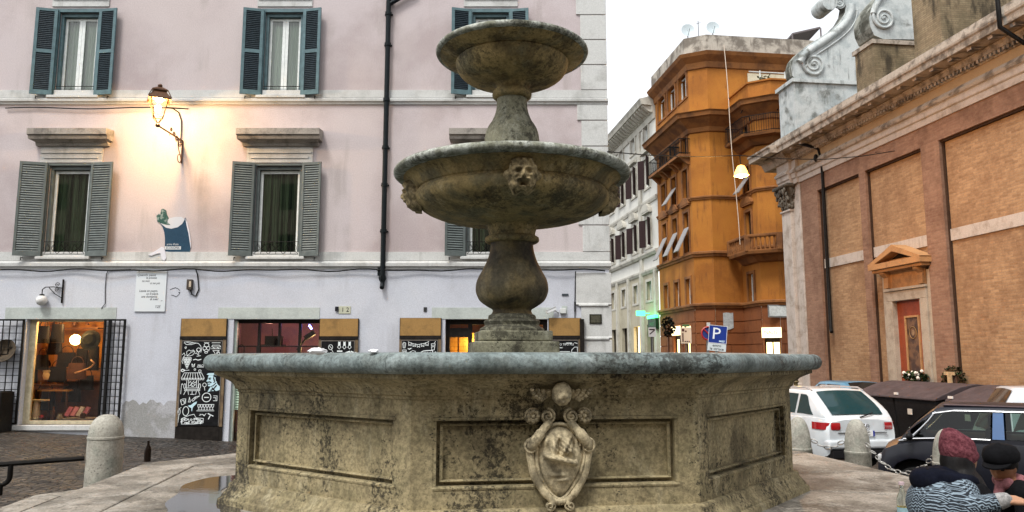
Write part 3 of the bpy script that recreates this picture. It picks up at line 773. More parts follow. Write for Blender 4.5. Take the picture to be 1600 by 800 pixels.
# --- openings of the shops
WOODY = weather('varnished plank header', (.33,.19,.06), (.17,.10,.035), s1=3, amt=.7, grain=.2, streak=.5, scol=(.12,.06,.02), rough=.6, bump=.1)
BOARD = plain('chalkboard black', (.010,.010,.011), .7, var=.5)
DOORF = plain('dark door frame', (.018,.015,.013), .5, var=.4)
CREAM = plain('cream door frame', (.50,.44,.30), .5)
CHALK = flat('chalk white', (.75,.80,.80), .9)
CHALKB = flat('pale blue chalk', (.50,.68,.74), .9)
def room(op, dp, wallm, floorm):
    u0,u1,z0,z1 = op; mb = MB(); a, b = u0-.5, u1+.5; o = -.36
    q = -.36-dp; zt = z1+.25
    mb.fquad(FA,a,b,z0,zt,q)
    mb.quad(P(a,o,z0),P(a,q,z0),P(a,q,zt),P(a,o,zt)); mb.quad(P(b,q,z0),P(b,o,z0),P(b,o,zt),P(b,q,zt)); mb.quad(P(a,o,zt),P(a,q,zt),P(b,q,zt),P(b,o,zt))
    mb.quad(P(a,o,z0),P(u0,o,z0),P(u0,o,zt),P(a,o,zt)); mb.quad(P(u1,o,z0),P(b,o,z0),P(b,o,zt),P(u1,o,zt)); mb.quad(P(u0,o,z1),P(u1,o,z1),P(u1,o,zt),P(u0,o,zt))
    w_ = mb.build('shop_interior', wallm, bld)
    mb = MB(); mb.quad(P(a,-.02,z0+.005),P(b,-.02,z0+.005),P(b,q,z0+.005),P(a,q,z0+.005)); mb.build('shop_floor', floorm, w_)
    return q
OCHRE = weather('warm ochre shop wall', (.38,.17,.04), (.10,.04,.012), s1=1.5, amt=.8, grain=.2)
q1 = room(shop1, 1.7, OCHRE, plain('brown shop floor',(.06,.035,.02),.6))
q2 = room(door2, 1.6, weather('pink purple bar wall',(.17,.085,.09),(.08,.045,.08),s1=1.1,amt=.8,grain=.25), plain('dark tile',(.04,.03,.03),.4))
q3 = room(door3, 1.4, OCHRE, plain('dark tile b',(.04,.03,.03),.4))
def shopfront(op, bars, mat, glass=True, sill=True):
    u0,u1,z0,z1 = op; mb = MB()
    for a,b,c,d in bars: mb.fbox(FA,a,b,-.20,-.12,c,d)
    o = mb.build('shopfront_frame', mat, bld, bevel=.006)
    if glass:
        g = MB(); g.fquad(FA,u0,u1,z0,z1,-.16); g.build('shop_glass', SGLASS, o)
    return o
u0,u1,z0,z1 = shop1
shopfront(shop1,[(u0,u0+.16,z0,z1),(u1-.07,u1,z0,z1),(u0+.16,u1-.07,z0,z0+.09),(u0+.16,u1-.07,z1-.05,z1)], CREAM)
mb = MB(); mb.fbox(FA,u0-.1,u1+.05,-.1,.10,z0-.12,z0-.002); mb.build('threshold', TRIM, bld, bevel=.01)
for s_,(x0,x1) in ((-1,(-14,30)),(1,(160,191))):   # folding grilles
    a = u0-.03 if s_ < 0 else u1+.03; wd = .60 if s_ < 0 else .50
    fr = Frame((a,YA-.06), radians(8) if s_ < 0 else radians(-6)); e0,e1 = (-wd,0) if s_ < 0 else (0,wd)
    mb = MB(); zt = z1
    for e in (e0,e1): mb.fbox(fr,e-.022,e+.022,0,.04,z0+.02,zt)
    for z in (z0+.04,zt-.02): mb.fbox(fr,e0+.022,e1-.022,.004,.036,z-.02,z+.02)
    n = 4
    for k in range(1,n): mb.fbox(fr,e0+(e1-e0)*k/n-.009,e0+(e1-e0)*k/n+.009,.012,.030,z0+.02,zt)
    for k in range(1,15): z = z0+(zt-z0)*k/15; mb.fbox(fr,e0,e1,.010,.028,z-.008,z+.008)
    if s_ > 0: mb.fbox(fr,e0+.1,e0+.16,.0,.05,z0+.02,zt)
    mb.build('grille_leaf', IRON, bld)
u0,u1,z0,z1 = door2
mu = [UV(x,520)[0] for x in (402,434,466)]
zr = UV(430,540)[1]
shopfront(door2,[(u0,u0+.07,z0,z1),(u1-.07,u1,z0,z1),(u0+.07,u1-.07,z1-.09,z1)]+[(m_-.03,m_+.03,zr,z1-.09) for m_ in mu]+[(u0+.07,u1-.07,zr-.03,zr),(mu[0]-.05,mu[0]+.05,z0,zr-.03),(mu[2]-.04,mu[2]+.04,z0,zr-.03)], DOORF)
mb = MB(); mb.fbox(FA,u0+.001,u0+.065,-.118,-.04,z0,z1-.03); mb.build('door_post', plain('pale green door post',(.42,.48,.42),.5), bld)
u0,u1,z0,z1 = door3
mu = UV(734,520)[0]
shopfront(door3,[(u0,u0+.10,z0,z1),(u1-.10,u1,z0,z1),(u0+.10,u1-.10,z1-.12,z1),(mu-.05,mu+.05,z0,z1-.12),(u0+.10,mu-.05,z1-.42,z1-.2)], DOORF)
# panelled door leaves folded back with chalkboards hung on them
def leaf(x0, x1, ztop_px, zbot, name='door_leaf'):
    a = UV(x0,520)[0]; b = UV(x1,520)[0]; zt = UV(400,ztop_px)[1]
    mb = MB(); mb.sl = 1; mb.fbox(FA,a,b,.03,.075,zbot,zt)
    mb.sl = 0; mb.fbox(FA,a+.015,b-.015,.05,.085,zt-.42,zt-.005)
    mb.sl = 1; mb.fbox(FA,a+.0,b,.05,.10,zt-.50,zt-.425)
    mb.sl = 2; mb.fbox(FA,a,a+.05,.05,.09,zbot+.5,zt-.50); mb.fbox(FA,b-.07,b,.05,.09,zbot+.5,zt-.50)
    mb.sl = 1; mb.fbox(FA,a+.05,b-.07,.05,.082,zbot+.02,zbot+.5)
    mb.build('door_leaf', [WOODY,DOORF,weather('worn brown batten',(.20,.14,.08),(.09,.06,.04),s1=5,amt=.8)], bld)
    return a+.055, b-.075, zbot+.52, zt-.52
def ribbon(mb, fr, pts, w_, out):
    for (a,b),(c,d) in zip(pts[:-1],pts[1:]):
        L = hypot(c-a,d-b)
        if L < 1e-6: continue
        nx, nz = -(d-b)/L*w_/2, (c-a)/L*w_/2; ex, ez = (c-a)/L*w_*.3, (d-b)/L*w_*.3
        mb.quad(fr.pt(a-ex-nx,out,b-ez-nz),fr.pt(c+ex-nx,out,d+ez-nz),fr.pt(c+ex+nx,out,d+ez+nz),fr.pt(a-ex+nx,out,b-ez+nz))
        out += 2e-5
def fill(mb, fr, pts, out):
    mb.add([fr.pt(u,out,z) for u,z in pts],[tuple(range(len(pts)))])
def circ(cx,cz,rx,rz=None,a0=0,a1=2*pi,n=16):
    rz = rz or rx; return [(cx+rx*cos(a0+(a1-a0)*i/n),cz+rz*sin(a0+(a1-a0)*i/n)) for i in range(n+1)]
def chalkboard(rect, label, x0, x1, y0, y1, strokes, fills, texts=(), darks=()):
    a,b,c,d = rect; mb = MB(); mb.fbox(FA,a,b,.078,.094,c,d); mb.sl = 1
    for e0,e1,f0,f1 in ((a,b,d-.02,d),(a,a+.014,c,d-.02),(b-.014,b,c,d-.02)): mb.fbox(FA,e0,e1,.09,.102,f0,f1)
    bo = mb.build('chalkboard', [BOARD,plain('board edging',(.16,.14,.12),.6)]); props(bo,label,'chalkboard',None)
    OFFb = OFF[bo]
    def M(x,y): return (a+(b-a)*(x-x0)/(x1-x0), d-(d-c)*(y-y0)/(y1-y0))
    dm = MB()
    for s_ in strokes:
        w_ = .011
        if isinstance(s_[0],(int,float)): w_ = s_[0]; s_ = s_[1]
        ribbon(dm,FA,[M(*p) for p in s_],w_,.0965)
    if dm.f: dm.build('chalk_drawing', CHALK, bo)
    fm = MB()
    for f_ in fills: fill(fm,FA,[M(*p) for p in f_],.0955)
    if fm.f: fm.build('chalk_filling', CHALKB, bo)
    km = MB()
    for s_ in darks: ribbon(km,FA,[M(*p) for p in s_[1]],s_[0],.0962)
    if km.f: km.build('chalk_shading', BOARD, bo)
    for t,x,y,sz in texts:
        u,z = M(x,y); text_mesh(t,sz,FA.mat(u,.098,z),'lettering',CHALK,bo,.0008,sx=.9)
    return bo
# drawings are given in pixels of the photograph's board (x 283..355, y 521..650)
def glass_(x,y,s): return [[(x-2*s,y-4*s),(x-1.6*s,y),(x,y+1.5*s),(x+1.6*s,y),(x+2*s,y-4*s),(x-2*s,y-4*s)],[(x,y+1.5*s),(x,y+4.5*s)],[(x-1.5*s,y+4.5*s),(x+1.5*s,y+4.5*s)]]
S = []
S += [[(287,524),(294,523),(303,525),(311,526),(315,530),(317,536),(316,541)],[(287,525),(291,528),(299,528),(306,526)],[(290,523.5),(297,526),(303,525)]]
S += [circ(312,537,3.4,3.4),[(309,537),(312,541),(315.5,537)],[(312.5,541),(312.5,546)],[(309.5,547.5),(316,546.5)]]
S += [[(289,532),(291.5,532),(290.3,535),(288.8,533.5),(289,532)]]
S += [[(293,547),(292,540),(296,537),(299,539),(303,537),(306,540),(303,545),(298,547),(293,547)],[(293,547),(300,541),(304,539)],[(306,543),(309,542),(311,545)]]
for r_,(n_,y_) in enumerate(((5,551),(5,554),(4,557),(3,560),(2,563),(1,566))): S += [circ(294+(i-(n_-1)/2)*2.6,y_,1.25,1.5,n=8) for i in range(n_)]
S += [[(285,545),(288,542),(290,546),(287,549),(285,556),(287,560)]]
S += [(.018,[(304,553.5),(308,552.5),(312,554),(317,552.5)]),[(302,561),(303,565),(306,565),(307,560),(304.5,563),(302,560)]]
S += [[(311,565.5),(322,565.5)]]
S += [(.02,[(283.5,571),(287,569),(291,571),(287,573),(283.5,571)]),[(291,571),(298,570.5)],circ(307.5,569.5,1.4),circ(316,572,2.2,2,n=9)]
S += [circ(325,529,4,3.4),circ(322,534,3,3),circ(328,534,3,3),[(320,537),(324,540),(330,538)],[(324,531),(326,536)],[(321,525),(329,525)],circ(325,541,2.5,1.4)]
S += [[(334,525),(348,525)],[(335,529),(347,529),(349,532),(334,532),(335,529)],[(333.5,535),(349,535)],[(336,538),(347,538),(343,541),(341,546),(339,541),(336,538)],[(336,532),(339,535)],[(343,532),(346,535)],[(331,549),(339,549)],[(333,546.5),(338,546.5)],circ(346,545,2.4,4.5)]
S += [[(290,575),(319,575)],[(290,575),(285.5,584)],[(319,575),(324,584)],[(285.5,584),(324,584)]]+[[(290+29*k/8,575),(285.5+38.5*k/8,584)] for k in range(1,8)]+[circ(287.9+38.5*k/8*.99,584,2.3,2.2,pi,2*pi,6)[::-1] if False else [(285.7+4.8*k,584),(286.5+4.8*k,586.5),(289.3+4.8*k,586.5),(290.2+4.8*k,584)] for k in range(8)]
S += [[(295,587),(295,604)],[(314.5,587),(314.5,604)],[(294,600),(316,600)],[(298,587),(298,599)],[(311.5,587),(311.5,599)]]
S += [[(299,592),(301,589),(304,593),(306,589),(309,592),(311,589)],[(299,597),(303,594),(306,598),(310,594)],circ(305,595,3,2.6)]
S += [[(292,604.5),(317.5,604.5),(317.5,602.5),(292,602.5),(292,604.5)],[(294,605),(291,611)],[(298,605),(299,611)],[(305,605),(305,610)],[(302,610.5),(309,610.5)],[(312,605),(311,611)],[(315.5,605),(318,611)],circ(292,597,1.6,4),circ(317,597,1.6,4)]
S += [[(286,610),(286.5,594),(288,593),(289,595)],circ(325,595,3,3.2),[(325,598),(326,604)]]
S += [(.016,circ(329.5,615.5,7.3,7.3,n=22)),(.02,[(326,615.5),(333,615.5)]),[(341,613),(347,613),(347,621),(341,621)],[(341,616),(345,616),(345,619)]]
S += [[(286,620),(290,618),(295,618),(295,625),(289,628),(286,620)],[(287,622),(291,620),(293,625),(294,620)],[(300,623),(301,615),(303,623),(299,623)],[(305,620),(310,615),(318,613),(312,617),(307,622),(305,620)],[(309,618),(312,615)]]
S += [[(284,642),(285,634),(288,632)],circ(284.8,639,2.2,5,n=10),[(285,644),(284,657)]]
S += [(.014,circ(296,638,5,7.5,n=14))]
for k in range(6): S += glass_(317.5+4.6*k,631,.95)
S += [[(314,637.5),(343,637.5)],[(319,645),(324,643),(327,646),(330,642)],[(320,643),(328,644.5)]]
S += [(.022,[(333.5,642),(342,646)]),(.02,[(338,643.5),(334.5,651)])]
random.seed(5)
for k in range(26):
    x = 290+random.random()*34; y = 650+random.random()*8; S.append(circ(x,y,1+random.random()*1.4,.8+random.random(),n=6))
S += [[(290,659),(290,650),(302,645),(310,643),(314,649),(326,650),(326,657),(310,659),(290,659)]]
FI = [[(331.5,579),(344,579),(344.5,586),(345,591),(347,594.5),(351,597.5),(351,603),(345,605),(336,605),(333.5,606),(330.5,606.5),(334,600),(336,597.5),(331.5,597),(330.2,594.5),(330.8,593),(329.6,591.8),(330.2,590.2),(327.6,589),(330,585.5),(330.3,582)],[(327.5,577.5),(331,575.5),(342,575.2),(345.5,577.5),(345,578.6),(331,578.6)],
      [(299,629),(304,628),(309,624),(314,622),(313,626),(309,630),(307,633),(306.5,638),(305.5,638),(305,633),(301,631)]]
r_ = leaf(284,356,498,-.44)
chalkboard(r_, 'tall chalkboard of food doodles with a moustached man, left of the bar door', 283,352,521,662, S, FI, [('PRO',317,563.5,.085)], [(.045,[(340,580),(344.2,581.5),(345,588)]),(.03,[(339.5,583),(341,588)]),(.022,[(331.5,584),(335,583.6)]),(.02,[(332,585.6),(334.5,585.6)]),(.03,[(330.2,590.6),(333.5,590),(336,591.2)]),(.02,[(331,594),(334,593.4)]),(.022,[(336.5,597.5),(340,596),(344,592)]),(.03,[(338,600),(343,605)]),(.03,[(345,596),(341,601),(336,604)]),(.02,[(341,586),(342,590),(340,591)])])
S2 = [circ(499,545,8,10,-pi*.5,pi*.5),(.03,circ(499,545,6,7.5,-pi*.5,pi*.5)),[(499,535),(503,545),(499,555)],[(499,545),(506,549)],[(500,540),(506,541)],circ(516,532,3.6,4),[(514,530),(518,534)],[(518,536),(521,541)],circ(517,542,1.4)]
for k in range(3): x = 531+9*k; S2 += [(.03,[(x,524),(x,529)]),[(x-1.6,523),(x-1.6,530),(x-3,532),(x,535),(x+3,532),(x+1.6,530),(x+1.6,523)]]
S2 += [(.03,[(528,538.5),(536,538.5)]),[(524,552),(528,546),(533,548),(536,552)],(.03,[(539,546),(543,541),(549,539),(552,543),(556,551)]),[(541,548),(546,545),(551,551)],(.03,[(552,539),(557,541),(560,547)]),[(556,541),(561,540)],[(524,549),(533,556),(544,556),(557,557)],circ(530,562,5,4),circ(545,565,6,5),circ(510,566,7,6)]
r_ = leaf(500,561,498,-.50)
chalkboard(r_, 'chalkboard of pizza and bottle doodles right of the bar door, half hidden by the basin', 499,558,521,662, S2, [])
S3 = [[(640,529),(645,531),(651,532.5),(657,533),(663,532),(669,531),(674,528.5)]]
for k in range(5): x = 640.5+7*k; y = 530+ (1.6 if k in (1,3) else 2.6 if k == 2 else .2); S3.append([(x,y),(x+.6,y+4.5),(x+2.4,y+3),(x+4.4,y+4.6),(x+4.8,y+.2)])
S3 += [[(631,532),(632,538),(635,538),(636,531),(633,529.5),(631,532)],[(633,531),(633.5,537)],(.02,[(640,539),(642,540),(645,538.5)]),[(678,532),(679,541),(683,541),(684.5,532),(678,532)],[(679,534),(683,537)],[(678,538),(683,534)],[(683,531),(685,528.5)]]
S3 += [[(631,541),(637,541),(637,550),(631,550),(631,541)],[(632.5,543),(635.5,543),(635.5,547),(632.5,547),(632.5,543)],circ(640,547,1.2),[(644,550),(643,544),(648,542),(652,543),(653,550)],[(646,545),(650,547)],(.018,[(658,550),(660,545),(665,542.5),(672,542),(680,541.5),(682,550)]),[(662,550),(664,545)],[(668,544),(668,550)],[(672,544),(673,550)],[(677,544),(676,550)],[(657,545),(657,551)],circ(685,545,1.2),circ(650,560,7,5),circ(670,565,8,6)]
r_ = leaf(625,690,497,-.62)
chalkboard(r_, 'chalkboard with a string of bunting drawn along its top, left of the fountain column', 629,689,526,662, S3, [])
S4 = [[(893,546),(898,542),(903,542),(903,549),(893,549),(893,546)],[(862,543),(876,543)],(.018,[(884,536.5),(893,536.5)]),[(862,548),(890,548)],[(898,536),(903,537)],circ(875,560,8,5),circ(895,565,6,7)]
r_ = leaf(857,908,497,-.70)
chalkboard(r_, 'black menu board with chalk lettering beside the corner quoins, right of the fountain column', 857,905,532,662, S4, [], [('CIO TIPO PUI',882,538.5,.075),('TORNO',873,542.8,.04)])
mb = MB(); a = UV(910,520)[0]; mb.fbox(FA,a-.07,a+.03,.03,.16,-.8,UV(900,499)[1]); mb.build('door_leaf', DOORF, bld)
# --- signs on the shutters' side: door 2 notice and lower glass
u0,u1,z0,z1 = door2
mb = MB(); a,b,c,d = pxr(368,603,381,640,-.1); mb.fbox(FA,a-.02,b+.06,-.118,-.112,c,d); nt_ = mb.build('notice', flat('pale green notice',(.55,.72,.55),.7)); props(nt_,'pale green printed notice on the glass of the bar door','notice')
for k in range(9):
    m2 = MB(); z = d-.05-(d-c-.08)*k/8; m2.fbox(FA,a+.0,b+.03-.03*(k%3),-.1118,-.1108,z-.008,z+.008); 
    if k == 0: tm = MB()
    tm.v += [] 
    b0 = len(tm.v); tm.v += m2.v; tm.f += [tuple(i+b0 for i in f) for f in m2.f]; tm.m += m2.m
tm.build('printed_lines', BOARD, nt_)
# ---------------------------------------------------------------- things on and in the pink building
WARM = (1.0,.62,.24)
# street lantern on a scrolled bracket
lu = UV(285,240)[0]; lz = UV(285,232)[1]
LC = at(248,170,YA-1.15); LZ = LC.z
lant = thing('wall_lantern', 'lit four sided street lantern on a scrolled iron bracket high on the pink wall', 'street lamp', (lu,YA,lz-.3))
RUST = plain('rusty brown iron', (.10,.045,.02), .5, metal=.2, var=.4)
bx, by = LC.x, YA-1.15
mb = MB()
tz = LZ-.40
lz = UV(285,222)[1]-.1
mb.tube([(lu,YA-.02,lz+.12),(bx,by,tz+.0)],.02,6)
mb.tube([(lu,YA-.03,lz-.45),(lu,YA-.03,lz+.12)],.02,6)
for t in (.12,.3,.46,.62):
    c = Vector((lu,YA-.06-1.0*t,lz+.05+.42*t*.9-.10+.04*t)); r = .11*(1-t*.8)
    mb.tube([c+Vector((0,r*(1-i/26*.8)*cos(i*.5),r*(1-i/26*.8)*sin(i*.5))) for i in range(26)],.010,5)
mb.tube([(lu,YA-.05,lz-.42)]+[(lu,YA-.05-.10*(1-cos(i*.42))-.04*i/10,lz-.40+.05*i) for i in range(11)]+[(lu,YA-.72,lz+.10),(lu,YA-.76,lz+.05)],.012,5)
mb.tube([Vector((lu,YA-.16+.10*cos(a),lz-.36+.10*sin(a))) for a in [i*.5 for i in range(14)]],.011,5)
mb.ball((bx,by,tz),(.055,.055,.05),10,8)
mb.build('bracket', RUST, lant, smooth=60)
mb = MB()   # tapered glass cage
hw0, hw1, z0, z1 = .10, .185, LZ-.20, LZ+.22
def sq(h,z): return [Vector((bx+h*cos(pi/4+pi/2*k+.5)*1.414,by+h*sin(pi/4+pi/2*k+.5)*1.414,z)) for k in range(4)]
A_, B_ = sq(hw0,z0), sq(hw1,z1); Z_ = (bx,by,tz+.04)
for k in range(4):
    mb.tube([A_[k],B_[k]],.013,5); mb.tube([A_[k],A_[(k+1)%4]],.013,5); mb.tube([B_[k],B_[(k+1)%4]],.013,5)
    mb.tube([A_[k],Z_],.012,5)
mb.build('cage', RUST, lant)
mb = MB(); C_, D_, E_ = sq(.245,z1+.005), sq(.13,z1+.17), sq(.11,z1+.20)
mb.sweep([sq(.245,z1-.03),C_,D_]); mb.sweep([D_,sq(.16,z1+.195),sq(.16,z1+.22),sq(.05,z1+.30)],True,False,True)
mb.ball((bx,by,z1+.34),(.055,.055,.045),10,6)
for k in range(4): mb.tube([C_[k],sq(.16,z1+.21)[k]],.012,5)
mb.build('lantern_roof', RUST, lant)
mb = MB()
for k in range(4): mb.quad(A_[k],A_[(k+1)%4],B_[(k+1)%4],B_[k])
mb.build('lantern_glass', glassy('lantern glass','#ffffff',.0,refl=.6), lant)
mb = MB(); mb.ball((bx,by,z1+.0),(.085,.085,.06),14,8); mb.build('bulb', glow('lantern bulb',(1,.74,.40),40), lant, smooth=180)
lamp('lantern_light', (bx,by,z1-.10), 180, (1.0,.60,.24), .07)
# poster
mb = MB(); N = 14
PO = [(243,334),(246,339),(249,347),(254,354),(257,363),(258,372),(258,382),(257,393),(270,394.5),(296,396),(298,388),(297,376),(296,365),(294,352),(291,342),(290,340)]
pts = [UV(*p,.0) for p in PO]; arc = [UV(290-47*t, 340+ 17.5*sin(pi*t)**.8*(1 if t < 1 else 0) - 6*t) for t in [i/12 for i in range(1,12)]]
mb.fpoly(FA,pts+arc,.004,.012)
po = mb.build('poster', weather('deep blue poster paper',(.010,.045,.085),(.022,.075,.115),s1=2.5,amt=.9,grain=.15,rough=.5)); props(po,'torn navy blue poster with a white text box, peeling off the wall below the lantern','poster')
mb = MB(); w0 = [UV(x,y) for x,y in ((247,343),(252,350),(260,356),(268,357.5),(278,355),(285,350),(289,343),(284,339),(274,339),(266,341),(258,345))]; mb.fpoly(FA,w0,.005,.014); mb.build('white_disc', flat('white poster print',(.55,.56,.58),.6), po)
mb = MB(); w0 = [UV(x,y) for x,y in ((246,346),(245,338),(248,334),(251,335),(252,328),(255,326),(260,329),(261,335),(264,341),(262,347),(267,352),(258,351),(252,349))]; mb.fpoly(FA,w0,.005,.0165); mb.build('leaf_print', weather('green leaf print',(.03,.09,.075),(.25,.32,.30),s1=12,lo=.5,hi=.6,amt=.9), po)
mb = MB(); w0 = [UV(x,y) for x,y in ((290,341),(293,348),(296,360),(298,372),(299,386),(298.5,388),(295,365),(292,352))]; mb.fpoly(FA,w0,.012,.022); w0 = [UV(x,y) for x,y in ((233,399),(245,392),(254,386),(258,388),(260,397),(261,403),(258,408),(254,405),(252,396),(246,397),(238,400))]; mb.fpoly(FA,w0,.03,.05); w0 = [UV(x,y) for x,y in ((257,393),(296,396.5),(296,397.5),(258,395.5))]; mb.fpoly(FA,w0,.01,.018); mb.build('torn_edge', flat('white torn paper',(.62,.62,.66),.8), po)
a,b,c,d = pxr(258,385,283,390); mb = MB(); mb.fbox(FA,a,b,.005,.0145,c,d); tb = mb.build('text_box', flat('white text box',(.6,.62,.62),.7), po)
text_mesh('ECONOMIA',.085,FA.mat((a+b)/2,.016,(c+d)/2),'lettering',flat('navy ink',(.01,.04,.08),.6),po,.0006,sx=.72)
text_mesh("prima d'Italia",.065,FA.mat((a+b)/2-.01,.014,d+.05),'lettering',flat('white ink',(.6,.62,.62),.7),po,.0006,sx=.85)
# plaque with handwriting
a,b,c,d = pxr(212.5,422,260,487,.03); mb = MB(); mb.fbox(FA,a,b,.02,.06,c,d)
pq = mb.build('wall_plaque', flat('white plaque',(.60,.64,.66),.5), bevel=.004); props(pq,'white wall plaque with handwritten black verses, under the cable beside the little box','plaque')
INK = flat('black ink',(.015,.015,.02),.6)
for t,x,y,sz in (('\u201c',216.5,426,.11),('Quando passa',229,429.7,.085),('la poesia',236.5,434,.08),('tu non',228,439,.075),('ci sei più',242,442.5,.075),('Lascia un pezzo,',232,454.5,.075),('se ti piace,',238,459,.075),('una domenica',233,463.5,.075),('di sole!',240.5,467.5,.075),('\u201d',251.5,472,.11),('TZÉ',246,479.5,.08)):
    u,z = UV(x,y,.06); text_mesh(t,sz,FA.mat(u,.0615,z),'lettering',INK,pq,.0008,sx=.92,shear=.25)
# painted star-like outline beside it
mb = MB()
for pp in (((266,452.5),(270,451),(274,449.5),(278,451),(281,454)),((281,456),(281,458),(279,461),(275,464),(272,462),(268,461)),((279,457),(281.5,457.5))): ribbon(mb,FA,[UV(*p,.03) for p in pp],.014,.0335)
sk = mb.build('wall_sketch', INK); props(sk,'small black outline sketched on the lavender wall right of the plaque','graffiti')
# junction box
a,b,c,d = pxr(294,437,302,453,.03); mb = MB(); mb.fbox(FA,a,b,.03,.13,c,d); mb.sl = 1; mb.fbox(FA,(a+b)/2,b-.01,.13,.14,c+.06,d-.05)
jb = mb.build('junction_box', [plain('brown plastic box',(.06,.045,.035),.5),flat('cream cover',(.5,.42,.32),.5)], bevel=.008); props(jb,'small brown electrical box with a looping cable on the lavender wall','electrical box')
# cables along the lower course
mb = MB(); z0 = UV(400,421.5)[1]
pts = []
for i in range(0,61):
    x = -12.6+i*(XR+12.5)/60; pts.append((x,YA-.11-.02*sin(i*.7),z0+.035*sin(i*.9)*sin(i*.23)-.02))
mb.tube(pts,.018,5)
mb.tube([FA.pt(*q) for q in [(UV(308,421)[0],.08,UV(308,421)[1]),(UV(310,430)[0],.05,UV(310,430)[1]),(UV(312,452)[0],.05,UV(312,452)[1]),(UV(307,463)[0],.05,UV(307,463)[1]),(UV(301,460)[0],.05,UV(301,460)[1]),(UV(299,453)[0],.05,UV(299,453)[1])]],.014,5)
mb.tube([FA.pt(UV(x,y)[0],.05,UV(x,y)[1]) for x,y in ((206,421),(171,423),(168,428),(166,450),(166,475),(160,482))],.009,5)
mb.tube([FA.pt(UV(x,y)[0],.05,UV(x,y)[1]) for x,y in ((899,424),(898,470),(898,500))],.012,5); mb.tube([FA.pt(UV(898,y)[0],.06,UV(898,y)[1]) for y in (472,487)],.02,5)
cb = mb.build('wall_cable', CABLE); props(cb,'black cable running along the ledge above the shops','cable')
mb = MB(); z0 = UV(100,170)[1]; mb.tube([(-12.6+i*.35,YA-.05,z0+.02*sin(i*.8)) for i in range(14)]+[FA.pt(UV(x,y)[0],.06,UV(x,y)[1]) for x,y in ((262,169),(272,171),(281,177),(285,190),(285,205),(284,225))],.016,5)
cb = mb.build('wall_cable', CABLE); props(cb,'thin dark cable under the upper ledge bending down to the lantern','cable')
# globe lamp
gl = thing('globe_lamp','white glass globe hanging from a scrolled black iron wall bracket above the lit shop','wall lamp',(UV(100,460)[0],YA-.03,UV(100,475)[1]))
gx = UV(100,455)[0]; gcz = UV(70,470)[1]; gcx = UV(70,470)[0]
mb = MB(); z_ = UV(100,452)[1]
mb.tube([(gx,YA-.06,UV(100,437)[1]),(gx,YA-.06,UV(100,474)[1])],.02,6)
mb.tube([(gx,YA-.06,z_+.02),(gx-.2,YA-.09,z_+.05),(gx-.38,YA-.12,z_+.04),(gcx,YA-.13,z_-.02),(gcx,YA-.13,gcz+.14)],.012,6)
mb.tube([(gx,YA-.06,z_-.22),(gx-.16,YA-.09,z_-.12),(gx-.3,YA-.11,z_+.03)],.010,6)
mb.tube([(gx-.12+.06*cos(a)*(1-i/22),YA-.09,z_+.10+.06*sin(a)*(1-i/22)) for i,a in [(i,i*.5) for i in range(20)]],.008,5)
mb.tube([(gx-.13+.05*cos(a)*(1-i/22),YA-.09,z_-.02+.05*sin(a)*(1-i/22)) for i,a in [(i,i*.5) for i in range(20)]],.008,5)
mb.lathe([(.0,.0),(.05,.0),(.06,-.03),(.0,-.03)],10,(gcx,YA-.13,gcz+.15)); mb.build('bracket', IRON, gl)
mb = MB(); mb.ball((gcx,YA-.13,gcz),.125,20,14); mb.build('globe', flat('opal glass globe',(.62,.62,.60),.25), gl, smooth=180)
# number tiles, plates, camera
a,b,c,d = pxr(526,478.5,548,490,.03); mb = MB(); mb.fbox(FA,a+.05,b,.02,.045,c,d)
nb = mb.build('number_tile', flat('cream tile',(.46,.47,.36),.4)); props(nb,'cream house number tiles above the right chalkboard of the bar','house number')
text_mesh('1 2',.15,FA.mat((a+b)/2+.04,.046,(c+d)/2),'lettering',INK,nb,.001); mb = MB(); mb.fbox(FA,a-.03,a+.045,.02,.07,c+.06,d-.01); mb.build('bell_box', INK, nb)
a,b,c,d = pxr(662,480,667,487,.03); mb = MB(); mb.fbox(FA,a,b,.02,.05,c,d); nb = mb.build('door_bell', flat('dark bell plate',(.04,.04,.04),.4), bevel=.005); props(nb,'tiny dark bell plate left of the lintel behind the fountain column','bell')
a,b,c,d = pxr(921,491,940,506,.05); mb = MB(); mb.fbox(FA,a,b,.05,.075,c,d); mb.sl = 1; mb.fbox(FA,a+.03,b-.03,.074,.078,c+.03,d-.03); nb = mb.build('brass_plate', [flat('dark bronze',(.035,.035,.025),.45,.5),weather('bronze relief',(.08,.075,.05),(.02,.02,.015),s1=14)]); props(nb,'small dark bronze plate fixed to the corner quoins','plaque')
a,b,c,d = pxr(878,459,888,462,.03); mb = MB(); mb.fbox(FA,a,b,.02,.05,c,d); nb = mb.build('vent_slot', flat('dark slot',(.04,.05,.06),.5)); props(nb,'thin dark slot on the wall above the camera','vent')
sc_ = thing('security_camera','white security camera with a small box above the menu board','camera',FA.pt(UV(872,485)[0],0,UV(872,485)[1]))
a,b,c,d = pxr(855,481,868,489,.2); mb = MB(); M0 = Matrix.Translation(FA.pt((a+b)/2,.2,(c+d)/2)) @ Matrix.Rotation(radians(-24),4,'Y') @ Matrix.Rotation(radians(20),4,'Z'); mb.M = M0; mb.box(-.12,.12,-.045,.045,-.03,.04); mb.box(-.14,-.12,-.03,.03,-.02,.03); mb.box(-.13,.13,-.055,.055,.04,.05); mb.M = None; mb.tube([FA.pt((a+b)/2+.05,.18,(c+d)/2),FA.pt(b+.08,.03,c+.03)],.015,6); mb.build('camera_body', flat('white camera shell',(.62,.64,.64),.4), sc_)
a,b,c,d = pxr(875,482,884,490,.03); mb = MB(); mb.fbox(FA,a,b,.03,.12,c,d); mb.build('camera_box', flat('white plastic',(.58,.60,.58),.5), sc_, bevel=.008)
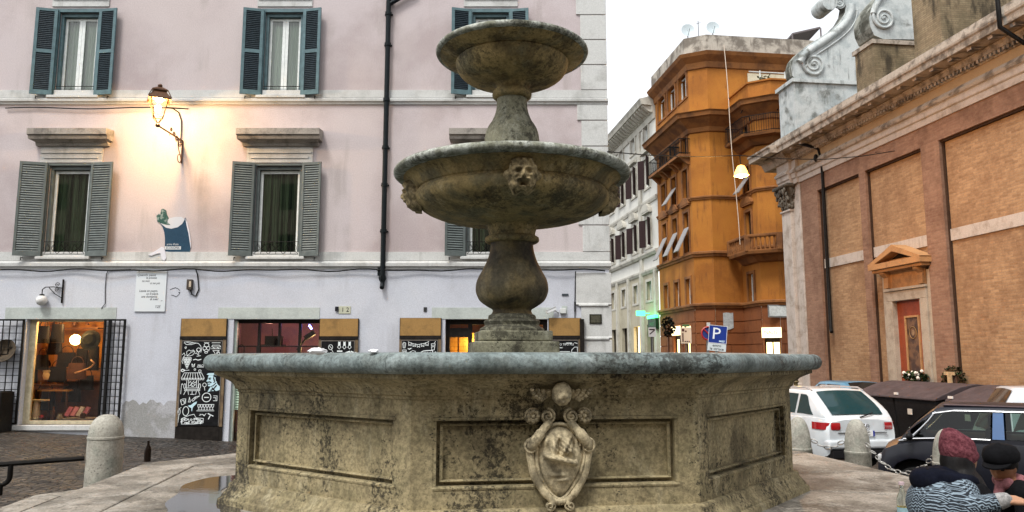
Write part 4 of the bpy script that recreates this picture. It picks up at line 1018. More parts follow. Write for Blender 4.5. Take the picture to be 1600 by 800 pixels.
a,b,c,d = pxr(868,478,885,491,.03); mb = MB(); mb.fbox(FA,a+.15,b+.02,.02,.036,c,d); pt = mb.build('marble_tablet', LINT); props(pt,'small grey green marble tablet behind the security camera box','plaque')
# --- goods in the lit shop
u0,u1,z0,z1 = shop1
def fx(x,y,o): return UV(x,y,o)
BLACKL = plain('black leather',(.012,.010,.009),.4,var=.4)
BROWNL = plain('brown leather',(.10,.04,.018),.5)
def bag(x,y,o,w_,h_,label,mat):
    u,z = fx(x,y,o); t = thing('handbag',label,'bag',FA.pt(u,o,z-h_/2)); m = MB()
    rings = []
    for k in range(7):
        q = k/6; ww = w_/2*(1-.16*q); dd = .07*(1-.5*q*q)+.01
        rings.append([FA.pt(u+ww*cos(a)*abs(cos(a))**-.3 if abs(cos(a))>.01 else u,o+dd*sin(a),z-h_/2+h_*q) for a in [2*pi*i/14+.01 for i in range(14)]])
    m.sweep(rings,True,True,True); m.build('body',mat,t,smooth=50)
    m = MB(); m.tube([FA.pt(u+w_*.3*cos(a),o,z+h_/2+.16*sin(a)) for a in [pi*i/10 for i in range(11)]],.010,5); m.build('handle',mat,t)
bag(68,523,-.75,.33,.42,'black leather bag hanging top left in the lit shop window',BLACKL)
bag(90,521,-.9,.36,.46,'larger black bag hanging right of the top left one in the shop window',BLACKL)
bag(66,566,-1.1,.34,.38,'dark bag hanging low at the left of the shop window',BLACKL)
bag(104,562,-.85,.52,.36,'wide black bag in the middle of the shop window',BLACKL)
bag(120,580,-.7,.50,.40,'dark brown bag right of the middle in the shop window',BROWNL)
bag(135,598,-.9,.40,.36,'brown bag low at the right of the shop window',BLACKL)
u,z = fx(140,531,-.5); m = MB(); m.M = Matrix.Translation(FA.pt(u,-.5,z)) @ Matrix.Rotation(radians(80),4,'X'); m.lathe([(.0,.09),(.12,.085),(.16,.03),(.165,.0),(.25,-.02),(.255,-.03),(.16,-.03),(.0,-.02)],28); m.M = None
h_ = m.build('round_hat', weather('dark green felt',(.02,.024,.016),(.06,.07,.045),s1=7),smooth=50); props(h_,'round dark brimmed hat hung at the right of the shop window','hat')
u,z = fx(118,531,-.8); m = MB(); m.ball(FA.pt(u,-.8,z),.13,18,12); g = m.build('lamp_globe', glow('warm lamp globe',(1,.62,.22),9),smooth=180); props(g,'glowing round lamp among the bags in the shop','lamp')
lamp('shop_lamp', FA.pt(u,-.6,z+.5), 46, WARM, .12)
u,z = fx(53,531,-1.5); m = MB(); m.lathe([(.045,0),(.075,-.15),(.07,-.15),(.04,0)],14,tuple(FA.pt(u,-1.5,z+.08)),True); g = m.build('wall_sconce', glow('sconce shade',(1,.6,.2),6)); props(g,'small glowing sconce at the left of the shop window','lamp')
lamp('shop_lamp', FA.pt(u+.15,-1.1,z+.35), 24, WARM, .1)
u,z = fx(55,662,-.4); t = thing('white_pedestal','tapered white pedestal with a flat top in the bottom left of the shop window','stand',FA.pt(u,-.4,z)); m = MB(); m.lathe([(.13,0),(.13,.04),(.10,.06),(.075,.30),(.065,.42),(.06,.44)],18,tuple(FA.pt(u,-.4,z0+.09)),True,True); m.build('foot',WHITEP,t,smooth=40); m = MB(); m.fbox(FA,u-.24,u+.24,-.52,-.28,z0+.53,z0+.57); m.build('top',CREAM,t,bevel=.006)
t = thing('display_table','ochre topped display table in the shop window','table',FA.pt(fx(88,610,-.9)[0],-.9,z0)); u,z = fx(90,609,-.9); m = MB(); m.fbox(FA,u-.38,u+.38,-1.2,-.7,z-.03,z+.01); m.build('table_top',plain('ochre table top',(.55,.30,.07),.5),t)
for s_ in (-1,1):
    for o in (-1.15,-.75): m = MB(); m.fbox(FA,u+s_*.33-.02,u+s_*.33+.02,o-.02,o+.02,z0+.005,z-.03); m.build('leg',BROWNL,t)
for x,y,o,w_,h_,lab in ((50,585,-1.2,.3,.45,'dark satchel hanging by the left edge of the shop window, below the sconce'),(86,545,-1.25,.4,.3,'flat black folder bag under the two top bags in the shop window'),(128,560,-1.2,.34,.5,'tall black bag behind the curled strap in the shop window'),(146,560,-1.0,.3,.6,'narrow black bag at the right edge of the shop window'),(90,585,-1.2,.5,.4,'broad black bag behind the display table'),(112,612,-1.0,.5,.5,'black bag behind the gift boxes'),(70,625,-1.2,.6,.5,'big black bag under the shelf in the shop')): bag(x,y,o,w_,h_,lab,BLACKL)
u,z = fx(100,640,-1.4); m = MB(); m.fbox(FA,u0+.25,u1-.1,-1.9,-1.45,z0+.01,z0+.95); m.fbox(FA,u0+.2,u1-.05,-1.95,-1.4,z0+.951,z0+.99); g = m.build('added_dark_counter',BROWNL,bevel=.01); props(g,'dark wooden counter added at the back of the lit shop to darken its lower half','counter')  # counter added so the lower half of the shop stays dark
random.seed(9)
for k in range(14):
    x = 46+7.6*k+random.uniform(-2,2); y = (512,575,600)[k%3]+random.uniform(-4,4); u,z = fx(x,y,-1.55); hh = random.uniform(.08,.2); rr = random.uniform(.03,.06); m = MB(); m.lathe([(rr,0),(rr*1.1,hh*.5),(rr*.6,hh*.8),(rr*.7,hh)],10,tuple(FA.pt(u,-1.55,z)),True,True); g = m.build('small_jar',(BROWNL,BLACKL,CREAM)[k%3] if k%5 else OCHRE,smooth=40); props(g,'small jar or ornament crowded on the back shelves of the lit shop','ornament','ornaments on the back shelves of the shop')
for y,lab in ((512,'upper'),(575,'middle'),(600,'lower')):
    a_,z = fx(40,y,-1.6); b_ = fx(158,y,-1.6)[0]; m = MB(); m.fbox(FA,a_,b_,-1.75,-1.45,z-.03,z-.002); g = m.build('back_shelf',BROWNL); props(g,lab+' long brown shelf along the back wall of the lit shop','shelf')
cols = [(.40,.12,.20),(.55,.22,.30),(.60,.60,.58),(.42,.14,.22)]
names = ('burgundy','rose pink','white','dark red')
for k in range(4):
    u,z = fx(108+9*k,641,-.45); m = MB(); m.M = Matrix.Translation(FA.pt(u,-.45,z0+.28)) @ Matrix.Rotation(radians(-30),4,'X') @ Matrix.Rotation(radians(12),4,'Y'); m.box(-.055,.055,-.02,.02,-.12,.12); g = m.build('gift_box',plain(names[k]+' card',cols[k],.5),bevel=.006); props(g,'%s gift box tilted in a row at the bottom right of the shop window'%names[k],'box','gift boxes in the shop window')
u,z = fx(122,655,-.4); m = MB(); m.fbox(FA,fx(100,655,-.4)[0],fx(150,655,-.4)[0],-.75,-.3,z0+.09,z0+.13); m.fbox(FA,fx(103,655,-.4)[0],fx(148,655,-.4)[0],-.72,-.34,z0+.005,z0+.09); g = m.build('display_box',plain('pale display box',(.4,.38,.36),.6)); props(g,'low pale display box under the gift boxes','box')
u,z = fx(131,648,-.36); m = MB(); m.M = Matrix.Translation(FA.pt(u,-.33,z0+.19)) @ Matrix.Rotation(radians(90),4,'X'); m.lathe([(.0,-.02),(.07,-.02),(.075,0),(.07,.02),(.03,.03),(.02,.02),(.0,.02)],20); g = m.build('round_purse',BROWNL,smooth=40); props(g,'small round brown purse in front of the gift boxes','bag')
u,z = fx(72,587,-.7); m = MB(); m.lathe([(.045,0),(.06,.01),(.08,.12),(.065,.17),(.085,.20),(.085,.23),(.05,.23)],16,tuple(FA.pt(u,-.7,z-.1)),True,True); g = m.build('cream_jar',plain('cream ceramic',(.55,.42,.24),.3),smooth=40); props(g,'cream ceramic jar on the shelf in the lit shop','jar')
t_ = [(58,598,46,78),(60,618,42,72)]
m = MB(); u,z = fx(72,601,-.8); m.fbox(FA,fx(42,600,-.8)[0],fx(104,600,-.8)[0],-.9,-.6,z-.02,z+.01); g = m.build('wall_shelf',BROWNL); props(g,'narrow brown shelf holding the cream jar in the shop','shelf')
m = MB(); m.ball(FA.pt(fx(65,650,-.35)[0],-.35,z0+.16),.05,12,8); g = m.build('red_ball',plain('red wool',(.4,.02,.015),.8),smooth=180); props(g,'small red ball beside the white pedestal','ball')
u,z = fx(137,575,-.5); m = MB(); m.tube([FA.pt(u-.3,-.5,z-.12),FA.pt(u-.1,-.5,z-.06),FA.pt(u+.08,-.5,z+.02),FA.pt(u+.16,-.5,z+.12),FA.pt(u+.06,-.5,z+.2)],.02,6); g = m.build('pale_strap',plain('pale leather strap',(.55,.32,.16),.5),smooth=180); props(g,'pale curled leather strap hanging at the right of the shop window','strap')
for x,y,lab in ((82,657,'slim brown bottle on the shop window floor'),(93,655,'pale stub vase on the shop window floor')):
    u,z = fx(x,y,-.35); m = MB(); m.lathe([(.045,0),(.05,.1),(.04,.2),(.015,.26),(.015,.33)] if x == 82 else [(.06,0),(.07,.06),(.04,.12),(.05,.14)],12,tuple(FA.pt(u,-.35,z0+.09)),True,True); g = m.build('vase',BROWNL if x == 82 else CREAM,smooth=40); props(g,lab,'vase')
# basket hung on the grille
u,z = UV(8,548,.12); m = MB(); m.M = Matrix.Translation(FA.pt(u,.16,z)) @ Matrix.Rotation(radians(75),4,'X'); m.lathe([(.0,-.06),(.15,-.05),(.22,.0),(.27,.02),(.28,.01),(.21,-.04),(.15,-.09),(.0,-.10)],26); m.M = None
g = m.build('straw_hat',weather('dark straw',(.07,.05,.03),(.02,.016,.01),s1=9),smooth=60); props(g,'dark straw hat hanging on the grille left of the shop','hat')
m = MB(); a,b,c,d = pxr(-12,612,15,675,.25); m.fbox(FA,a,b,.12,.6,gz(a,18.2)-.05,d); m.fbox(FA,a+.03,b-.03,.15,.57,d,d+.02); g = m.build('black_crate',plain('black plastic crate',(.012,.012,.012),.5),bevel=.02); props(g,'tall black box standing under the left grille','box')
# --- bar interior
u0,u1,z0,z1 = door2
lamp('bar_lamp', FA.pt(u0+.5,-1.1,z1-.25), 9, (1,.45,.3), .1); lamp('bar_lamp', FA.pt((u0+u1)/2+.2,-1.0,z1+.05), 5, (.75,.40,.9), .1); lamp('bar_lamp', FA.pt(u1-.25,-1.2,z1-.7), 9, WARM, .1)
a_ = UV(483,508,-.6); b_ = UV(487,514,-.6); m = MB(); m.tube([FA.pt(a_[0],-.6,a_[1]),FA.pt(b_[0],-.6,b_[1])],.022,8); g = m.build('neon_tube',glow('blue neon',(.16,.18,1),14)); props(g,'short blue neon tube glowing at the top right of the bar door','lamp')
a_ = UV(428,532,-.8); m = MB(); m.fbox(FA,a_[0]-.20,a_[0]+.20,-.9,-.7,a_[1]-.10,a_[1]+.11); m.fbox(FA,a_[0]-.3,a_[0]+.28,-.92,-.68,a_[1]-.13,a_[1]-.10); m.tube([FA.pt(a_[0]-.04,-.8,a_[1]+.1),FA.pt(a_[0]-.06,-.8,a_[1]+.3)],.012,5); g = m.build('coffee_machine',BLACKL,bevel=.02); props(g,'black machine on a shelf seen through the transom of the bar','machine')
a_ = UV(484,524,-.5); m = MB(); m.M = Matrix.Translation(FA.pt(a_[0],-.5,a_[1])) @ Matrix.Rotation(radians(-32),4,'Y'); m.box(-.13,.13,-.06,.06,-.055,.055); m.M = None; m.tube([FA.pt(a_[0]-.1,-.5,a_[1]-.08),FA.pt(a_[0]-.3,-.5,a_[1]-.36)],.025,6); g = m.build('projector',BLACKL); props(g,'black projector on an angled arm at the right of the bar transom','projector')
a_ = UV(377,545,-.3); m = MB(); m.tube([FA.pt(a_[0]-.07,-.3,a_[1]-.15)]+[FA.pt(a_[0]-.07*cos(t),-.3,a_[1]+.1*sin(t)) for t in [pi*i/10 for i in range(11)]]+[FA.pt(a_[0]+.07,-.3,a_[1]-.15)],.012,6); g = m.build('door_handle_loop',BLACKL); props(g,'dark arched handle behind the left pane of the bar door','handle')
# orange lower panel seen under the rim
a,b,c,d = pxr(365,640,384,682,-.25); m = MB(); m.fbox(FA,u0+.08,u0+.55,-.45,-.35,-.4,.45); g = m.build('orange_cabinet',plain('orange cabinet',(.55,.16,.02),.5)); props(g,'orange cabinet behind the glass at the foot of the bar door','cabinet')
lamp('bar_lamp', FA.pt(u0+.3,-.25,.7), 5, (1,.6,.25), .05)
# --- third shop: lit wooden blind
u0,u1,z0,z1 = door3
lamp('blind_lamp', FA.pt((u0+u1)/2-.3,-.40,1.3), 7, (1,.62,.2), .1); lamp('blind_lamp', FA.pt((u0+u1)/2-.6,-.55,2.0), 12, (1,.62,.2), .1)
bl = thing('wooden_blind','glowing slatted wooden blind behind the door left of the fountain pedestal','blind',FA.pt(u0+.4,-.8,z0)); zt = UV(715,520,-.8)[1]
m = MB(); n = 26
for k in range(n): z = z0+(zt-z0)*(k+.5)/n; m.fbox(FA,u0+.06,UV(738,530,-.8)[0]+.35,-.82,-.80,z-.055,z+.050)
m.build('slats',plain('golden wood slats',(.62,.33,.08),.5,var=.3,scale=4),bl)
m = MB()
for x in (717,736): uu = UV(x,530,-.78)[0]; m.fbox(FA,uu-.012,uu+.012,-.795,-.785,z0,zt)
m.build('cord',BROWNL,bl)
# tissue scraps on the rim
for x,y,d_,lab,s_ in ((497,546,4.72,'larger crumpled white tissue on the basin rim before the bar door',1),(584,548.5,4.70,'tiny white paper scrap on the rim left of the column',.6)):
    p = at(x,y,d_); m = MB(); random.seed(int(x))
    m.ball((p.x,p.y,1.694),(.055*s_,.03,.020*s_),12,8,lambda d:1+random.uniform(-.25,.25)); g = m.build('crumpled_tissue',flat('white tissue',(.75,.76,.78),.9)); props(g,lab,'tissue')
# ---------------------------------------------------------------- church along the right
ANG = atan2(-.992,.129)
r0 = ray(1250,400)[0]
FCH = Frame((r0*31.6,31.6), ANG)          # u=0 at the far corner, growing towards the camera
def brick_mat(name, c1, c2, mortar, stain, ang, bw=.28, bh=.055, samt=.5, dark=None):
    m = NM(name); p = m.pos(); q = m.sep(m.mapped(p,(1,1,1),(0,0,-ang)))
    # along the wall / across it, whichever face we are on
    u = m.math('ADD', q[0], q[1])
    v = m.comb(u, q[2])
    b = m.node('ShaderNodeTexBrick'); m.link(v, b.inputs['Vector'])
    b.inputs['Color1'].default_value = lin(c1); b.inputs['Color2'].default_value = lin(c2); b.inputs['Mortar'].default_value = lin(mortar)
    b.inputs['Scale'].default_value = 1; b.inputs['Brick Width'].default_value = bw; b.inputs['Row Height'].default_value = bh
    b.inputs['Mortar Size'].default_value = .008; b.inputs['Mortar Smooth'].default_value = .3; b.inputs['Bias'].default_value = -.1
    c = b.outputs['Color']
    n1 = m.noise(m.mapped(p,(1,1,.7)), .8, 8, .7); c = m.mix(m.math('MULTIPLY',m.ramp(n1,.42,.65),samt), c, stain)
    n2 = m.noise(m.mapped(p,(1,1,1.8),loc=(4,2,1)), 7, 6, .75); c = m.mix(.42, c, m.mix(m.ramp(n2,.3,.7),(.45,.42,.40),(1,1,1)), 'MULTIPLY')
    if dark:
        n3 = m.noise(m.mapped(p,(1,1,.3),loc=(9,9,2)), 1.6, 6, .65); c = m.mix(m.math('MULTIPLY',m.ramp(n3,.5,.66),.8), c, dark)
    m.color(c); m.set(Roughness=.9, Specular_IOR_Level=.2)
    m.bump(m.math('ADD',m.math('MULTIPLY',b.outputs['Fac'],-1), m.noise(p,25,4)), .4, .015); return m.mat
BRK_F = brick_mat('ochre field brick', (.45,.29,.16), (.32,.195,.105), (.35,.25,.16), (.25,.145,.08), ANG, bw=.30, bh=.075, samt=.7)
BRK_P = brick_mat('red brown pilaster brick', (.33,.20,.135), (.25,.14,.095), (.28,.19,.135), (.16,.09,.06), ANG, bw=.30, bh=.075, samt=.7)
BRK_W = brick_mat('weathered buttress brick', (.36,.28,.17), (.27,.20,.12), (.20,.16,.11), (.12,.10,.06), ANG, bh=.07, samt=.7, dark=(.03,.025,.018))
CHW = weather('chalky white church stone', (.52,.47,.42), (.30,.25,.20), s1=2.2, lo=.45, hi=.68, amt=.7, streak=.4, scol=(.16,.13,.10), grain=.3, bump=.3)
CHG = weather('grey brown cornice stone', (.44,.38,.31), (.13,.105,.08), s1=2.6, lo=.45, hi=.64, amt=.85, streak=.5, scol=(.07,.06,.05), grain=.35, bump=.4)
CHT = weather('tan frieze plaster', (.42,.30,.17), (.28,.19,.10), s1=1.2, amt=.6, streak=.3, grain=.25)
SCR = weather('white lime scroll plaster', (.50,.53,.52), (.10,.105,.09), s1=.9, lo=.50, hi=.64, amt=.85, streak=.8, scol=(.07,.075,.06), grain=.3, bump=.3, second=(.36,.40,.40), s2=2.5)
SCD = weather('mossy scroll plaster', (.30,.31,.27), (.05,.05,.035), s1=1.6, lo=.40, hi=.58, amt=.9, streak=.7, scol=(.03,.03,.02), grain=.4, bump=.4)
DST = weather('ochre door stone', (.48,.26,.11), (.24,.14,.07), s1=2.5, amt=.7, streak=.3, grain=.3)
DSTW = weather('pale door jamb stone', (.44,.38,.30), (.26,.21,.16), s1=2.5, amt=.7, streak=.4, grain=.3)
cu = FCH.uv; ZG = -1.3
UN = 24.0
ch = thing('brick_church', 'brick church with white stone bands, a pedimented side door and scrolled buttresses', 'church', FCH.pt(8,-4,ZG))
def cz(px, py, out=0): return cu(px,py,out)[1]
zb_t, zb_b = cz(1600,331), cz(1600,352)      # pale band in the fields
z_f3 = cz(1600,168)                           # top of the fields
z_w0, z_w1, z_w2, z_w3 = cz(1600,131), cz(1600,119), cz(1600,117), cz(1600,105)
z_m = cz(1600,92); z_fr = cz(1600,71,.1)
PO_ = .16
fields = []
for xa,xb in ((1289,1357),(1367,1459),(1489,1600)):
    a = cu(xa,420)[0]; b = cu(xb,420)[0]; fields.append((a,b))
fields[-1] = (fields[-1][0], fields[-1][0]+4.6)
fields.append((fields[-1][1]+1.1, UN-1))
mb = MB()
mb.fquad(FCH, 0, UN, ZG, z_w0, 0)
mb.build('field_wall', BRK_F, ch)
mb = MB()
edges = [.62]+[e for f in fields for e in f]+[UN]
for i in range(0,len(edges),2): mb.fbox(FCH,edges[i],edges[i+1],0.001,PO_,ZG,z_f3)
mb.fbox(FCH,.62,UN,0.001,PO_+.001,z_f3,z_w0)
mb.build('pilaster_brick', BRK_P, ch)
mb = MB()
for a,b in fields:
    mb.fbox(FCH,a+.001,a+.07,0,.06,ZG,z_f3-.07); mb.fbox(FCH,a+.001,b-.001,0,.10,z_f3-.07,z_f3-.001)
mb.build('field_shadow_line', plain('shadow line brick',(.05,.03,.02),.9), ch)  # shadow lines at the left and top of each recess, painted as dark strips
mb = MB()
for a,b in fields: mb.fbox(FCH,a,b,0,.045,zb_b,zb_t)
mb.build('stone_band', CHW, ch)
# entablature
mb = MB(); u0 = -.0
mb.fprof(FCH,u0,UN,[(-.2,z_w0),(PO_+.05,z_w0),(PO_+.06,z_w1),(PO_+.09,z_w1+.01),(PO_+.11,z_w2),(PO_+.12,z_w3-.02),(PO_+.17,z_w3),(-.2,z_w3)]); mb.build('architrave', CHW, ch)
mb = MB(); mb.fprof(FCH,u0,UN,[(-.2,z_w3+.001),(PO_+.19,z_w3+.001),(PO_+.22,z_w3+.08),(PO_+.12,z_m),(-.2,z_m)]); mb.build('architrave_moulding', CHG, ch)
mb = MB(); mb.fprof(FCH,u0,UN,[(-.2,z_m),(PO_+.06,z_m),(PO_+.06,z_fr),(-.2,z_fr)]); mb.build('frieze', CHT, ch)
z_d = cz(1600,61,.2); z_s = cz(1600,46,.35); OC = .95
z_cb = cz(1600,22,OC); z_ct = cz(1600,8,OC); z_rt = cz(1600,-6,OC-.1)
mb = MB(); mb.fprof(FCH,-.6,UN,[(-.2,z_fr),(PO_+.10,z_fr),(PO_+.14,z_d),(PO_+.24,z_d+.01),(PO_+.24,z_s-.05),(PO_+.3,z_s),(.42,z_s+.04),(.42,z_cb-.02),(-.2,z_cb-.02)])
mb.build('bed_moulding', CHG, ch)
mb = MB(); u = .0
while u < UN: mb.fbox(FCH,u,u+.085,PO_+.141,PO_+.23,z_fr+.02,z_d+.0); u += .16
d_ = mb.build('dentils', CHG, ch); props(d_, kind='stuff')
mb = MB()
mb.fprof(FCH,-.9,UN,[(-.2,z_cb),(OC,z_cb),(OC+.01,z_ct-.04),(OC+.05,z_ct),(OC+.06,z_ct+.06),(OC+.02,z_rt),(-.2,z_rt+.05)]); mb.build('cornice', CHG, ch)
u = .35
while u < UN-1:
    m_ = MB(); m_.fprof(FCH,u,u+.17,[(.40,z_s+.06),(.72,z_s+.20),(.82,z_cb-.08),(.84,z_cb-.001),(.40,z_cb-.001)]); m_.build('modillion', CHW, ch); u += .78
mb = MB(); mb.quad(FCH.pt(-.9,OC-.3,z_rt+.04),FCH.pt(UN,OC-.3,z_rt+.04),FCH.pt(UN,-5,z_rt+1.4),FCH.pt(-.9,-5,z_rt+1.4))
mb.quad(FCH.pt(-.9,-5,ZG),FCH.pt(-.9,-5,z_rt+1.4),FCH.pt(UN,-5,z_rt+1.4),FCH.pt(UN,-5,ZG)); mb.quad(FCH.pt(0,-5,ZG),FCH.pt(0,0,ZG),FCH.pt(0,0,z_rt),FCH.pt(0,-5,z_rt+1.4)); mb.build('roof', plain('dark roof tiles',(.06,.05,.04),.8), ch)
# facade end: travertine corner pilaster, capital and the returning entablature
mb = MB(); zc1 = cz(1245,283,.3); zc0 = cz(1245,322,.3)
mb.fbox(FCH,-.75,.02,-1.6,.34,ZG,zc0); mb.fbox(FCH,.02,.58,-.2,.20,ZG,z_w0)
mb.fbox(FCH,-.80,.08,-1.6,.42,ZG,ZG+1.75); mb.fbox(FCH,-.78,.05,-1.6,.38,ZG+1.75,ZG+1.95)
mb.fbox(FCH,-.79,.06,-1.6,.40,zc0-.12,zc0-.02)
mb.build('corner_pilaster', CHW, ch, bevel=.03)
mb = MB(); random.seed(3)
rw = [FCH.pt(-.75,-.9,0),FCH.pt(-.75,.34,0),FCH.pt(.02,.34,0),FCH.pt(.02,-.9,0)]
mb.sweep([[Vector((p.x,p.y,z)) for p in [FCH.pt(-.37+(-.37-g)*sx,-.3+(.6+g)*sy,0) for sx,sy in ((1,-1),(1,1),(-1.05,1),(-1.05,-1))]] for z,g in ((zc0,.0),(zc0+.35,.06),(zc1-.12,.22),(zc1-.12,.28),(zc1,.28))])
for k in range(60):
    uu = random.uniform(-.85,.12); zz = random.uniform(zc0+.05,zc1-.2); mb.ball(FCH.pt(uu,.36+.22*(zz-zc0)/(zc1-zc0),zz),(.06,.06,random.uniform(.06,.12)),7,5)
    mb.ball(FCH.pt(.06+.2*(zz-zc0)/(zc1-zc0),random.uniform(-.4,.4),zz),(.06,.06,.09),7,5)
mb.build('capital', weather('blackened capital stone',(.14,.125,.10),(.025,.022,.018),s1=4,amt=.9,grain=.4), ch, smooth=180)
OE = .55
mb = MB(); mb.fprof(FCH,-.8,.25,[(-1.6,z_w0),(OE-.14,z_w0),(OE-.13,z_w1),(OE-.10,z_w1+.01),(OE-.08,z_w2),(OE-.06,z_w3-.02),(OE,z_w3),(OE+.03,z_w3+.08),(OE-.1,z_m),(OE-.1,z_fr),(-1.6,z_fr)]); mb.fprof(FCH,-.8,.6,[(-.3,z_w0),(.30,z_w0),(.31,z_w1),(.34,z_w1+.01),(.36,z_w2),(.38,z_w3-.02),(.44,z_w3),(.46,z_w3+.08),(.34,z_m),(.34,z_fr),(-.3,z_fr)]); mb.build('entablature_return', CHW, ch)
mb = MB(); mb.fprof(FCH,-1.7,.35,[(-1.6,z_fr),(OE,z_fr),(OE+.06,z_d),(OE+.15,z_s),(OE+.3,z_s+.04),(OE+.3,z_cb),(OE+.72,z_cb),(OE+.73,z_ct-.04),(OE+.79,z_ct),(OE+.80,z_ct+.07),(-1.6,z_rt+.1)]); mb.build('cornice_return', CHG, ch)
# downpipe
pd = [cu(x,y,.2) for x,y in ((1262,222),(1280,232),(1284,250),(1293,400),(1302,514))]
mb = MB(); mb.tube([FCH.pt(pd[0][0],.9,pd[0][1]+.2),FCH.pt(pd[0][0],.85,pd[0][1]),FCH.pt(pd[1][0],.25,pd[1][1]),FCH.pt(pd[2][0],.2,pd[2][1]),FCH.pt(pd[2][0],.2,pd[3][1]),FCH.pt(pd[2][0],.2,pd[4][1]),FCH.pt(pd[2][0]+.1,.24,pd[4][1]-.12)],.065,8); mb.build('downpipe', IRON, ch, smooth=60)
p_ = cu(1562,25,OC+.1); mb = MB(); mb.tube([FCH.pt(p_[0],OC-.1,p_[1]+1.1),FCH.pt(p_[0],OC+.12,p_[1]+.9),FCH.pt(p_[0],OC+.12,p_[1]-.3),FCH.pt(p_[0]+.1,.5,p_[1]-.75),FCH.pt(p_[0]+.6,.3,p_[1]-.8)],.06,8); mb.build('downpipe', IRON, ch, smooth=60)
a_ = cu(1277,247,.3); mb = MB(); mb.ball(FCH.pt(a_[0],.36,a_[1]),(.09,.09,.16),10,8); mb.build('wall_niche', IRON, ch)
# side door with pediment
da = cu(1396,530)[0]; db = cu(1461,530)[0]; dm = (da+db)/2; dw = (db-da)/2
zl0 = cz(1430,468); z_h = cz(1425,418,.3); z_bs = cz(1416,404,.45); z_pk = cz(1411,379,.45)
jw = .34; dt = thing('church_door', None, None); bpy.data.objects.remove(dt)
mb = MB()
mb.fbox(FCH,dm-dw,dm-dw+jw,.0,.20,ZG,zl0); mb.fbox(FCH,dm+dw-jw,dm+dw,.0,.20,ZG,zl0); mb.fbox(FCH,dm-dw,dm+dw,.0,.20,zl0,zl0+.32)
mb.fbox(FCH,dm-dw-.03,dm+dw+.03,.0,.25,zl0+.33,zl0+.42)
mb.fbox(FCH,dm+dw+.001,dm+dw+.20,.0,.14,ZG,z_h-.1); mb.fbox(FCH,dm-dw-.2,dm-dw-.001,.0,.14,ZG,z_h-.1)
door = mb.build('side_door_frame', DSTW, ch, bevel=.015)
mb = MB(); mb.fbox(FCH,dm-dw+.02,dm+dw-.02,.05,.16,zl0+.42,z_h)
for s_ in (-1,1): mb.fprof(FCH,dm+s_*(dw-.16)-.12,dm+s_*(dw-.16)+.12,[(.1,zl0+.45),(.26,zl0+.45),(.24,zl0+.8),(.40,z_h-.06),(.42,z_h),(.1,z_h)])
mb.fbox(FCH,dm-dw-.25,dm+dw+.25,.05,.46,z_h+.001,z_h+.10); mb.fbox(FCH,dm-dw-.32,dm+dw+.32,.05,.56,z_h+.101,z_bs)
pw = dw+.34
mb.fpoly(FCH,[(dm-pw+.3,z_bs+.001),(dm+pw-.3,z_bs+.001),(dm,z_pk-.18)],.05,.22)
L_ = hypot(pw,z_pk-z_bs); t_ = .17
for s_ in (-1,1):
    tri = [(dm+s_*pw,z_bs+.001),(dm,z_pk),(dm,z_pk-t_*1.25),(dm+s_*(pw-t_*2.2),z_bs+.001)]
    if s_ < 0: tri = tri[::-1]
    mb.fpoly(FCH,tri,.05,.56 if s_ < 0 else .559)
mb.build('pediment', DST, door)
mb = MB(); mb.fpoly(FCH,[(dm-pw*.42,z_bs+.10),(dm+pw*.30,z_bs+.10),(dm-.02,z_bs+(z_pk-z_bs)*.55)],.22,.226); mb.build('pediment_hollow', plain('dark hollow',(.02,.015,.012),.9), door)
REDD = weather('rust red door boards', (.30,.065,.025), (.18,.04,.018), s1=3, amt=.7, streak=.3, grain=.25, rough=.6)
mb = MB(); mb.fbox(FCH,dm-dw+jw,dm+dw-jw,-.0,.02,ZG,zl0); mb.build('door_boards', REDD, door)
mb = MB(); ia, ib, ic, id_ = dm-.30, dm+.42, ZG+.9, zl0-.5
for e in ((ia,ia+.06,ic,id_),(ib-.06,ib,ic,id_),(ia+.06,ib-.06,id_-.06,id_),(ia+.06,ib-.06,ic,ic+.06)): mb.fbox(FCH,e[0],e[1],.02,.07,e[2],e[3])
mb.build('image_frame', DST, door)
m = NM('faded devotional image'); p = m.pos(); m.color(m.mix(m.ramp(m.noise(p,3.5,5),.4,.6),(.05,.022,.012),(.16,.08,.035))); m.set(Roughness=.6)
mb = MB(); mb.fbox(FCH,ia+.06,ib-.06,.02,.035,ic+.06,id_-.06); im = mb.build('image_panel', m.mat, door)
mb = MB(); mc = (ia+ib)/2
for k,(w0,zz0,zz1) in enumerate(((.12,ic+.15,ic+1.6),)): mb.fpoly(FCH,[(mc-.13,ic+.2),(mc+.13,ic+.2),(mc+.08,ic+1.1),(mc+.11,ic+1.45),(mc+.03,ic+1.62),(mc-.03,ic+1.62),(mc-.11,ic+1.45),(mc-.08,ic+1.1)],.03,.040)
mb.fpoly(FCH,circ(mc,id_-.55,.07,.09)[:-1],.03,.040); mb.build('painted_figure', plain('tan figure paint',(.30,.19,.10),.7), door)
mb = MB(); mb.tube([FCH.pt(mc+.17*cos(a),.042,id_-.55+.19*sin(a)) for a in [2*pi*i/20 for i in range(20)]],.012,5,True); mb.build('halo_ring', plain('dull gilt',(.28,.16,.05),.5), door)
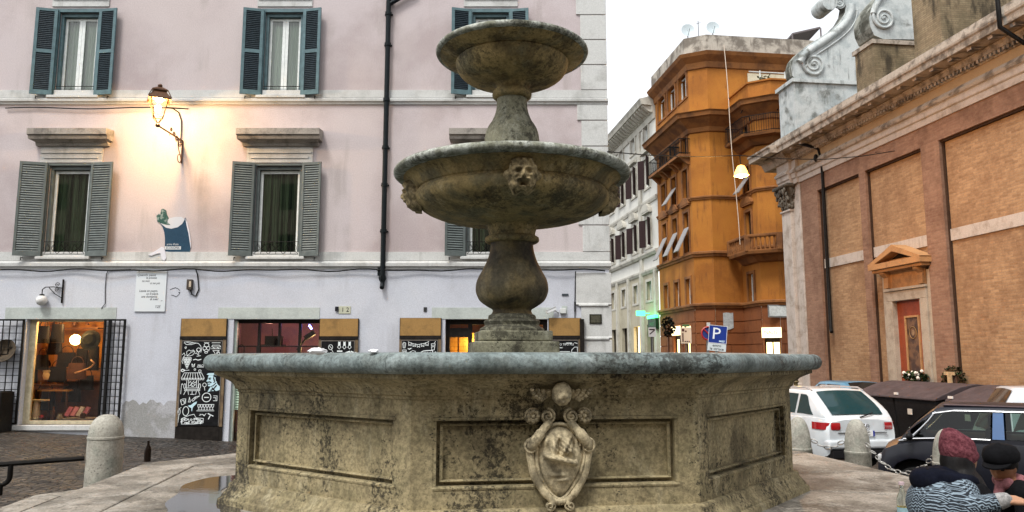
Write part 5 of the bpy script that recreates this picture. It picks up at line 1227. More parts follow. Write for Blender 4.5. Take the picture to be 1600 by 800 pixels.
# flowers, wreath
random.seed(21)
def leafball(mb, c, r, n, s=.05):
    for k in range(n):
        d = Vector((random.gauss(0,1),random.gauss(0,1),random.gauss(0,1))).normalized()*random.uniform(.5,1)
        p = Vector(c)+Vector((d.x*r[0],d.y*r[1],d.z*r[2])); a = Vector((random.uniform(-1,1),random.uniform(-1,1),random.uniform(-1,1))).normalized()*s; b = a.cross(Vector((random.uniform(-1,1),.3,1))).normalized()*s*.6
        mb.add([p-a,p+b,p+a,p-b],[(0,1,2,3)])
LEAF = plain('dark leaves',(.025,.045,.018),.7,var=.5)
fu, fz = cu(1432,592,.5); t = thing('flower_bunch','bunch of white flowers in dark leaves at the foot of the church door','flowers',FCH.pt(fu,.5,fz-.5))
mb = MB(); mb.lathe([(.0,-.5),(.14,-.5),(.2,-.12),(.17,-.12)],12,tuple(FCH.pt(fu,.5,fz))); mb.build('pot',BROWNL,t); mb = MB(); leafball(mb,FCH.pt(fu,.5,fz),(.42,.3,.26),220,.08); mb.build('leaves',LEAF,t)
mb = MB()
for k in range(22): mb.ball(FCH.pt(fu+random.uniform(-.32,.4),.66+random.uniform(-.1,.12),fz+random.uniform(-.12,.25)),random.uniform(.035,.06),7,5)
mb.build('blossoms',flat('white blossom',(.75,.72,.65),.8),t)
wu, wz = cu(1491,597,.16); t = thing('wreath','round dark wreath with a pale ribbon hung on the church wall above the bins','wreath',FCH.pt(wu,.16,wz-.4))
mb = MB(); 
for k in range(40): a = 2*pi*k/40; leafball(mb,FCH.pt(wu+.38*cos(a),.18,wz+.38*sin(a)),(.1,.1,.1),9,.07)
mb.build('leaves',LEAF,t); mb = MB(); mb.tube([FCH.pt(wu+.37*cos(a),.19,wz+.37*sin(a)) for a in [2*pi*i/24 for i in range(24)]],.07,7,True); mb.build('ring',plain('brown straw',(.10,.06,.03),.9),t)
mb = MB(); mb.fbox(FCH,wu-.25,wu+.2,.26,.29,wz+.20,wz+.30); mb.fbox(FCH,wu-.1,wu+.08,.27,.30,wz-.1,wz+.2); mb.build('ribbon',plain('pale ribbon',(.5,.36,.2),.7),t)
# scrolls and buttresses on the roof; their faces look back at the camera
def cross_frame(u, out):   # plane across the nave at u: local u runs into the church
    p = FCH.pt(u,out,0); return Frame((p.x,p.y), ANG+pi/2)
def scroll_wall(name, fr, outline, th, spirals, face, side, parent):
    mb = MB(); n = len(outline); f = [fr.pt(u,0,z) for u,z in outline]; b = [fr.pt(u,-th,z) for u,z in outline]
    mb.add(f+b,[tuple(range(n)),tuple(range(2*n-1,n-1,-1))]); mb.sl = 1
    mb.add(f+b,[((i+1)%n,i,n+i,n+(i+1)%n) for i in range(n)])
    o = mb.build(name,[face,side],parent)
    for (cu_,cz_,r,turns,a0,hand) in spirals:
        s = MB(); pts = []; rs = []
        for i in range(60):
            q = i/59; a = a0+hand*2*pi*turns*q; rr = r*(1-q*.88)
            pts.append(fr.pt(cu_+rr*cos(a),.05,cz_+rr*sin(a))); rs.append(.10*r*(1-.5*q)+.012)
        s.tube(pts,rs,8); s.ball(fr.pt(cu_,.06,cz_),r*.13,10,8)
        s.fpoly(fr,circ(cu_,cz_,r*.98,n=28)[:-1],-.02,.045)
        s.build('spiral',face,o,smooth=50)
    return o
# facade scroll
fr1 = cross_frame(-.45,.0)
q = lambda x,y,fr=fr1: fr.uv(x,y)
mb = MB(); a = q(1242,160); b = q(1345,160); zt1 = q(1290,131)[1]; zb1 = q(1290,205)[1]
mb.fbox(fr1,a[0],b[0]+2,-1.4,0,zb1-1.2,zt1); mb.fbox(fr1,a[0]-.12,b[0]+2,-1.5,.10,zt1-.001,zt1+.16); mb.fbox(fr1,a[0]-.25,b[0]+2,-1.5,.12,zb1-1.4,zb1-.1)
mb.build('scroll_pedestal',SCR,ch)
ol = [q(*p) for p in ((1247,128),(1238,118),(1236,105),(1239,93),(1248,82),(1260,72),(1278,60),(1298,47),(1312,34),(1320,20),(1322,8),(1316,2),(1310,-4),(1312,-14),(1330,-22),(1420,-22),(1420,130))][::-1]
o1 = scroll_wall('facade_scroll',fr1,ol,.55,[(q(1271,101)[0],q(1271,101)[1],abs(q(1271,101)[0]-q(1253,101)[0]),2.3,pi*.75,1),(q(1311,4)[0],q(1311,4)[1],abs(q(1311,4)[0]-q(1301,4)[0]),2.0,pi*.2,1)],SCR,SCD,ch)
mb = MB(); sw = [q(*p) for p in ((1249,98),(1255,88),(1265,79),(1283,67),(1303,53),(1319,38),(1328,22),(1330,8))]
mb.tube([fr1.pt(u,.03,z) for u,z in cr(sw,5)],.17,8); mb.tube([fr1.pt(u+.25,.03,z-.22) for u,z in cr(sw,5)],.05,6); mb.build('scroll_band',SCR,o1,smooth=60)
mb = MB()
cc = q(1303,7); mb.M = None; pts = [fr1.pt(cc[0]-.25,.1-.14*i,cc[1]+.05) for i in range(8)]; mb.tube(pts,.36,14); mb.build('scroll_roll',SCR,o1,smooth=60)
# buttress with brick pedestal and scroll
ub = FCH.uv(1366,130,-.5)[0]; fr2 = cross_frame(ub,-.5)
q2 = lambda x,y: fr2.uv(x,y)
mb = MB(); a = q2(1366,100)[0]; b = q2(1452,100)[0]; zt = q2(1400,70)[1]; zb = q2(1370,150)[1]-1.2
mb.fbox(fr2,a,b+1.5,-1.15,0,zb,zt); pb = mb.build('brick_pedestal',BRK_W,ch); mb = MB(); mb.fbox(fr2,a-.06,b+1.5,-1.25,.06,zt,zt+.16); mb.build('pedestal_cap',CHG,pb)
ol = [q2(*p) for p in ((1372,62),(1362,60),(1366,40),(1372,20),(1376,0),(1384,-20),(1452,-30),(1452,62))]
ol = [q2(*p) for p in ((1380,61),(1366,55),(1360,42),(1358,28),(1361,14),(1368,2),(1378,-10),(1392,-24),(1470,-30),(1470,62))][::-1]
o2 = scroll_wall('buttress_scroll',fr2,ol,1.0,[(q2(1380,29)[0],q2(1380,29)[1],abs(q2(1380,29)[0]-q2(1363,29)[0]),2.3,pi*.8,1)],SCR,SCD,pb)
mb = MB(); mb.tube([fr2.pt(q2(x,y)[0],.02,q2(x,y)[1]) for x,y in ((1364,22),(1367,10),(1374,-2),(1384,-14))],.11,8); mb.build('scroll_band',SCR,pb,smooth=60)
ub = FCH.uv(1473,80,-.4)[0]; fr3 = cross_frame(ub,-.4); q3 = lambda x,y: fr3.uv(x,y)
mb = MB(); a = q3(1471,50)[0]; mb.fbox(fr3,a,a+4.5,-1.3,0,q3(1471,100)[1]-1.5,q3(1471,-60)[1]); mb.build('brick_pier',BRK_W,ch)
ub = FCH.uv(1600,20,-.4)[0]+1.6; fr3 = cross_frame(ub,-.4); mb = MB(); mb.fbox(fr3,.3,4.5,-1.3,0,z_rt-.4,z_rt+4); mb.build('brick_pier',BRK_W,ch)
# the street lamps that warm the church wall: one in the photograph hangs over the street
wl = thing('hanging_lamp','glowing street lamp hanging from a wire across the street before the orange building','street lamp',(0,0,0)); 
Bp = FCH.pt(*[(cu(1404,236)[0]),0.12,cu(1404,236)[1]]); Ap = at(949,237,YA-.05)
t_ = .39; Lp = Ap.lerp(Bp,t_); ly = Lp.y; lp = at(1158,268,ly); lp2 = at(1156,243,ly)
OFF[wl] = Vector(lp); wl.location = lp
mb = MB(); mb.lathe([(.04,.30),(.10,.27),(.17,.12),(.20,.0),(.17,.0),(.08,.18)],18,tuple(lp-Vector((0,0,.12)))); mb.build('shade',glow('lit lamp shade',(1,.42,.08),2.6),wl,smooth=60)
mb = MB(); mb.ball(lp-Vector((0,0,.10)),(.15,.15,.07),14,8); mb.build('bulb',glow('lamp bulb orange',(1,.74,.40),22),wl,smooth=180)
mb = MB(); mb.tube([lp+Vector((0,0,.15)),lp2],.012,5); mb.build('hanger',CABLE,wl)
lamp('hanging_light', lp-Vector((0,0,.22)), 600, (1,.46,.12), .12)
mb = MB(); mb.tube([Ap]+[Ap.lerp(lp2,t)-Vector((0,0,.08*sin(pi*t))) for t in (.25,.5,.75)]+[lp2]+[lp2.lerp(Bp,t)-Vector((0,0,.2*sin(pi*t))) for t in (.25,.5,.75)]+[Bp],.014,5); wire = mb.build('span_wire',CABLE); props(wire,'thin black wire spanning the street that carries the hanging lamp','wire')
u_ = cu(1370,238,.1); mb = MB(); mb.tube([FCH.pt(u_[0],.14,u_[1]),Bp],.03,6); k_ = mb.build('wire_anchor',IRON); props(k_,'short iron wire anchor on the church wall near its cornice','anchor')
# ---------------------------------------------------------------- orange corner building
ORG = weather('burnt orange plaster', (.40,.155,.022), (.26,.09,.014), s1=.35, lo=.42, hi=.66, amt=.85, streak=.75, scol=(.15,.055,.015), grain=.3, bump=.2, second=(.37,.135,.02), s2=1.1)
ORD = weather('red brown rusticated plaster', (.22,.072,.022), (.12,.04,.015), s1=.5, lo=.42, hi=.66, amt=.7, streak=.4, grain=.25, bump=.2)
ORT = weather('dark orange trim', (.26,.105,.03), (.11,.045,.018), s1=1, lo=.42, hi=.64, amt=.8, streak=.4, grain=.3)
PARA = weather('stained cement parapet', (.42,.38,.32), (.12,.10,.08), s1=1.2, lo=.42, hi=.6, amt=.85, streak=.9, grain=.3)
ro = ray(1084,400)[0]
FO = Frame((ro*45,45), ANG); ou = FO.uv; S2 = Frame((0,0),ANG+pi/2)
P0 = FO.pt(-6.4,0,0); P1 = FO.pt(0,0,0)
dirS = Vector((FO.X.x,FO.X.y,0)); dirE = Vector((cos(ANG+pi/2),sin(ANG+pi/2),0))
chm = .75
P2 = P1+ (dirE*1.0+dirS*.7).normalized()*1.15
P3 = P2+dirE*1.75
P4 = P3+dirS*2.3
P5 = P4+(dirE*1.0+dirS*.8).normalized()*.95
P6 = P5+dirE*7
plan = [P0,P1,P2,P3,P4,P5,P6]
def off_plan(pts, o):
    res = []
    for i,p in enumerate(pts):
        d0 = (pts[i]-pts[i-1]).normalized() if i > 0 else (pts[1]-pts[0]).normalized()
        d1 = (pts[i+1]-pts[i]).normalized() if i < len(pts)-1 else d0
        n0 = Vector((d0.y,-d0.x,0)); n1 = Vector((d1.y,-d1.x,0)); b = (n0+n1); b = b/(b.length_squared/2)
        res.append(p+b*o)
    return res
def run(mb, pts, prof):
    mb.sweep([[Vector((p.x,p.y,z)) for p in off_plan(pts,o)] for o,z in prof],closed=False)
def oz(px,py,out=0): return ou(px,py,out)[1]
Zg = -1.6
zB1 = oz(1082,479); zB2 = oz(1086,397); zB3 = oz(1084,309); zC1 = oz(1080,161,.9); zP = oz(1075,80,.3); zTop = oz(1077,58)
ob = thing('orange_building','tall burnt orange corner building with balconies and lit shops','building',FO.pt(2,-5,Zg))
faces = [Frame((plan[i].x,plan[i].y),atan2(plan[i+1].y-plan[i].y,plan[i+1].x-plan[i].x)) for i in range(6)]
lens = [(plan[i+1]-plan[i]).length for i in range(6)]
FW = faces[0]
def wz(px,py): 
    u,z = FW.uv(px,py); return u,z
cols_ = [wz(x,440)[0] for x in (1041.5,1058,1076)]
hs0 = []; hs1 = []
def colrow(x): return x
rows = {}
zz = lambda y,k: FW.uv((1041.5,1058,1076)[k],y)[1]
R5 = (zB1+.25, zB1+2.15); R4 = (zB2+.5, zB2+2.75); R3 = (zB3+.55,zB3+2.5); R2 = (zz(290,0), zz(218,0)); R2 = (zB3+3.55, zB3+6.3)
R1 = (zC1+.75, zC1+2.95)
R5 = (zz(484,1)+.2, zz(441,1)); R4 = (zB2+.25,zB2+2.7); R3 = (zB3+.2,zB3+2.3)
zBal = zz(256,1); R2 = (zBal+.02, zz(196,1)); R1 = (FW.uv(1058,170)[1]+.2, FW.uv(1058,122)[1])
R3 = (zB3+.15, min(zB3+2.5, zBal-.75))
for c in cols_:
    hs0 += [(c-.38,c+.38)+R5]
    hs1 += [(c-.42,c+.42)+R4,(c-.42,c+.42)+R3,(c-.46,c+.46)+R2]
hs3 = [(c-.72,c+.72)+R1+(True,) for c in cols_]
shopO = [(cols_[1]-.75,cols_[1]+.75,Zg+.2,zB1-2.9),(cols_[2]-.5,cols_[2]+.6,Zg+.2,zB1-2.9)]
shopO = [(FW.uv(1053,530)[0],FW.uv(1064,530)[0],Zg,FW.uv(1060,511)[1]),(FW.uv(1070,530)[0],FW.uv(1080,530)[0],Zg,FW.uv(1076,511)[1])]
# wing faces
F4, F5_, FW3 = faces[3], faces[4], faces[5]
wu_ = F4.uv(1163,440)[0]
def wingcol(fr,x,w,rws): 
    u = fr.uv(x,420)[0]; return [(u-w,u+w)+r for r in rws]
zk = lambda y: F4.uv(1165,y)[1]
W5 = (zk(474),zk(430)); W4 = (zk(400),zk(333)); W3 = (zk(306),zk(262)); W2 = (zk(222),zk(168))
h4 = [(.75,1.5)+r for r in (W5,W4,W3,W2)]
ru = FW3.uv(1244,400)[0]; h6 = [(ru-.45,ru+1.0)+r for r in (W5,W4,W3,W2)]
shop4 = [(F4.uv(1162,530)[0]-.1,F4.uv(1176,530)[0],Zg,F4.uv(1168,512)[1])]; shop4 = []
sh5 = FW3.uv(1180,530); 
zsh = FW3.uv(1240,513)[1]
shop6 = [(FW3.uv(1234,530)[0],FW3.uv(1234,530)[0]+2.2,Zg,zsh)]
shop5 = [(F5_.uv(1177,530)[0]+.0 if False else .06, lens[4]-.06, Zg, zsh)]
mbw = MB(); mbg = MB()
for i,fr in enumerate(faces):
    hu = {0:hs0+hs1, 3:h4, 5:h6}.get(i,[])
    mbw.holes(fr,0,lens[i],zB1,zC1,hu,0,.3)
    mbg.holes(fr,0,lens[i],Zg,zB1,{0:shopO,5:shop6,4:shop5,3:shop4}.get(i,[]),.02,.3)
# attic (set back over the wing): only the tall block continues up
for i in (0,1,2):
    mbw.holes(faces[i],0,lens[i],zC1,zP,hs3 if i == 0 else [],0,.3)
e0 = plan[3]; e1 = e0-dirS*.0+dirE*9
mbw.quad(Vector((e0.x,e0.y,zC1)),Vector((e1.x,e1.y,zC1)),Vector((e1.x,e1.y,zP)),Vector((e0.x,e0.y,zP)))
owall = mbw.build('upper_wall',ORG,ob); mbg.build('ground_floor_wall',ORD,ob)
# rustication grooves as raised courses
mb = MB()
n = 9
for i in (0,1,2,3,5):
    fr = faces[i]
    for k in range(n):
        z0 = zB1-.25-(zB1-.25-Zg)*(k+1)/n+.03; z1 = zB1-.25-(zB1-.25-Zg)*k/n-.03
        segs = [(0.0,lens[i])]
        for h in {0:shopO,5:shop6}.get(i,[]):
            if z0 < h[3]+.1:
                segs = [s2 for a,b in segs for s2 in ((a,min(b,h[0]-.12)),(max(a,h[1]+.12),b)) if s2[1]-s2[0] > .15]
        for a,b in segs:
            L = b-a; m_ = max(1,int(L/.95)); 
            for j in range(m_):
                sh = (L/m_)*.5*(k%2)
                x0 = a+L*j/m_+sh; x1 = min(b,x0+L/m_)
                if k%2 and j == 0: mb.fbox(fr,a+.02,x0-.02,.0,.06,z0,z1)
                mb.fbox(fr,x0+.02,x1-.02,.0,.06,z0,z1)
mb.build('rustication',ORD,ob)
for z,h,o in ((zB1,.35,.22),(zB2,.35,.20),(zB3,.25,.14)):
    mb = MB(); run(mb,plan,[(0,z-h*.5),(o*.5,z-h*.45),(o*.6,z-h*.1),(o,z),(o,z+h*.3),(0,z+h*.5)]); mb.build('string_course',ORT,ob)
mb = MB(); run(mb,plan,[(0,zC1-1.0),(.12,zC1-.95),(.2,zC1-.7),(.75,zC1-.25),(.9,zC1-.2),(.95,zC1),(1.05,zC1+.08),(.0,zC1+.3)]); mb.build('main_cornice',ORT,ob)
wing_par = [plan[3],plan[4],plan[5],plan[6]]
mb = MB(); run(mb,wing_par,[(.35,zC1+.2),(.35,zC1+1.1),(.45,zC1+1.12),(.45,zC1+1.22),(.1,zC1+1.22)]); mb.build('terrace_parapet',ORG,ob)
tops = [P0,P1,P2,P3,e1]
tops = [P0,P1,P2,P2+dirE*10]
mb = MB(); run(mb,tops,[(0,zP-.9),(.1,zP-.85),(.15,zP-.5),(.5,zP-.2),(.6,zP),(0,zP+.05)]); mb.build('attic_cornice',ORT,ob)
mb = MB(); run(mb,tops,[(.25,zP+.0),(.25,zTop),(-.1,zTop),(-.1,zP)]); mb.build('roof_parapet',PARA,ob)
mb = MB(); bk = [P0-dirE*-9,P0,P1,P2,P2+dirE*10,P2+dirE*10-dirS*9]
mb.add([Vector((p.x,p.y,zTop-.1)) for p in bk],[tuple(range(len(bk)))]); bk2 = [plan[3]-dirS*1,plan[3],plan[4],plan[5],plan[6],plan[6]-dirS*4]; mb.add([Vector((p.x,p.y,zC1+.25)) for p in bk2],[tuple(range(len(bk2)))]); mb.build('roof',PARA,ob)
# pergola terrace wall behind
a_ = P3+dirE*.6+dirS*.03
mb = MB()
for k in range(3): mb.tube([a_+dirE*(1.6*k+1)+Vector((0,0,zC1+.3)),a_+dirE*(1.6*k+1)+Vector((0,0,zP-.9))],.04,6)
mb.tube([a_+dirE*.3+Vector((0,0,zP-1.0)),a_+dirE*6+Vector((0,0,zP-1.0))],.04,6); mb.build('pergola',WHITEP,ob)
mb = MB(); mb.quad(a_+dirE*.2+Vector((0,0,zC1+.3)),a_+dirE*7+Vector((0,0,zC1+.3)),a_+dirE*7+Vector((0,0,zP-1.1)),a_+dirE*.2+Vector((0,0,zP-1.1))); mb.build('terrace_wall',weather('cream terrace wall',(.62,.55,.40),(.45,.36,.22),s1=1),ob)
random.seed(8)
for k,(s0,h_,r_,lab) in enumerate(((1.0,1.6,.55,'tall thin leafy plant in the terrace corner of the orange building'),(4.6,1.5,.45,'bright green potted shrub on the orange building terrace'))):
    c = a_+dirE*s0+dirS*.6; t = thing('terrace_plant',lab,'plant',(c.x,c.y,zC1+.3))
    m_ = MB(); leafball(m_,(c.x,c.y,zC1+.9+h_*.5),(r_,r_,h_*.6),160,.12); m_.build('leaves',plain('terrace leaves',(.10,.14,.03) if k else (.06,.07,.03),.7,var=.4),t)
    m_ = MB(); m_.lathe([(.15,.0),(.22,.5)],10,(c.x,c.y,zC1+.3),True,True); m_.tube([(c.x,c.y,zC1+.6),(c.x,c.y,zC1+1.4)],.04,5); m_.build('pot',ORT,t)
c = a_+dirE*3.0+dirS*.7; mb = MB(); mb.ball((c.x,c.y,zC1+1.55),(.6,.5,.35),12,8); mb.lathe([(.03,.3),(.03,1.3)],6,(c.x,c.y,zC1)); mb.lathe([(.3,.3),(.3,.35),(.0,.35)],10,(c.x,c.y,zC1)); k_ = mb.build('folded_parasol',flat('white canvas',(.62,.63,.64),.8)); props(k_,'folded white parasol on the orange building terrace','parasol')
# windows of the orange building
OGL = glassy('upper window glass','#9a9a90',.22)
ODK = plain('dark window room',(.018,.014,.010),.8)
OSH = plain('dark brown shutter',(.05,.028,.016),.6)
SHADE = plain('grey awning shutter',(.26,.25,.24),.6)
OWH = plain('white net curtain',(.60,.62,.62),.8)
def o_window(fr, h, awn=False, ped=False, curtain=False, arch=False, frame=ORT):
    a,b,c,d = h[:4]; m_ = MB(); q = -.22; w_ = .06
    m_.fbox(fr,a,a+w_,q-.04,q+.04,c,d); m_.fbox(fr,b-w_,b,q-.04,q+.04,c,d); m_.fbox(fr,a+w_,b-w_,q-.04,q+.04,c,c+w_); m_.fbox(fr,a+w_,b-w_,q-.04,q+.04,d-w_-(.3 if arch else 0),d-(.3 if arch else 0)); m_.fbox(fr,(a+b)/2-.03,(a+b)/2+.03,q-.03,q+.03,c+w_,d-w_)
    o = m_.build('window',WHITEP if (arch or curtain) else OSH,ob)
    g = MB(); g.fquad(fr,a,b,c,d,q); g.build('pane',OGL,o)
    k = MB(); k.fquad(fr,a-.1,b+.1,c-.1,d+.1,q-.12); k.build('dark_room',ODK,o)
    s_ = MB()
    for e0,e1,f0,f1 in ((a-.16,a,c,d),(b,b+.16,c,d),(a-.16,b+.16,d,d+.16),(a-.2,b+.2,c-.12,c)):
        if arch and f0 == d: continue
        s_.fbox(fr,e0,e1,-.02,.07,f0,f1)
    if ped:
        s_.fbox(fr,a-.3,b+.3,-.02,.18,d+.36,d+.46)
        m0 = (a+b)/2; w0 = (b-a)/2+.34
        s_.fpoly(fr,[(m0-w0,d+.461),(m0+w0,d+.461)]+[(m0+w0*.95*cos(t),d+.461+.42*sin(t)) for t in [pi*i/8 for i in range(1,8)]],-.02,.2)
    if arch:
        m0 = (a+b)/2; r = (b-a)/2
        s_.tube([fr.pt(m0+(r+.08)*cos(t),.02,d-r+(r+.08)*sin(t)) for t in [pi*i/12 for i in range(13)]],.08,6)
    s_.build('surround',frame,o)
    if curtain: k = MB(); k.fquad(fr,a+(b-a)*.5,b-.05,c+.1,c+(d-c)*.75,q-.05); k.build('net_curtain',OWH,o)
    if awn:
        k = MB(); hgt = (d-c)*.62; z0 = c+hgt
        for e in (0,1):
            pass
        k.hexa([fr.pt(a,.02+.75,c+.05),fr.pt(b,.02+.75,c+.05),fr.pt(b,.0+.72,c+.02),fr.pt(a,.0+.72,c+.02),fr.pt(a,.04,z0),fr.pt(b,.04,z0),fr.pt(b,.0,z0),fr.pt(a,.0,z0)]); k.build('awning_shutter',SHADE,o)
    return o
for c in cols_:
    o_window(FW,(c-.38,c+.38)+R5,curtain=True); o_window(FW,(c-.42,c+.42)+R4,awn=True,ped=True); o_window(FW,(c-.42,c+.42)+R3,awn=(c==cols_[1])); w_ = o_window(FW,(c-.46,c+.46)+R2)
    o_window(FW,(c-.72,c+.72)+R1+(True,),arch=True)
    m_ = MB(); z = R2[0]-.02
    m_.fbox(FW,c-.95,c+.95,-.05,.75,z-.16,z); 
    for s_ in (-1,1): m_.fprof(FW,c+s_*.7-.1,c+s_*.7+.1,[(-.05,z-.6),(.15,z-.55),(.6,z-.162),(-.05,z-.162)])
    sl = m_.build('balcony_slab',ORT,ob)
    m_ = MB(); pth = [FW.pt(c-.92,0,0),FW.pt(c-.92,.7,0),FW.pt(c+.92,.7,0),FW.pt(c+.92,0,0)]
    for zz_ in (z+.08,z+.95): m_.tube([p+Vector((0,0,zz_)) for p in pth],.03,5)
    for k in range(13): 
        p = pth[1].lerp(pth[2],k/12); m_.tube([p+Vector((0,0,z)),p+Vector((0,0,z+.95))],.014,4)
    for e in (0,3):
        for k in range(1,5): p = pth[e].lerp(pth[1 if e == 0 else 2],k/5); m_.tube([p+Vector((0,0,z)),p+Vector((0,0,z+.95))],.014,4)
    m_.build('balcony_railing',IRON,sl)
for fr,hh in ((F4,h4),(FW3,h6)):
    for k,h in enumerate(hh): o_window(fr,h,awn=(k==2 and fr is F4),ped=(k==1 and fr is F4),curtain=(k==0))
# wing balconies: iron one above, balustrade below
wp = [plan[3]+dirS*.4,plan[4],plan[5],plan[6]]
def wing_balcony(z, iron):
    m_ = MB(); run(m_,wp,[(0,z-.55),(.2,z-.5),(.5,z-.2),(.95,z-.15),(1.0,z),(0,z+.01)]); sl = m_.build('balcony_slab',ORT,ob)
    o = off_plan(wp,.9); o[0] = wp[0]+Vector((dirS.y,-dirS.x,0))*.9
    m_ = MB(); chain = [wp[0]]+o
    tot = []
    for a,b in zip(chain[:-1],chain[1:]):
        L = (b-a).length; n_ = max(1,int(L/(.13 if iron else .24)))
        for k in range(n_): tot.append(a.lerp(b,k/n_))
    if iron:
        for zz_ in (z+.08,z+1.0): m_.tube([p+Vector((0,0,zz_)) for p in chain],.025,5)
        for p in tot: m_.tube([p+Vector((0,0,z)),p+Vector((0,0,z+1.0))],.013,4)
        m_.build('balcony_railing',IRON,sl)
    else:
        for p in tot: m_.lathe([(.06,.05),(.05,.15),(.085,.32),(.05,.5),(.04,.62),(.06,.75)],7,(p.x,p.y,z))
        run(m_,o,[(-.09,z+.75),(.09,z+.75),(.12,z+.80),(.10,z+.92),(-.09,z+.92),(-.09,z+.75)])
        run(m_,o,[(-.09,z+.0),(.09,z+.0),(.09,z+.07),(-.09,z+.07)])
        for p,dd in ((o[1],dirS),(o[2],dirE),(o[0],dirS),(o[2]+dirE*2.4,dirE)): m_.box(p.x-.13,p.x+.13,p.y-.13,p.y+.13,z+.01,z+.90)
        m_.build('balustrade',ORT,sl,smooth=50)
    return sl
wing_balcony(W2[0]-.05,True); wing_balcony(W4[0]-.05,False)
for x,y in ((1163,177),(1212,173)):
    u,z = (F5_ if x < 1200 else FW3).uv(x,y); fr = F5_ if x < 1200 else FW3; m_ = MB(); m_.tube([fr.pt(u+.3,0,z-.5),fr.pt(u+.3,.05,z+.05),fr.pt(u,.35,z+.1),fr.pt(u-.1,.4,z-.1)],.03,5); m_.build('awning_arm',IRON,ob)
# lit shops on its ground floor
LITW = glow('lit shop window',(1,.72,.32),2.2); LITS = glow('lit shop sign',(1,.80,.42),1.15)
for fr,h in [(FW,s_) for s_ in shopO]+[(FW3,shop6[0]),(F5_,shop5[0])]:
    a,b,c,d = h; m_ = MB(); m_.fquad(fr,a,b,c,d-.5,-.22); o = m_.build('shop_window',LITW,ob)
    m_ = MB()
    for e in (a,(a+b)/2-.03,b-.06): m_.fbox(fr,e,e+.06,-.215,-.14,c,d-.5)
    m_.fbox(fr,a,b,-.22,-.13,d-.75,d-.5); m_.build('shop_frame',DOORF,o)
    m_ = MB(); m_.fbox(fr,a-.1,b+.1,-.1,.10,d-.5,d+.05); m_.build('fascia_sign',LITS,o)
    if fr in (FW3,F5_):
        txt = 'PROFUMI' if fr is FW3 else 'OFFERTA'
        text_mesh('PROF' if fr is FW3 else 'NALISI',.42 if fr is FW3 else .30,fr.mat((a+b)/2-(.55 if fr is FW3 else 0),.102,d-.22),'lettering',flat('dark sign ink',(.05,.03,.02),.5),o,.004,sx=1.0 if fr is FW3 else .9)
u,z = FW3.uv(1217,486,.08); mb = MB(); mb.fbox(FW3,u-.55,u+.55,.06,.10,z-.27,z+.27); mb.sl = 1; mb.fbox(FW3,u-.62,u+.62,.05,.085,z-.34,z+.34); k_ = mb.build('street_plaque',[plain('white marble',(.55,.58,.56),.5),plain('grey frame',(.2,.2,.19),.6)]); props(k_,'framed white street name plaque on the orange building by the church corner','sign')
fr = faces[2]; u,z = fr.uv(1138,502,.08); mb = MB(); w0 = .30; h0 = .50; mb.fpoly(fr,[(u-w0,z-h0*.8),(u,z-h0),(u+w0,z-h0*.75),(u+w0,z+h0),(u+w0*.5,z+h0*.95),(u-w0*.3,z+h0*1.02),(u-w0,z+h0*.95)],.05,.10); k_ = mb.build('wall_shield',plain('pale grey enamel',(.42,.45,.45),.4)); props(k_,'pale shield shaped sign with a wavy foot on the orange wall','sign')
for x,y,w0,h0,lab,cn in ((1107,508,.10,.15,'small white square sign on the orange wall left of the shield','white'),(1100,521,.13,.10,'small red and white notice on the orange wall left of the parking sign','red')):
    fr = faces[1]; u,z = fr.uv(x,y,.08); u = min(max(u,w0),lens[1]-w0); mb = MB(); mb.fbox(fr,u-w0,u+w0,.065,.09,z-h0,z+h0)
    if cn == 'red': mb.sl = 1; mb.fbox(fr,u-w0,u+w0,.0901,.095,z-h0*.2,z+h0*.9)
    k_ = mb.build('wall_notice',[plain(cn+' notice base',(.5,.5,.48),.5),plain('red notice band',(.35,.03,.03),.5)]); props(k_,lab,'sign')
# rooftop
for x,y,r,lab,dd in ((1075,47,.42,'left grey satellite dish on the orange building roof',46),(1114,43,.42,'right grey satellite dish on the orange building roof, partly behind the parapet',47)):
    p = at(x,y,dd); t = thing('satellite_dish',lab,'dish',(p.x,p.y,zTop)); m_ = MB(); m_.M = Matrix.Translation(p) @ Matrix.Rotation(radians(82),4,'X'); m_.lathe([(.0,-.10),(.2,-.08),(r,0),(r,.01),(.2,-.06),(.0,-.08)],22); m_.build('dish',flat('grey dish',(.42,.48,.50),.4),t,smooth=60); m_ = MB(); m_.tube([(p.x,p.y+.1,zTop-.3),(p.x,p.y+.1,p.z)],.03,6); m_.tube([(p.x,p.y,p.z-r*.9),(p.x,p.y-.45,p.z-.1)],.015,5); m_.build('mast',IRON,t)
p = at(1091,40,46); mb = MB(); mb.tube([(p.x,p.y,zTop-.4),(p.x,p.y,p.z+.3)],.02,5); mb.tube([(p.x-.15,p.y,p.z+.1),(p.x+.15,p.y,p.z+.2)],.012,4); k_ = mb.build('roof_aerial',CABLE); props(k_,'thin television aerial between the two roof dishes','aerial')
p = at(1263,52,50); mb = MB(); q0 = at(1238,54,50); q1 = at(1282,44,50); q2_ = at(1286,50,50); w0 = Vector((0,3,.0)); mb.hexa([q0,q1,q1+w0,q0+w0,q0+Vector((0,0,.12)),q1+Vector((0,0,.12)),q1+w0+Vector((0,0,.12)),q0+w0+Vector((0,0,.12))]); mb.tube([q1,(q1.x,q1.y,zTop-.3)],.06,5); mb.tube([q0,(q0.x,q0.y,zTop-.3)],.06,5); k_ = mb.build('roof_canopy',plain('grey canopy sheet',(.12,.10,.10),.5)); props(k_,'sloping canopy on the orange roof beside the church scroll','canopy')
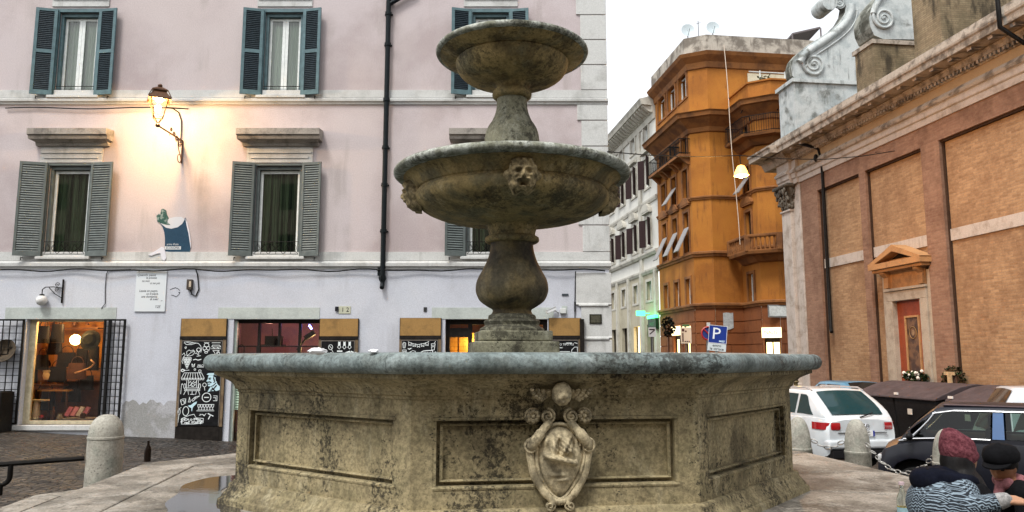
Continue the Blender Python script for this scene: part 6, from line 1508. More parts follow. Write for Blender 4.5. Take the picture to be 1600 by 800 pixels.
mb = MB(); q0 = at(1131,70,42.0); q1 = at(1156,382,41.8); mb.tube([q0.lerp(q1,t)+Vector((.03*sin(9*t),0,0)) for t in [i/14 for i in range(15)]],.022,5); k_ = mb.build('hanging_cable',flat('pale cable',(.55,.45,.35),.6)); props(k_,'long pale cable hanging down the front of the orange building','cable')
# ---------------------------------------------------------------- white building beyond
WHB = weather('off white plaster', (.60,.59,.54), (.44,.43,.39), s1=.5, lo=.45, hi=.68, amt=.5, streak=.3, grain=.12, bump=.12)
WHT = weather('pale cornice plaster', (.48,.46,.40), (.24,.22,.18), s1=1.1, amt=.7, streak=.4, grain=.2)
WLO = weather('cream ground floor stone', (.42,.38,.28), (.26,.23,.16), s1=.8, amt=.6, streak=.3, grain=.25)
FWB = Frame((FO.pt(-6.45,0,0).x,FO.pt(-6.45,0,0).y),ANG); wv = FWB.uv
UW0 = -26
zt_ = wv(1024,138,.8)[1]; zf = wv(1024,185)[1]
wb = thing('white_building','cream white palazzo with dark shutters and a heavy bracketed cornice beyond the orange building','building',FWB.pt(-9,-5,Zg))
bay = wv(1013,300)[0]-wv(992,300)[0]; bay = abs(bay)
wc = [wv(1012,300)[0]-bay*k for k in range(8)]
zr = lambda y: wv(1012,y)[1]
RA = (zr(220),zr(172)); RB = (zr(293),zr(247)); RC = (zr(386),zr(343)); RD = (zr(470),zr(441)); RE = (Zg,zr(508))
hsw = [(c-.55,c+.55)+r for c in wc for r in (RA,RB,RC,RD)]
mb = MB(); mb.holes(FWB,UW0,0,zr(425),zt_-.5,[h for h in hsw if h[2] > zr(425)],0,.3); mb.quad(FWB.pt(0,0,Zg),FWB.pt(0,-10,Zg),FWB.pt(0,-10,zt_),FWB.pt(0,0,zt_)); mb.build('upper_wall',WHB,wb)
mb = MB(); dh = [(c-.75,c+.75)+RE for c in wc]; mb.holes(FWB,UW0,0,Zg,zr(425),[h for h in hsw if h[2] < zr(425)]+dh,.05,.35); mb.build('ground_floor_wall',WLO,wb)
mb = MB(); mb.fprof(FWB,UW0,0,[(-.1,zt_-1.2),(.1,zt_-1.15),(.15,zt_-.75),(.25,zt_-.7),(.25,zt_-.25),(.95,zt_-.2),(1.0,zt_),(1.1,zt_+.2),(-.1,zt_+.5)]); co_ = mb.build('cornice',WHT,wb)
for k in range(40):
    u = -.3-.62*k; m_ = MB(); m_.fprof(FWB,u-.16,u+.16,[(.2,zt_-.72),(.45,zt_-.62),(.85,zt_-.32),(.88,zt_-.201),(.2,zt_-.201)]); m_.build('bracket',WHT,co_)
mb = MB(); mb.fbox(FWB,UW0,0,-1.5,-.3,zt_+.3,zt_+1.3); mb.build('attic_parapet',PARA,wb)
for y,o in ((232,.12),(316,.14),(398,.25),(425,.2)):
    mb = MB(); z = zr(y); mb.fprof(FWB,UW0,0,[(-.1,z-.2),(o*.6,z-.18),(o,z),(o,z+.12),(-.1,z+.2)]); mb.build('string_course',WHT,wb)
mb = MB()
for k in range(8):
    u = wc[k]+bay/2+.0; 
    if k in (1,4): mb.fbox(FWB,u-.3,u+.3,-.02,.14,Zg,zt_-1.2)
    if k in (0,1,2,3): mb.fbox(FWB,u-.22,u+.22,-.02,.22,Zg,zr(426))
mb.build('pilasters',WHT,wb)
for c in wc[:6]:
    for j,r in enumerate((RA,RB,RC,RD)):
        h = (c-.55,c+.55)+r; a,b,cc_,d = h; m_ = MB(); m_.fbox(FWB,a,a+.07,-.25,-.17,cc_,d); m_.fbox(FWB,b-.07,b,-.25,-.17,cc_,d); m_.fbox(FWB,(a+b)/2-.04,(a+b)/2+.04,-.25,-.17,cc_,d)
        o = m_.build('window',WHITEP,wb); g = MB(); g.fquad(FWB,a,b,cc_,d,-.2); g.build('pane',OGL,o); g = MB(); g.fquad(FWB,a-.1,b+.1,cc_-.1,d+.1,-.32); g.build('dark_room',ODK,o)
        s_ = MB()
        for e in ((a-.2,a,cc_,d),(b,b+.2,cc_,d),(a-.2,b+.2,d,d+.2),(a-.3,b+.3,cc_-.15,cc_)): s_.fbox(FWB,e[0],e[1],-.02,.09,e[2],e[3])
        if j in (1,2): s_.fbox(FWB,a-.35,b+.35,-.02,.28,d+.38,d+.5)
        if j == 2: s_.fpoly(FWB,[(a-.35,d+.501),(b+.35,d+.501)]+[((a+b)/2+.9*cos(t),d+.501+.55*sin(t)) for t in [pi*i/8 for i in range(1,8)]],-.02,.3)
        s_.build('surround',WHT,o)
        if j in (1,2):
            for s_ in (-1,1):
                fr = Frame((FWB.pt(a if s_ < 0 else b,.05,0).x,FWB.pt(a if s_ < 0 else b,.05,0).y),ANG+radians(35*-s_)); k = MB()
                k.fbox(fr,(-.55 if s_ < 0 else 0),(0 if s_ < 0 else .55),.0,.05,cc_,d); k.build('shutter',plain('maroon black shutter',(.028,.014,.014),.6),o)
for k,c in enumerate(wc[:5]):
    m_ = MB(); m_.fquad(FWB,c-.75,c+.75,Zg,RE[1],-.28); o = m_.build('shop_window',LITW if k in (1,) else (plain('dim shop interior',(.10,.08,.05),.5) ),wb); m_ = MB()
    for e in (c-.75,c-.03,c+.69): m_.fbox(FWB,e,e+.07,-.27,-.2,Zg,RE[1])
    m_.build('shop_frame',DOORF,o)
GRN = glow('green pharmacy light',(.05,.9,.22),2.0)
for k,(x,y,w0,h0,lab) in enumerate(((1001,489.5,.30,.22,'bright green lit pharmacy sign sticking out of the cream building'),(1018,495,.85,.10,'long green light strip above a dark sign board on the cream building'))):
    u,z = wv(x,y,.7 if k == 0 else .3); mb = MB()
    if k == 0: 
        c_ = FWB.pt(u,.7,z); fr = Frame((c_.x,c_.y),ANG+pi/2); mb.fbox(fr,-.30,.30,-.08,.08,z-.17,z+.17); mb.fbox(fr,.30,1.0,-.02,.02,z-.03,z+.03); o = mb.build('pharmacy_sign',GRN)
    else:
        mb.fbox(FWB,u-w0,u+w0,.12,.35,z-h0,z+h0); mb.sl = 1; mb.fbox(FWB,u-w0,u+w0,.1,.3,z-.85,z-h0-.02); o = mb.build('shop_sign',[GRN,plain('dark green sign board',(.012,.035,.016),.4)])
        text_mesh('SALUS',.34,FWB.mat(u,.303,z-.5),'lettering',flat('dim green letters',(.03,.16,.06),.5),o,.004)
    props(o,lab,'sign')
lamp('pharmacy_light',at(1003,492,51),30,(.1,1,.3),.2)
p = at(1020,548,47); 
# ---------------------------------------------------------------- the side of the square behind the photographer
FB = Frame((40,-21),pi); bb = thing('opposite_building','ochre building closing the square behind the photographer','building',(0,-28,0)); mb = MB()
hb = [(4+4.4*i,5.2+4.4*i,z,z+2.1) for i in range(18) for z in (1,5,9,13,17)]
mb.holes(FB,0,84,-2,21,hb,0,.3); mb.quad(FB.pt(0,0,21),FB.pt(84,0,21),FB.pt(84,-9,22),FB.pt(0,-9,22)); mb.build('wall',weather('ochre plaster far side',(.50,.42,.32),(.34,.27,.2),s1=.4),bb)
mb = MB(); 
for h in hb: mb.fquad(FB,h[0],h[1],h[2],h[3],-.25)
mb.build('dark_windows',flat('dark panes',(.02,.022,.022),.2),bb)
# ---------------------------------------------------------------- bollards, rail, chains
BOLST = weather('pale travertine bollard', (.42,.40,.34), (.20,.19,.16), s1=3, lo=.45, hi=.66, amt=.8, grain=.4, bump=.5, pits=.9, second=(.30,.31,.26), s2=5, rough=.75, pitscale=24)
def bollard(x,y,z0,h,r,label,group):
    m_ = MB(); p = [(r*1.02,0),(r*1.02,h*.02),(r,h*.66),(r*1.035,h*.665),(r*1.035,h*.69),(r*.985,h*.695)]+[(r*.985*cos(t)**.8 if cos(t) > 1e-4 else .0,h*.70+h*.30*sin(t)) for t in [pi/2*i/8 for i in range(9)]]
    m_.lathe(p,28,(x,y,z0)); o = m_.build('stone_bollard',BOLST,smooth=45); props(o,label,'bollard',group); return o
GB = 'travertine bollards round the fountain'
bollard(-4.68,9.05,.2,.81,.19,'stone bollard on the left of the fountain, joined to an iron rail',GB)
RB_ = [(3.78,10.35),(4.37,9.95),(4.76,8.6)]
for (x,y),lab in zip(RB_,('stone bollard half hidden by the right edge of the basin','stone bollard standing in front of the white car','stone bollard before the dark blue car, behind the mauve beanie')):
    bollard(x,y,gz(x,y)-.02,.885-gz(x,y)+.02,.155,lab,GB)
m_ = MB(); a = Vector((-4.84,8.92,.53)); b = Vector((-6.7,8.16,.46))
m_.tube([a,b],.028,8); o = m_.build('iron_rail',IRON); props(o,'dark iron rail running left from the stone bollard','rail')
p = a.lerp(b,.385)
q_ = on_z(33,737,.35)
m_ = MB(); dd = (b-a).normalized(); pc = a.lerp(b,.395)
m_.tube([pc-dd*.085+Vector((0,0,.0)),pc-dd*.085+Vector((0,0,-.14))]+[pc-dd*(.085*cos(t))+Vector((0,0,-.14-.08*sin(t))) for t in [pi*i/8 for i in range(1,8)]]+[pc+dd*.085+Vector((0,0,-.14)),pc+dd*.085],.028,8)
m_.tube([pc+Vector((0,0,-.21)),pc+Vector((0,0,-.33))],.03,8); o = m_.build('rail_support',IRON,smooth=60); props(o,'black U shaped iron post holding up the rail at the far left','post')
def chain(a,b,label):
    a = Vector(a); b = Vector(b); n = int((b-a).length/.075); m_ = MB()
    for k in range(n):
        t = (k+.5)/n; c = a.lerp(b,t); c.z -= .45*4*t*(1-t)*(b-a).length*.6
        t2 = min(1,t+.02); d_ = (b-a).normalized(); d_.z -= .45*4*(1-2*t)*.28; d_.normalize()
        s_ = d_.cross(Vector((0,0,1))).normalized(); s2 = d_.cross(s_); w_ = s_ if k%2 else s2
        m_.tube([c+d_*(.045*cos(q))+w_*(.022*sin(q)) for q in [2*pi*i/8 for i in range(8)]],.008,4,True)
    o = m_.build('chain',plain('galvanised chain',(.30,.29,.27),.45,metal=.5)); props(o,label,'chain')
hz = .62
for i,lab in ((0,'iron chain hanging from the hidden bollard to the one before the white car'),(1,'iron chain slung between the bollards before the white and dark cars')):
    (x0,y0),(x1,y1) = RB_[i],RB_[i+1]; d_ = Vector((x1-x0,y1-y0,0)).normalized()
    chain(Vector((x0,y0,hz))+d_*.15,Vector((x1,y1,hz))-d_*.15,lab)
# ---------------------------------------------------------------- cars: x forward, origin on the ground
TYRE = plain('black tyre',(.012,.012,.012),.85); RIM = plain('alloy rim',(.35,.36,.37),.35,metal=.7); BLK = flat('black trim',(.012,.012,.013),.5)
CGLASS = None
def car_glass(name,col=(.02,.026,.026)):
    m = NM(name); m.color(col); m.set(Roughness=.05, Specular_IOR_Level=.45); return m.mat
CG = car_glass('dark car glass',(.012,.012,.012)); CGT = car_glass('teal tinted car glass',(.012,.04,.045))
def paint(name,c,flake=.0,coat=.8,rough=.32):
    m = NM(name); p = m.pos(); n = m.noise(p,3,4); m.color(m.mix(m.ramp(n,.35,.7), c, tuple(x*.86 for x in c))); m.set(Roughness=rough,Coat_Weight=coat,Coat_Roughness=.06,Metallic=flake); return m.mat
def car(label, pt, L, W, H, belt, hood, roofx, wheels, wr, glass=CG, dome=.05, tail=.0, name='parked_car', opens=()):
    """belt: [(x,z)] shoulder line; roofx: (windscreen base, roof front, roof rear, rear glass base); lower body from stations"""
    t = thing(name,label,'car',(0,0,0),fixed=False)
    xs = sorted(set([0,.04,.12,.25,.45,.8,L-.8,L-.45,L-.25,L-.12,L-.04,L]+[roofx[0],roofx[3]]+[x_+dx for x_ in wheels for dx in (-wr-.12,-wr*.8,-wr*.4,0,wr*.4,wr*.8,wr+.12)]))
    xs = [x for x in xs if 0 <= x <= L]
    def bz(x):
        for (a,za),(b,zb) in zip(belt[:-1],belt[1:]):
            if a <= x <= b: return za+(zb-za)*(x-a)/(b-a)
        return belt[-1][1]
    def hw(x):
        e = min(x,L-x); return W/2*(1-.16*exp(-e/.22)-.03*exp(-e/.9))
    mb = MB(); rings = []
    for x in xs:
        w_ = hw(x); zb = bz(x); e = min(x,L-x); zl = .20+.16*exp(-e/.10)
        zl2 = zl
        for xw in wheels:
            d_ = abs(x-xw)
            if d_ < wr+.09: zl2 = max(zl, wr+sqrt(max(0,(wr+.09)**2-d_**2)))
        h = zb-zl
        arch = zl2-zl
        half = [(0,zl+.03 if arch < .02 else zl2+.0),(w_*.80,zl2),(w_*.94,max(zl2,zl)+.02),(w_*.995,max(zl2+.03,zl+h*.30)),(w_*1.0,max(zl2+.05,zl+h*.55)),(w_*.985,max(zl2+.06,zl+h*.80)),(w_*.945,zb-.012),(w_*.90,zb+.004),(w_*.5,zb+.03+dome*.4),(0,zb+.035+dome*.5)]
        ring = [(x,y,z) for y,z in half]+[(x,-y,z) for y,z in half[-2:0:-1]]
        rings.append(ring)
    mb.sweep(rings,True,True,True); body = mb.build('body',pt,t,smooth=38)
    # cabin
    a,b,c,d = roofx; rings = []; N = 0
    st = []
    for k in range(7): q = k/6; st.append((a+(b-a)*q, q**.86 if a < b else 0))
    for k in range(1,7): q = k/7; st.append((b+(c-b)*q,1+.03*sin(pi*q)))
    for k in range(7): q = k/6; st.append((c+(d-c)*q,(1-q)**(.8)))
    for x,q in st:
        zb = bz(x)+.0; z1 = zb+(H-zb)*q; wb = hw(x)*.93; wt = W/2*.74; wz = wb+(wt-wb)*min(1,q)
        zz0 = zb-.05
        half = [(wb*.99,zz0),(wb+(wz-wb)*.15,zb+(z1-zb)*.12),(wb+(wz-wb)*.85,zb+(z1-zb)*.84),(wz*.985,zb+(z1-zb)*.95),(wz*.90,z1),(wz*.5,z1+.025*min(1,q)),(0,z1+.032*min(1,q))]
        rings.append([(x,y,z) for y,z in half]+[(x,-y,z) for y,z in half[-2::-1]])
    mb = MB(); mb.sweep(rings,False); nr = len(rings[0])
    if opens:
        keep = [f for f in mb.f if not ((f[0]%nr in (1,nr-3)) and any(xa < (mb.v[f[0]][0]+mb.v[f[3]][0])/2 < xb for xa,xb in opens))]
        mb.f = keep; mb.m = [0]*len(keep)
    cab = mb.build('cabin',pt,t,smooth=50)
    def sidept(x,f,s_,lift=.006):
        i = 0
        for k in range(len(st)-1):
            if st[k][0] <= x <= st[k+1][0]: i = k
        (x0,q0),(x1,q1) = st[i],st[i+1]; tt = (x-x0)/(x1-x0) if x1 > x0 else 0; q = q0+(q1-q0)*tt
        zb = bz(x); z1 = zb+(H-zb)*q; wb = hw(x)*.93; wt = W/2*.74; wz = wb+(wt-wb)*min(1,q)
        g = .12+.72*f; 
        return Vector((x,s_*(wb+(wz-wb)*((.15+.70*f))+lift),zb+(z1-zb)*g))
    def frontpt(q,v,front):   # on windscreen/rear window, q 0 base..1 roof
        (x0,x1) = (a,b) if front else (d,c)
        x = x0+(x1-x0)*q; qq = q**.86 if front else (q)**.8
        zb = bz(x); z1 = zb+(H-zb)*qq; wb = hw(x)*.93; wt = W/2*.74; wz = wb+(wt-wb)*qq
        n = Vector((-(1 if front else -1)*.6,0,.6))
        return Vector((x,v*wz*.86,z1+.035*qq*(1-abs(v)**2)))+Vector((-.012 if front else .012,0,.012))
    t['_'] = 1; del t['_']
    def side_window(xa,xb,slant_a,slant_b,s_):
        m_ = MB(); n = 8; rows_ = []
        for f in (0.0,.35,.7,1.0):
            xa_ = xa+slant_a*f; xb_ = xb+slant_b*f
            rows_.append([sidept(xa_+(xb_-xa_)*k/n,f,s_) for k in range(n+1)])
        m_.sweep(rows_,False); m_.build('side_window',glass,cab,smooth=60)
    def end_window(front,q0=.10,q1=.93,vw=.92):
        m_ = MB(); m_.sweep([[frontpt(q0+(q1-q0)*j/5,-vw+2*vw*k/8,front) for k in range(9)] for j in range(6)],False); return m_.build('windscreen' if front else 'rear_window',glass,cab,smooth=60)
    for xw in wheels:
        for s_ in (-1,1):
            m_ = MB(); m_.M = Matrix.Translation((xw,s_*(W/2-.13),wr)) @ Matrix.Rotation(-s_*pi/2,4,'X')
            m_.lathe([(wr*.62,-.10),(wr*.9,-.10),(wr,-.06),(wr,.06),(wr*.93,.10),(wr*.66,.105),(wr*.62,.08)],28); ty = m_.build('wheel',TYRE,t,smooth=40)
            m_ = MB(); m_.M = Matrix.Translation((xw,s_*(W/2-.13),wr)) @ Matrix.Rotation(-s_*pi/2,4,'X'); m_.lathe([(.0,.06),(wr*.12,.085),(wr*.16,.07),(wr*.16,.03),(wr*.58,.06),(wr*.64,.10),(wr*.64,.06)],28)
            for k in range(5):
                w0 = 2*pi*k/5; m_.hexa([(wr*.1*cos(w0)-wr*.09*sin(w0),wr*.1*sin(w0)+wr*.09*cos(w0),.05),(wr*.1*cos(w0)+wr*.09*sin(w0),wr*.1*sin(w0)-wr*.09*cos(w0),.05),(wr*.62*cos(w0)+wr*.06*sin(w0),wr*.62*sin(w0)-wr*.06*cos(w0),.07),(wr*.62*cos(w0)-wr*.06*sin(w0),wr*.62*sin(w0)+wr*.06*cos(w0),.07),(wr*.1*cos(w0)-wr*.09*sin(w0),wr*.1*sin(w0)+wr*.09*cos(w0),.09),(wr*.1*cos(w0)+wr*.09*sin(w0),wr*.1*sin(w0)-wr*.09*cos(w0),.09),(wr*.62*cos(w0)+wr*.06*sin(w0),wr*.62*sin(w0)-wr*.06*cos(w0),.095),(wr*.62*cos(w0)-wr*.06*sin(w0),wr*.62*sin(w0)+wr*.06*cos(w0),.095)])
            m_.build('rim',RIM,ty,smooth=40)
            m_ = MB(); m_.M = Matrix.Translation((xw,s_*(W/2-.16),wr)) @ Matrix.Rotation(-s_*pi/2,4,'X'); m_.lathe([(.0,-.02),(wr+.08,-.02)],20); m_.build('wheel_well',BLK,body)
    m_ = MB(); m_.box(.25,L-.25,-W/2*.86,W/2*.86,.17,.30); m_.build('underbody',BLK,body)
    return t, body, cab, side_window, end_window, sidept, frontpt, bz, hw
def place(t, x, y, heading, z=None):
    t.location = (x,y,gz(x,y) if z is None else z); t.rotation_euler = (0,0,heading)
# white hatchback seen from behind on its left; x=0 is the nose
WPAINT = paint('white car paint',(.62,.66,.68)); RED = NM('red tail lamp'); RED.color((.35,.008,.012)); RED.set(Roughness=.12,Coat_Weight=1.0)
L = 4.39; W = 1.83; H = 1.57
t,body,cab,sw_,ew_,sp_,fp_,bz_,hw_ = car('white compact SUV with red tail lamps parked behind the middle right bollard',WPAINT,L,W,H,[(0,.62),(.3,.78),(1.1,.95),(2.2,.985),(3.6,1.02),(4.0,1.04),(4.3,1.03),(4.39,.95)],1.1,(1.05,1.85,3.55,4.30),(.86,3.46),.345,glass=CGT)
for s_ in (-1,1): sw_(1.45,2.35,.45,.05,s_); sw_(2.45,3.25,.0,.0,s_); sw_(3.33,3.95,.0,-.32,s_)
ew_(True); ew_(False,.06,.90,.90)
m_ = MB()
for s_ in (-1,1): m_.tube([(1.9,s_*.60,H-.01),(2.0,s_*.62,H+.045),(3.4,s_*.62,H+.05),(3.6,s_*.60,H-.01)],.018,6)
m_.build('roof_rail',flat('silver rail',(.55,.56,.58),.3,.6),cab)
m_ = MB()
for s_ in (-1,1):
    m_ = MB(); rows_ = []
    for z,dx in ((.80,0),(.84,.012),(.90,.014),(.945,.0)):
        rows_.append([(3.98,s_*(hw_(3.98)*.995+.006),z),(4.14,s_*(hw_(4.14)+.008),z),(4.28,s_*(hw_(4.28)+.012),z),(4.37,s_*(hw_(4.36)*.96),z),(4.402+dx,s_*.66,z),(4.405+dx,s_*.50,z+.0)])
    m_.sweep(rows_,False); m_.build('tail_lamp',RED.mat,body,smooth=50)
m_ = MB(); m_.box(4.35,4.41,-.62,.62,.52,.53); m_.box(4.36,4.415,-.55,.55,.74,.745); m_.build('tailgate_seam',BLK,body)
m_ = MB(); m_.box(4.20,4.47,-.80,.80,.42,.60); m_.build('rear_bumper',WPAINT,body,bevel=.05,seg=3); m_ = MB(); m_.box(4.20,4.475,-.72,.72,.24,.40); m_.box(4.40,4.478,-.70,.70,.405,.425); m_.build('bumper_skirt',BLK,body,bevel=.02)
m_ = MB(); m_.box(4.395,4.42,-.26,.26,.665,.775); m_.sl = 1; m_.box(4.396,4.423,.225,.262,.664,.776); pl_ = m_.build('number_plate',[flat('white plate',(.72,.72,.70),.4),flat('blue plate band',(.01,.02,.25),.4)],body)
Mx = Matrix(((0,-1,0,4.4245),(1,0,0,-.0),(0,0,1,.72),(0,0,0,1)))
text_mesh('645PC',.105,Mx @ Matrix.Translation((.03,0,0)),'lettering',BLK,pl_,.001,sx=.9)
m_ = MB()
for k in range(4): m_.tube([(4.412,-.105+.07*k+.045*cos(a),.865+.045*sin(a)) for a in [2*pi*i/14 for i in range(14)]],.0085,5,True)
m_.build('ring_badge',flat('chrome badge',(.7,.7,.72),.15,1.0),body)
text_mesh('TDI',.06,Mx @ Matrix.Translation((.52,0,-.05)),'lettering',flat('chrome letters',(.3,.3,.32),.3,.8),body,.002)
m_ = MB(); m_.tube([(4.38,-.02,1.05),(4.33,.30,1.13)],.014,5); m_.build('wiper',BLK,cab)
for s_ in (-1,1): m_ = MB(); m_.ball((1.55,s_*.98,1.05),(.07,.11,.075),12,8); m_.build('mirror',WPAINT,body,smooth=180)
m_ = MB()
for s_ in (-1,1): m_.box(1.9,2.1,s_*hw_(2)*1.0-.012,s_*hw_(2)*1.0+.012,.86,.885); m_.box(2.85,3.05,s_*hw_(2.9)*1.0-.012,s_*hw_(2.9)*1.0+.012,.87,.895)
m_.build('door_handle',WPAINT,body)
def heading_from(vx,vy): return atan2(vy,vx)
hd = radians(-80)          # nose (x=0) lies up the street to the left
c_ = at(1362,660,16.3)
def put_tail(t,L,px,py_depth,hd,frac=.98,y=None):
    x = (px-800)/1189.5*py_depth
    place(t, x-cos(hd)*L*frac, py_depth-sin(hd)*L*frac, hd)
    t.location.z = gz(x,py_depth)
put_tail(t,L,1327,16.2,hd); t.location.z = .97-H
# dark blue city car heading left
DPAINT = paint('midnight blue paint',(.003,.004,.010),coat=.08,rough=.45); H = 1.40; L = 3.1
t,body,cab,sw_,ew_,sp_,fp_,bz_,hw_ = car('dark blue city car parked across the right edge, its roof dull brown',DPAINT,L,1.62,H,[(0,.62),(.08,.78),(.3,.88),(.6,.93),(2.9,.95),(3.1,.85)],.8,(.28,.80,2.5,3.02),(.50,2.55),.28,dome=.06,glass=glassy('smoked car glass','#a9bdb4',.0,refl=.4),opens=((.45,2.75),))
for s_ in (-1,1): sw_(.40,1.42,.38,.02,s_); sw_(1.60,2.06,.0,.0,s_); sw_(2.14,2.8,.02,-.22,s_)
ew_(True); ew_(False)
m_ = MB(); m_.box(.86,2.48,-.56,.56,H+.012,H+.026); m_.build('roof_skin',plain('dull purple brown roof',(.075,.05,.055),.6),cab,bevel=.012)
m_ = MB()
for s_ in (-1,1):
    m_.tube([tuple(sp_(x,1.05,s_,.012)) for x in (.74,1.0,1.4,1.8,2.1,2.4)],.012,5); m_.tube([tuple(Vector((x,s_*(hw_(x)*.93+.015),bz_(x)+.05))) for x in (.36,.9,1.42)],.010,5)
    m_.tube([(.30,s_*(hw_(.3)*.93),bz_(.3)+.03)]+[tuple(sp_(.30+.48*q,-.1+1.15*q,s_,.012)) for q in (.2,.4,.6,.8,1)],.012,5)
m_.build('chrome_trim',flat('chrome trim',(.7,.7,.7),.2,1),cab)
for s_ in (-1,1): m_ = MB(); q0 = sp_(1.44,0,s_,.010); q1 = sp_(1.58,0,s_,.010); q2 = sp_(1.58,1,s_,.010); q3 = sp_(1.46,1,s_,.010); m_.quad(q0,q1,q2,q3); m_.build('door_pillar',paint('painted blue pillar reflection',(.01,.08,.23)),cab)  # blue reflection on the door pillar, painted in as its colour
for s_ in (-1,1):
    m_ = MB(); m_.ball((.46,s_*.85,.99),(.05,.08,.055),10,8); m_.build('mirror',BLK,body,smooth=180)
    m_ = MB(); m_.box(-.0,.06,s_*.55-.12,s_*.55+.12,.58,.70); m_.build('headlight',flat('headlight glass',(.5,.5,.5),.1),body,bevel=.02)
m_ = MB()
for y_ in (-.35,.35):
    m_.box(1.35,1.5,y_-.22,y_+.22,.75,1.12); m_.box(1.38,1.48,y_-.12,y_+.12,1.13,1.30)
m_.box(2.3,2.45,-.6,.6,.75,1.05); m_.box(.4,.7,-.6,.6,.8,.97); m_.build('seats',BLK,cab,bevel=.03)
hd = radians(-36); yy = 11.9; xx = (1366-800)/1189.5*yy
place(t,xx,yy,hd,z=.985-H)
# white van further right
VP = paint('white van paint',(.60,.64,.68)); H = 1.95; L = 4.6
t,body,cab,sw_,ew_,sp_,fp_,bz_,hw_ = car('white van with a blue mark, mostly hidden behind the dark blue car',VP,L,1.85,H,[(0,.75),(.3,.95),(.9,1.12),(4.4,1.15),(4.6,1.1)],.8,(.50,.98,4.2,4.55),(.85,3.6),.33,dome=.05,glass=car_glass('brown reflecting glass',(.07,.05,.035)),name='parked_van')
t['category'] = 'van'
for s_ in (-1,1): sw_(.82,1.65,.34,-.05,s_)
ew_(True)
m_ = MB()
for s_ in (-1,1): q0,q1,q2,q3 = [sp_(x,f,s_,.012) for x,f in ((1.85,.30),(2.6,.30),(2.6,.52),(1.85,.52))]; m_.quad(q0,q1,q2,q3)
m_.build('blue_mark',flat('blue vinyl',(.02,.12,.45),.4),cab)
yy = 15.4; place(t,(1512-800)/1189.5*yy-.48,yy+.15,radians(-18),z=1.08-H)
# blue car beyond the bins and a far white roof
BP = paint('sky blue paint',(.07,.22,.36)); H = 1.45
t,body,cab,sw_,ew_,sp_,fp_,bz_,hw_ = car('small blue car showing only its top between white SUV and bins',BP,3.8,1.65,H,[(0,.6),(.3,.78),(.9,.92),(3.5,.95),(3.8,.85)],.8,(.8,1.5,3.0,3.65),(.7,3.0),.3)
for s_ in (-1,1): sw_(1.1,1.95,.4,.0,s_); sw_(2.05,3.0,.0,-.15,s_)
ew_(True); ew_(False)
put_tail(t,3.8,1354,24.4,ANG); t.location.z = .88-H
t,body,cab,sw_,ew_,sp_,fp_,bz_,hw_ = car('far white car, only its roof showing above the white SUV near the church corner',WPAINT,4.2,1.75,1.5,[(0,.6),(.3,.8),(1.0,.95),(4.0,.98),(4.2,.9)],.8,(.9,1.6,3.4,4.05),(.8,3.3),.32)
for s_ in (-1,1): sw_(1.3,2.2,.4,.0,s_); sw_(2.3,3.2,.0,-.15,s_)
ew_(True); ew_(False); yy = 27.0; place(t,(1252-800)/1189.5*yy,yy,radians(-80),z=.66-1.5)
# ---------------------------------------------------------------- waste bins along the church wall
BINL = plain('dull plum bin lid',(.062,.047,.050),.55,var=.3,scale=3); BINB = plain('black bin body',(.010,.010,.011),.6,var=.3)
def waste_bin(u,label,ln=1.8):
    o0,o1 = 1.25,2.75; z0 = gz(*FCH.pt(u,2,0)[:2])+.02; zt = .98; zf = .62
    t = thing('waste_bin',label,'waste bin',FCH.pt(u,2,z0),'large waste bins by the church')
    m_ = MB(); m_.fprof(FCH,u-ln/2+.03,u+ln/2-.03,[(o0+.15,z0+.08),(o1-.18,z0+.08),(o1-.02,zf-.22),(o1-.02,zf-.02),(o0+.02,zt-.1)]); m_.fbox(FCH,u-ln/2-.04,u-ln/2+.028,o0+.3,o1-.3,z0+.5,zf-.1); m_.fbox(FCH,u+ln/2-.028,u+ln/2+.04,o0+.3,o1-.3,z0+.5,zf-.1); b_ = m_.build('body',BINB,t,bevel=.03)
    m_ = MB(); pr = [(o0-.02,zt-.09),(o0+.05,zt-.01),(o0+.35,zt+.02),(o0+.8,zt-.05),(o0+1.2,zt-.2),(o1+.03,zf+.02),(o1+.05,zf-.04),(o1,zf-.05),(o0,zt-.15)]
    m_.fprof(FCH,u-ln/2,u+ln/2,pr); m_.build('lid',BINL,t,bevel=.02)
    m_ = MB(); m_.fbox(FCH,u-.3,u-.12,o1-.02,o1-.005,zf-.45,zf-.3); m_.build('sticker',flat('pale sticker',(.5,.5,.46),.6),b_)
    m_ = MB()
    p1,p2 = FCH.pt(u-ln/2+.12,o1-.25,zf+.1),FCH.pt(u-ln/2+.30,o1-.25,zf+.1); m_.fpoly(FCH,[(u-ln/2+.1,zf+.05),(u-ln/2+.26,zf+.05),(u-ln/2+.26,zf+.11),(u-ln/2+.1,zf+.11)],o1-.0,o1+.03); m_.build('reflector',flat('white reflector',(.7,.7,.68),.4),b_)
    for s_ in (-1,1):
        for o in (o0+.35,o1-.4): m_ = MB(); m_.M = FCH.mat(u+s_*(ln/2-.25),o,z0+.06) @ Matrix.Rotation(pi/2,4,'Y'); m_.lathe([(.0,-.03),(.075,-.03),(.075,.03),(.0,.03)],10); m_.build('wheel',TYRE,b_)
def u_at(px,out): return FCH.uv(px,600,out)[0]
for px,lab in ((1392,'farthest plum lidded waste bin, beside the small blue car'),(1456,'middle plum lidded waste bin below the church door'),(1550,'nearest plum lidded waste bin, half hidden by the white van')):
    waste_bin(u_at(px,2.2),lab)
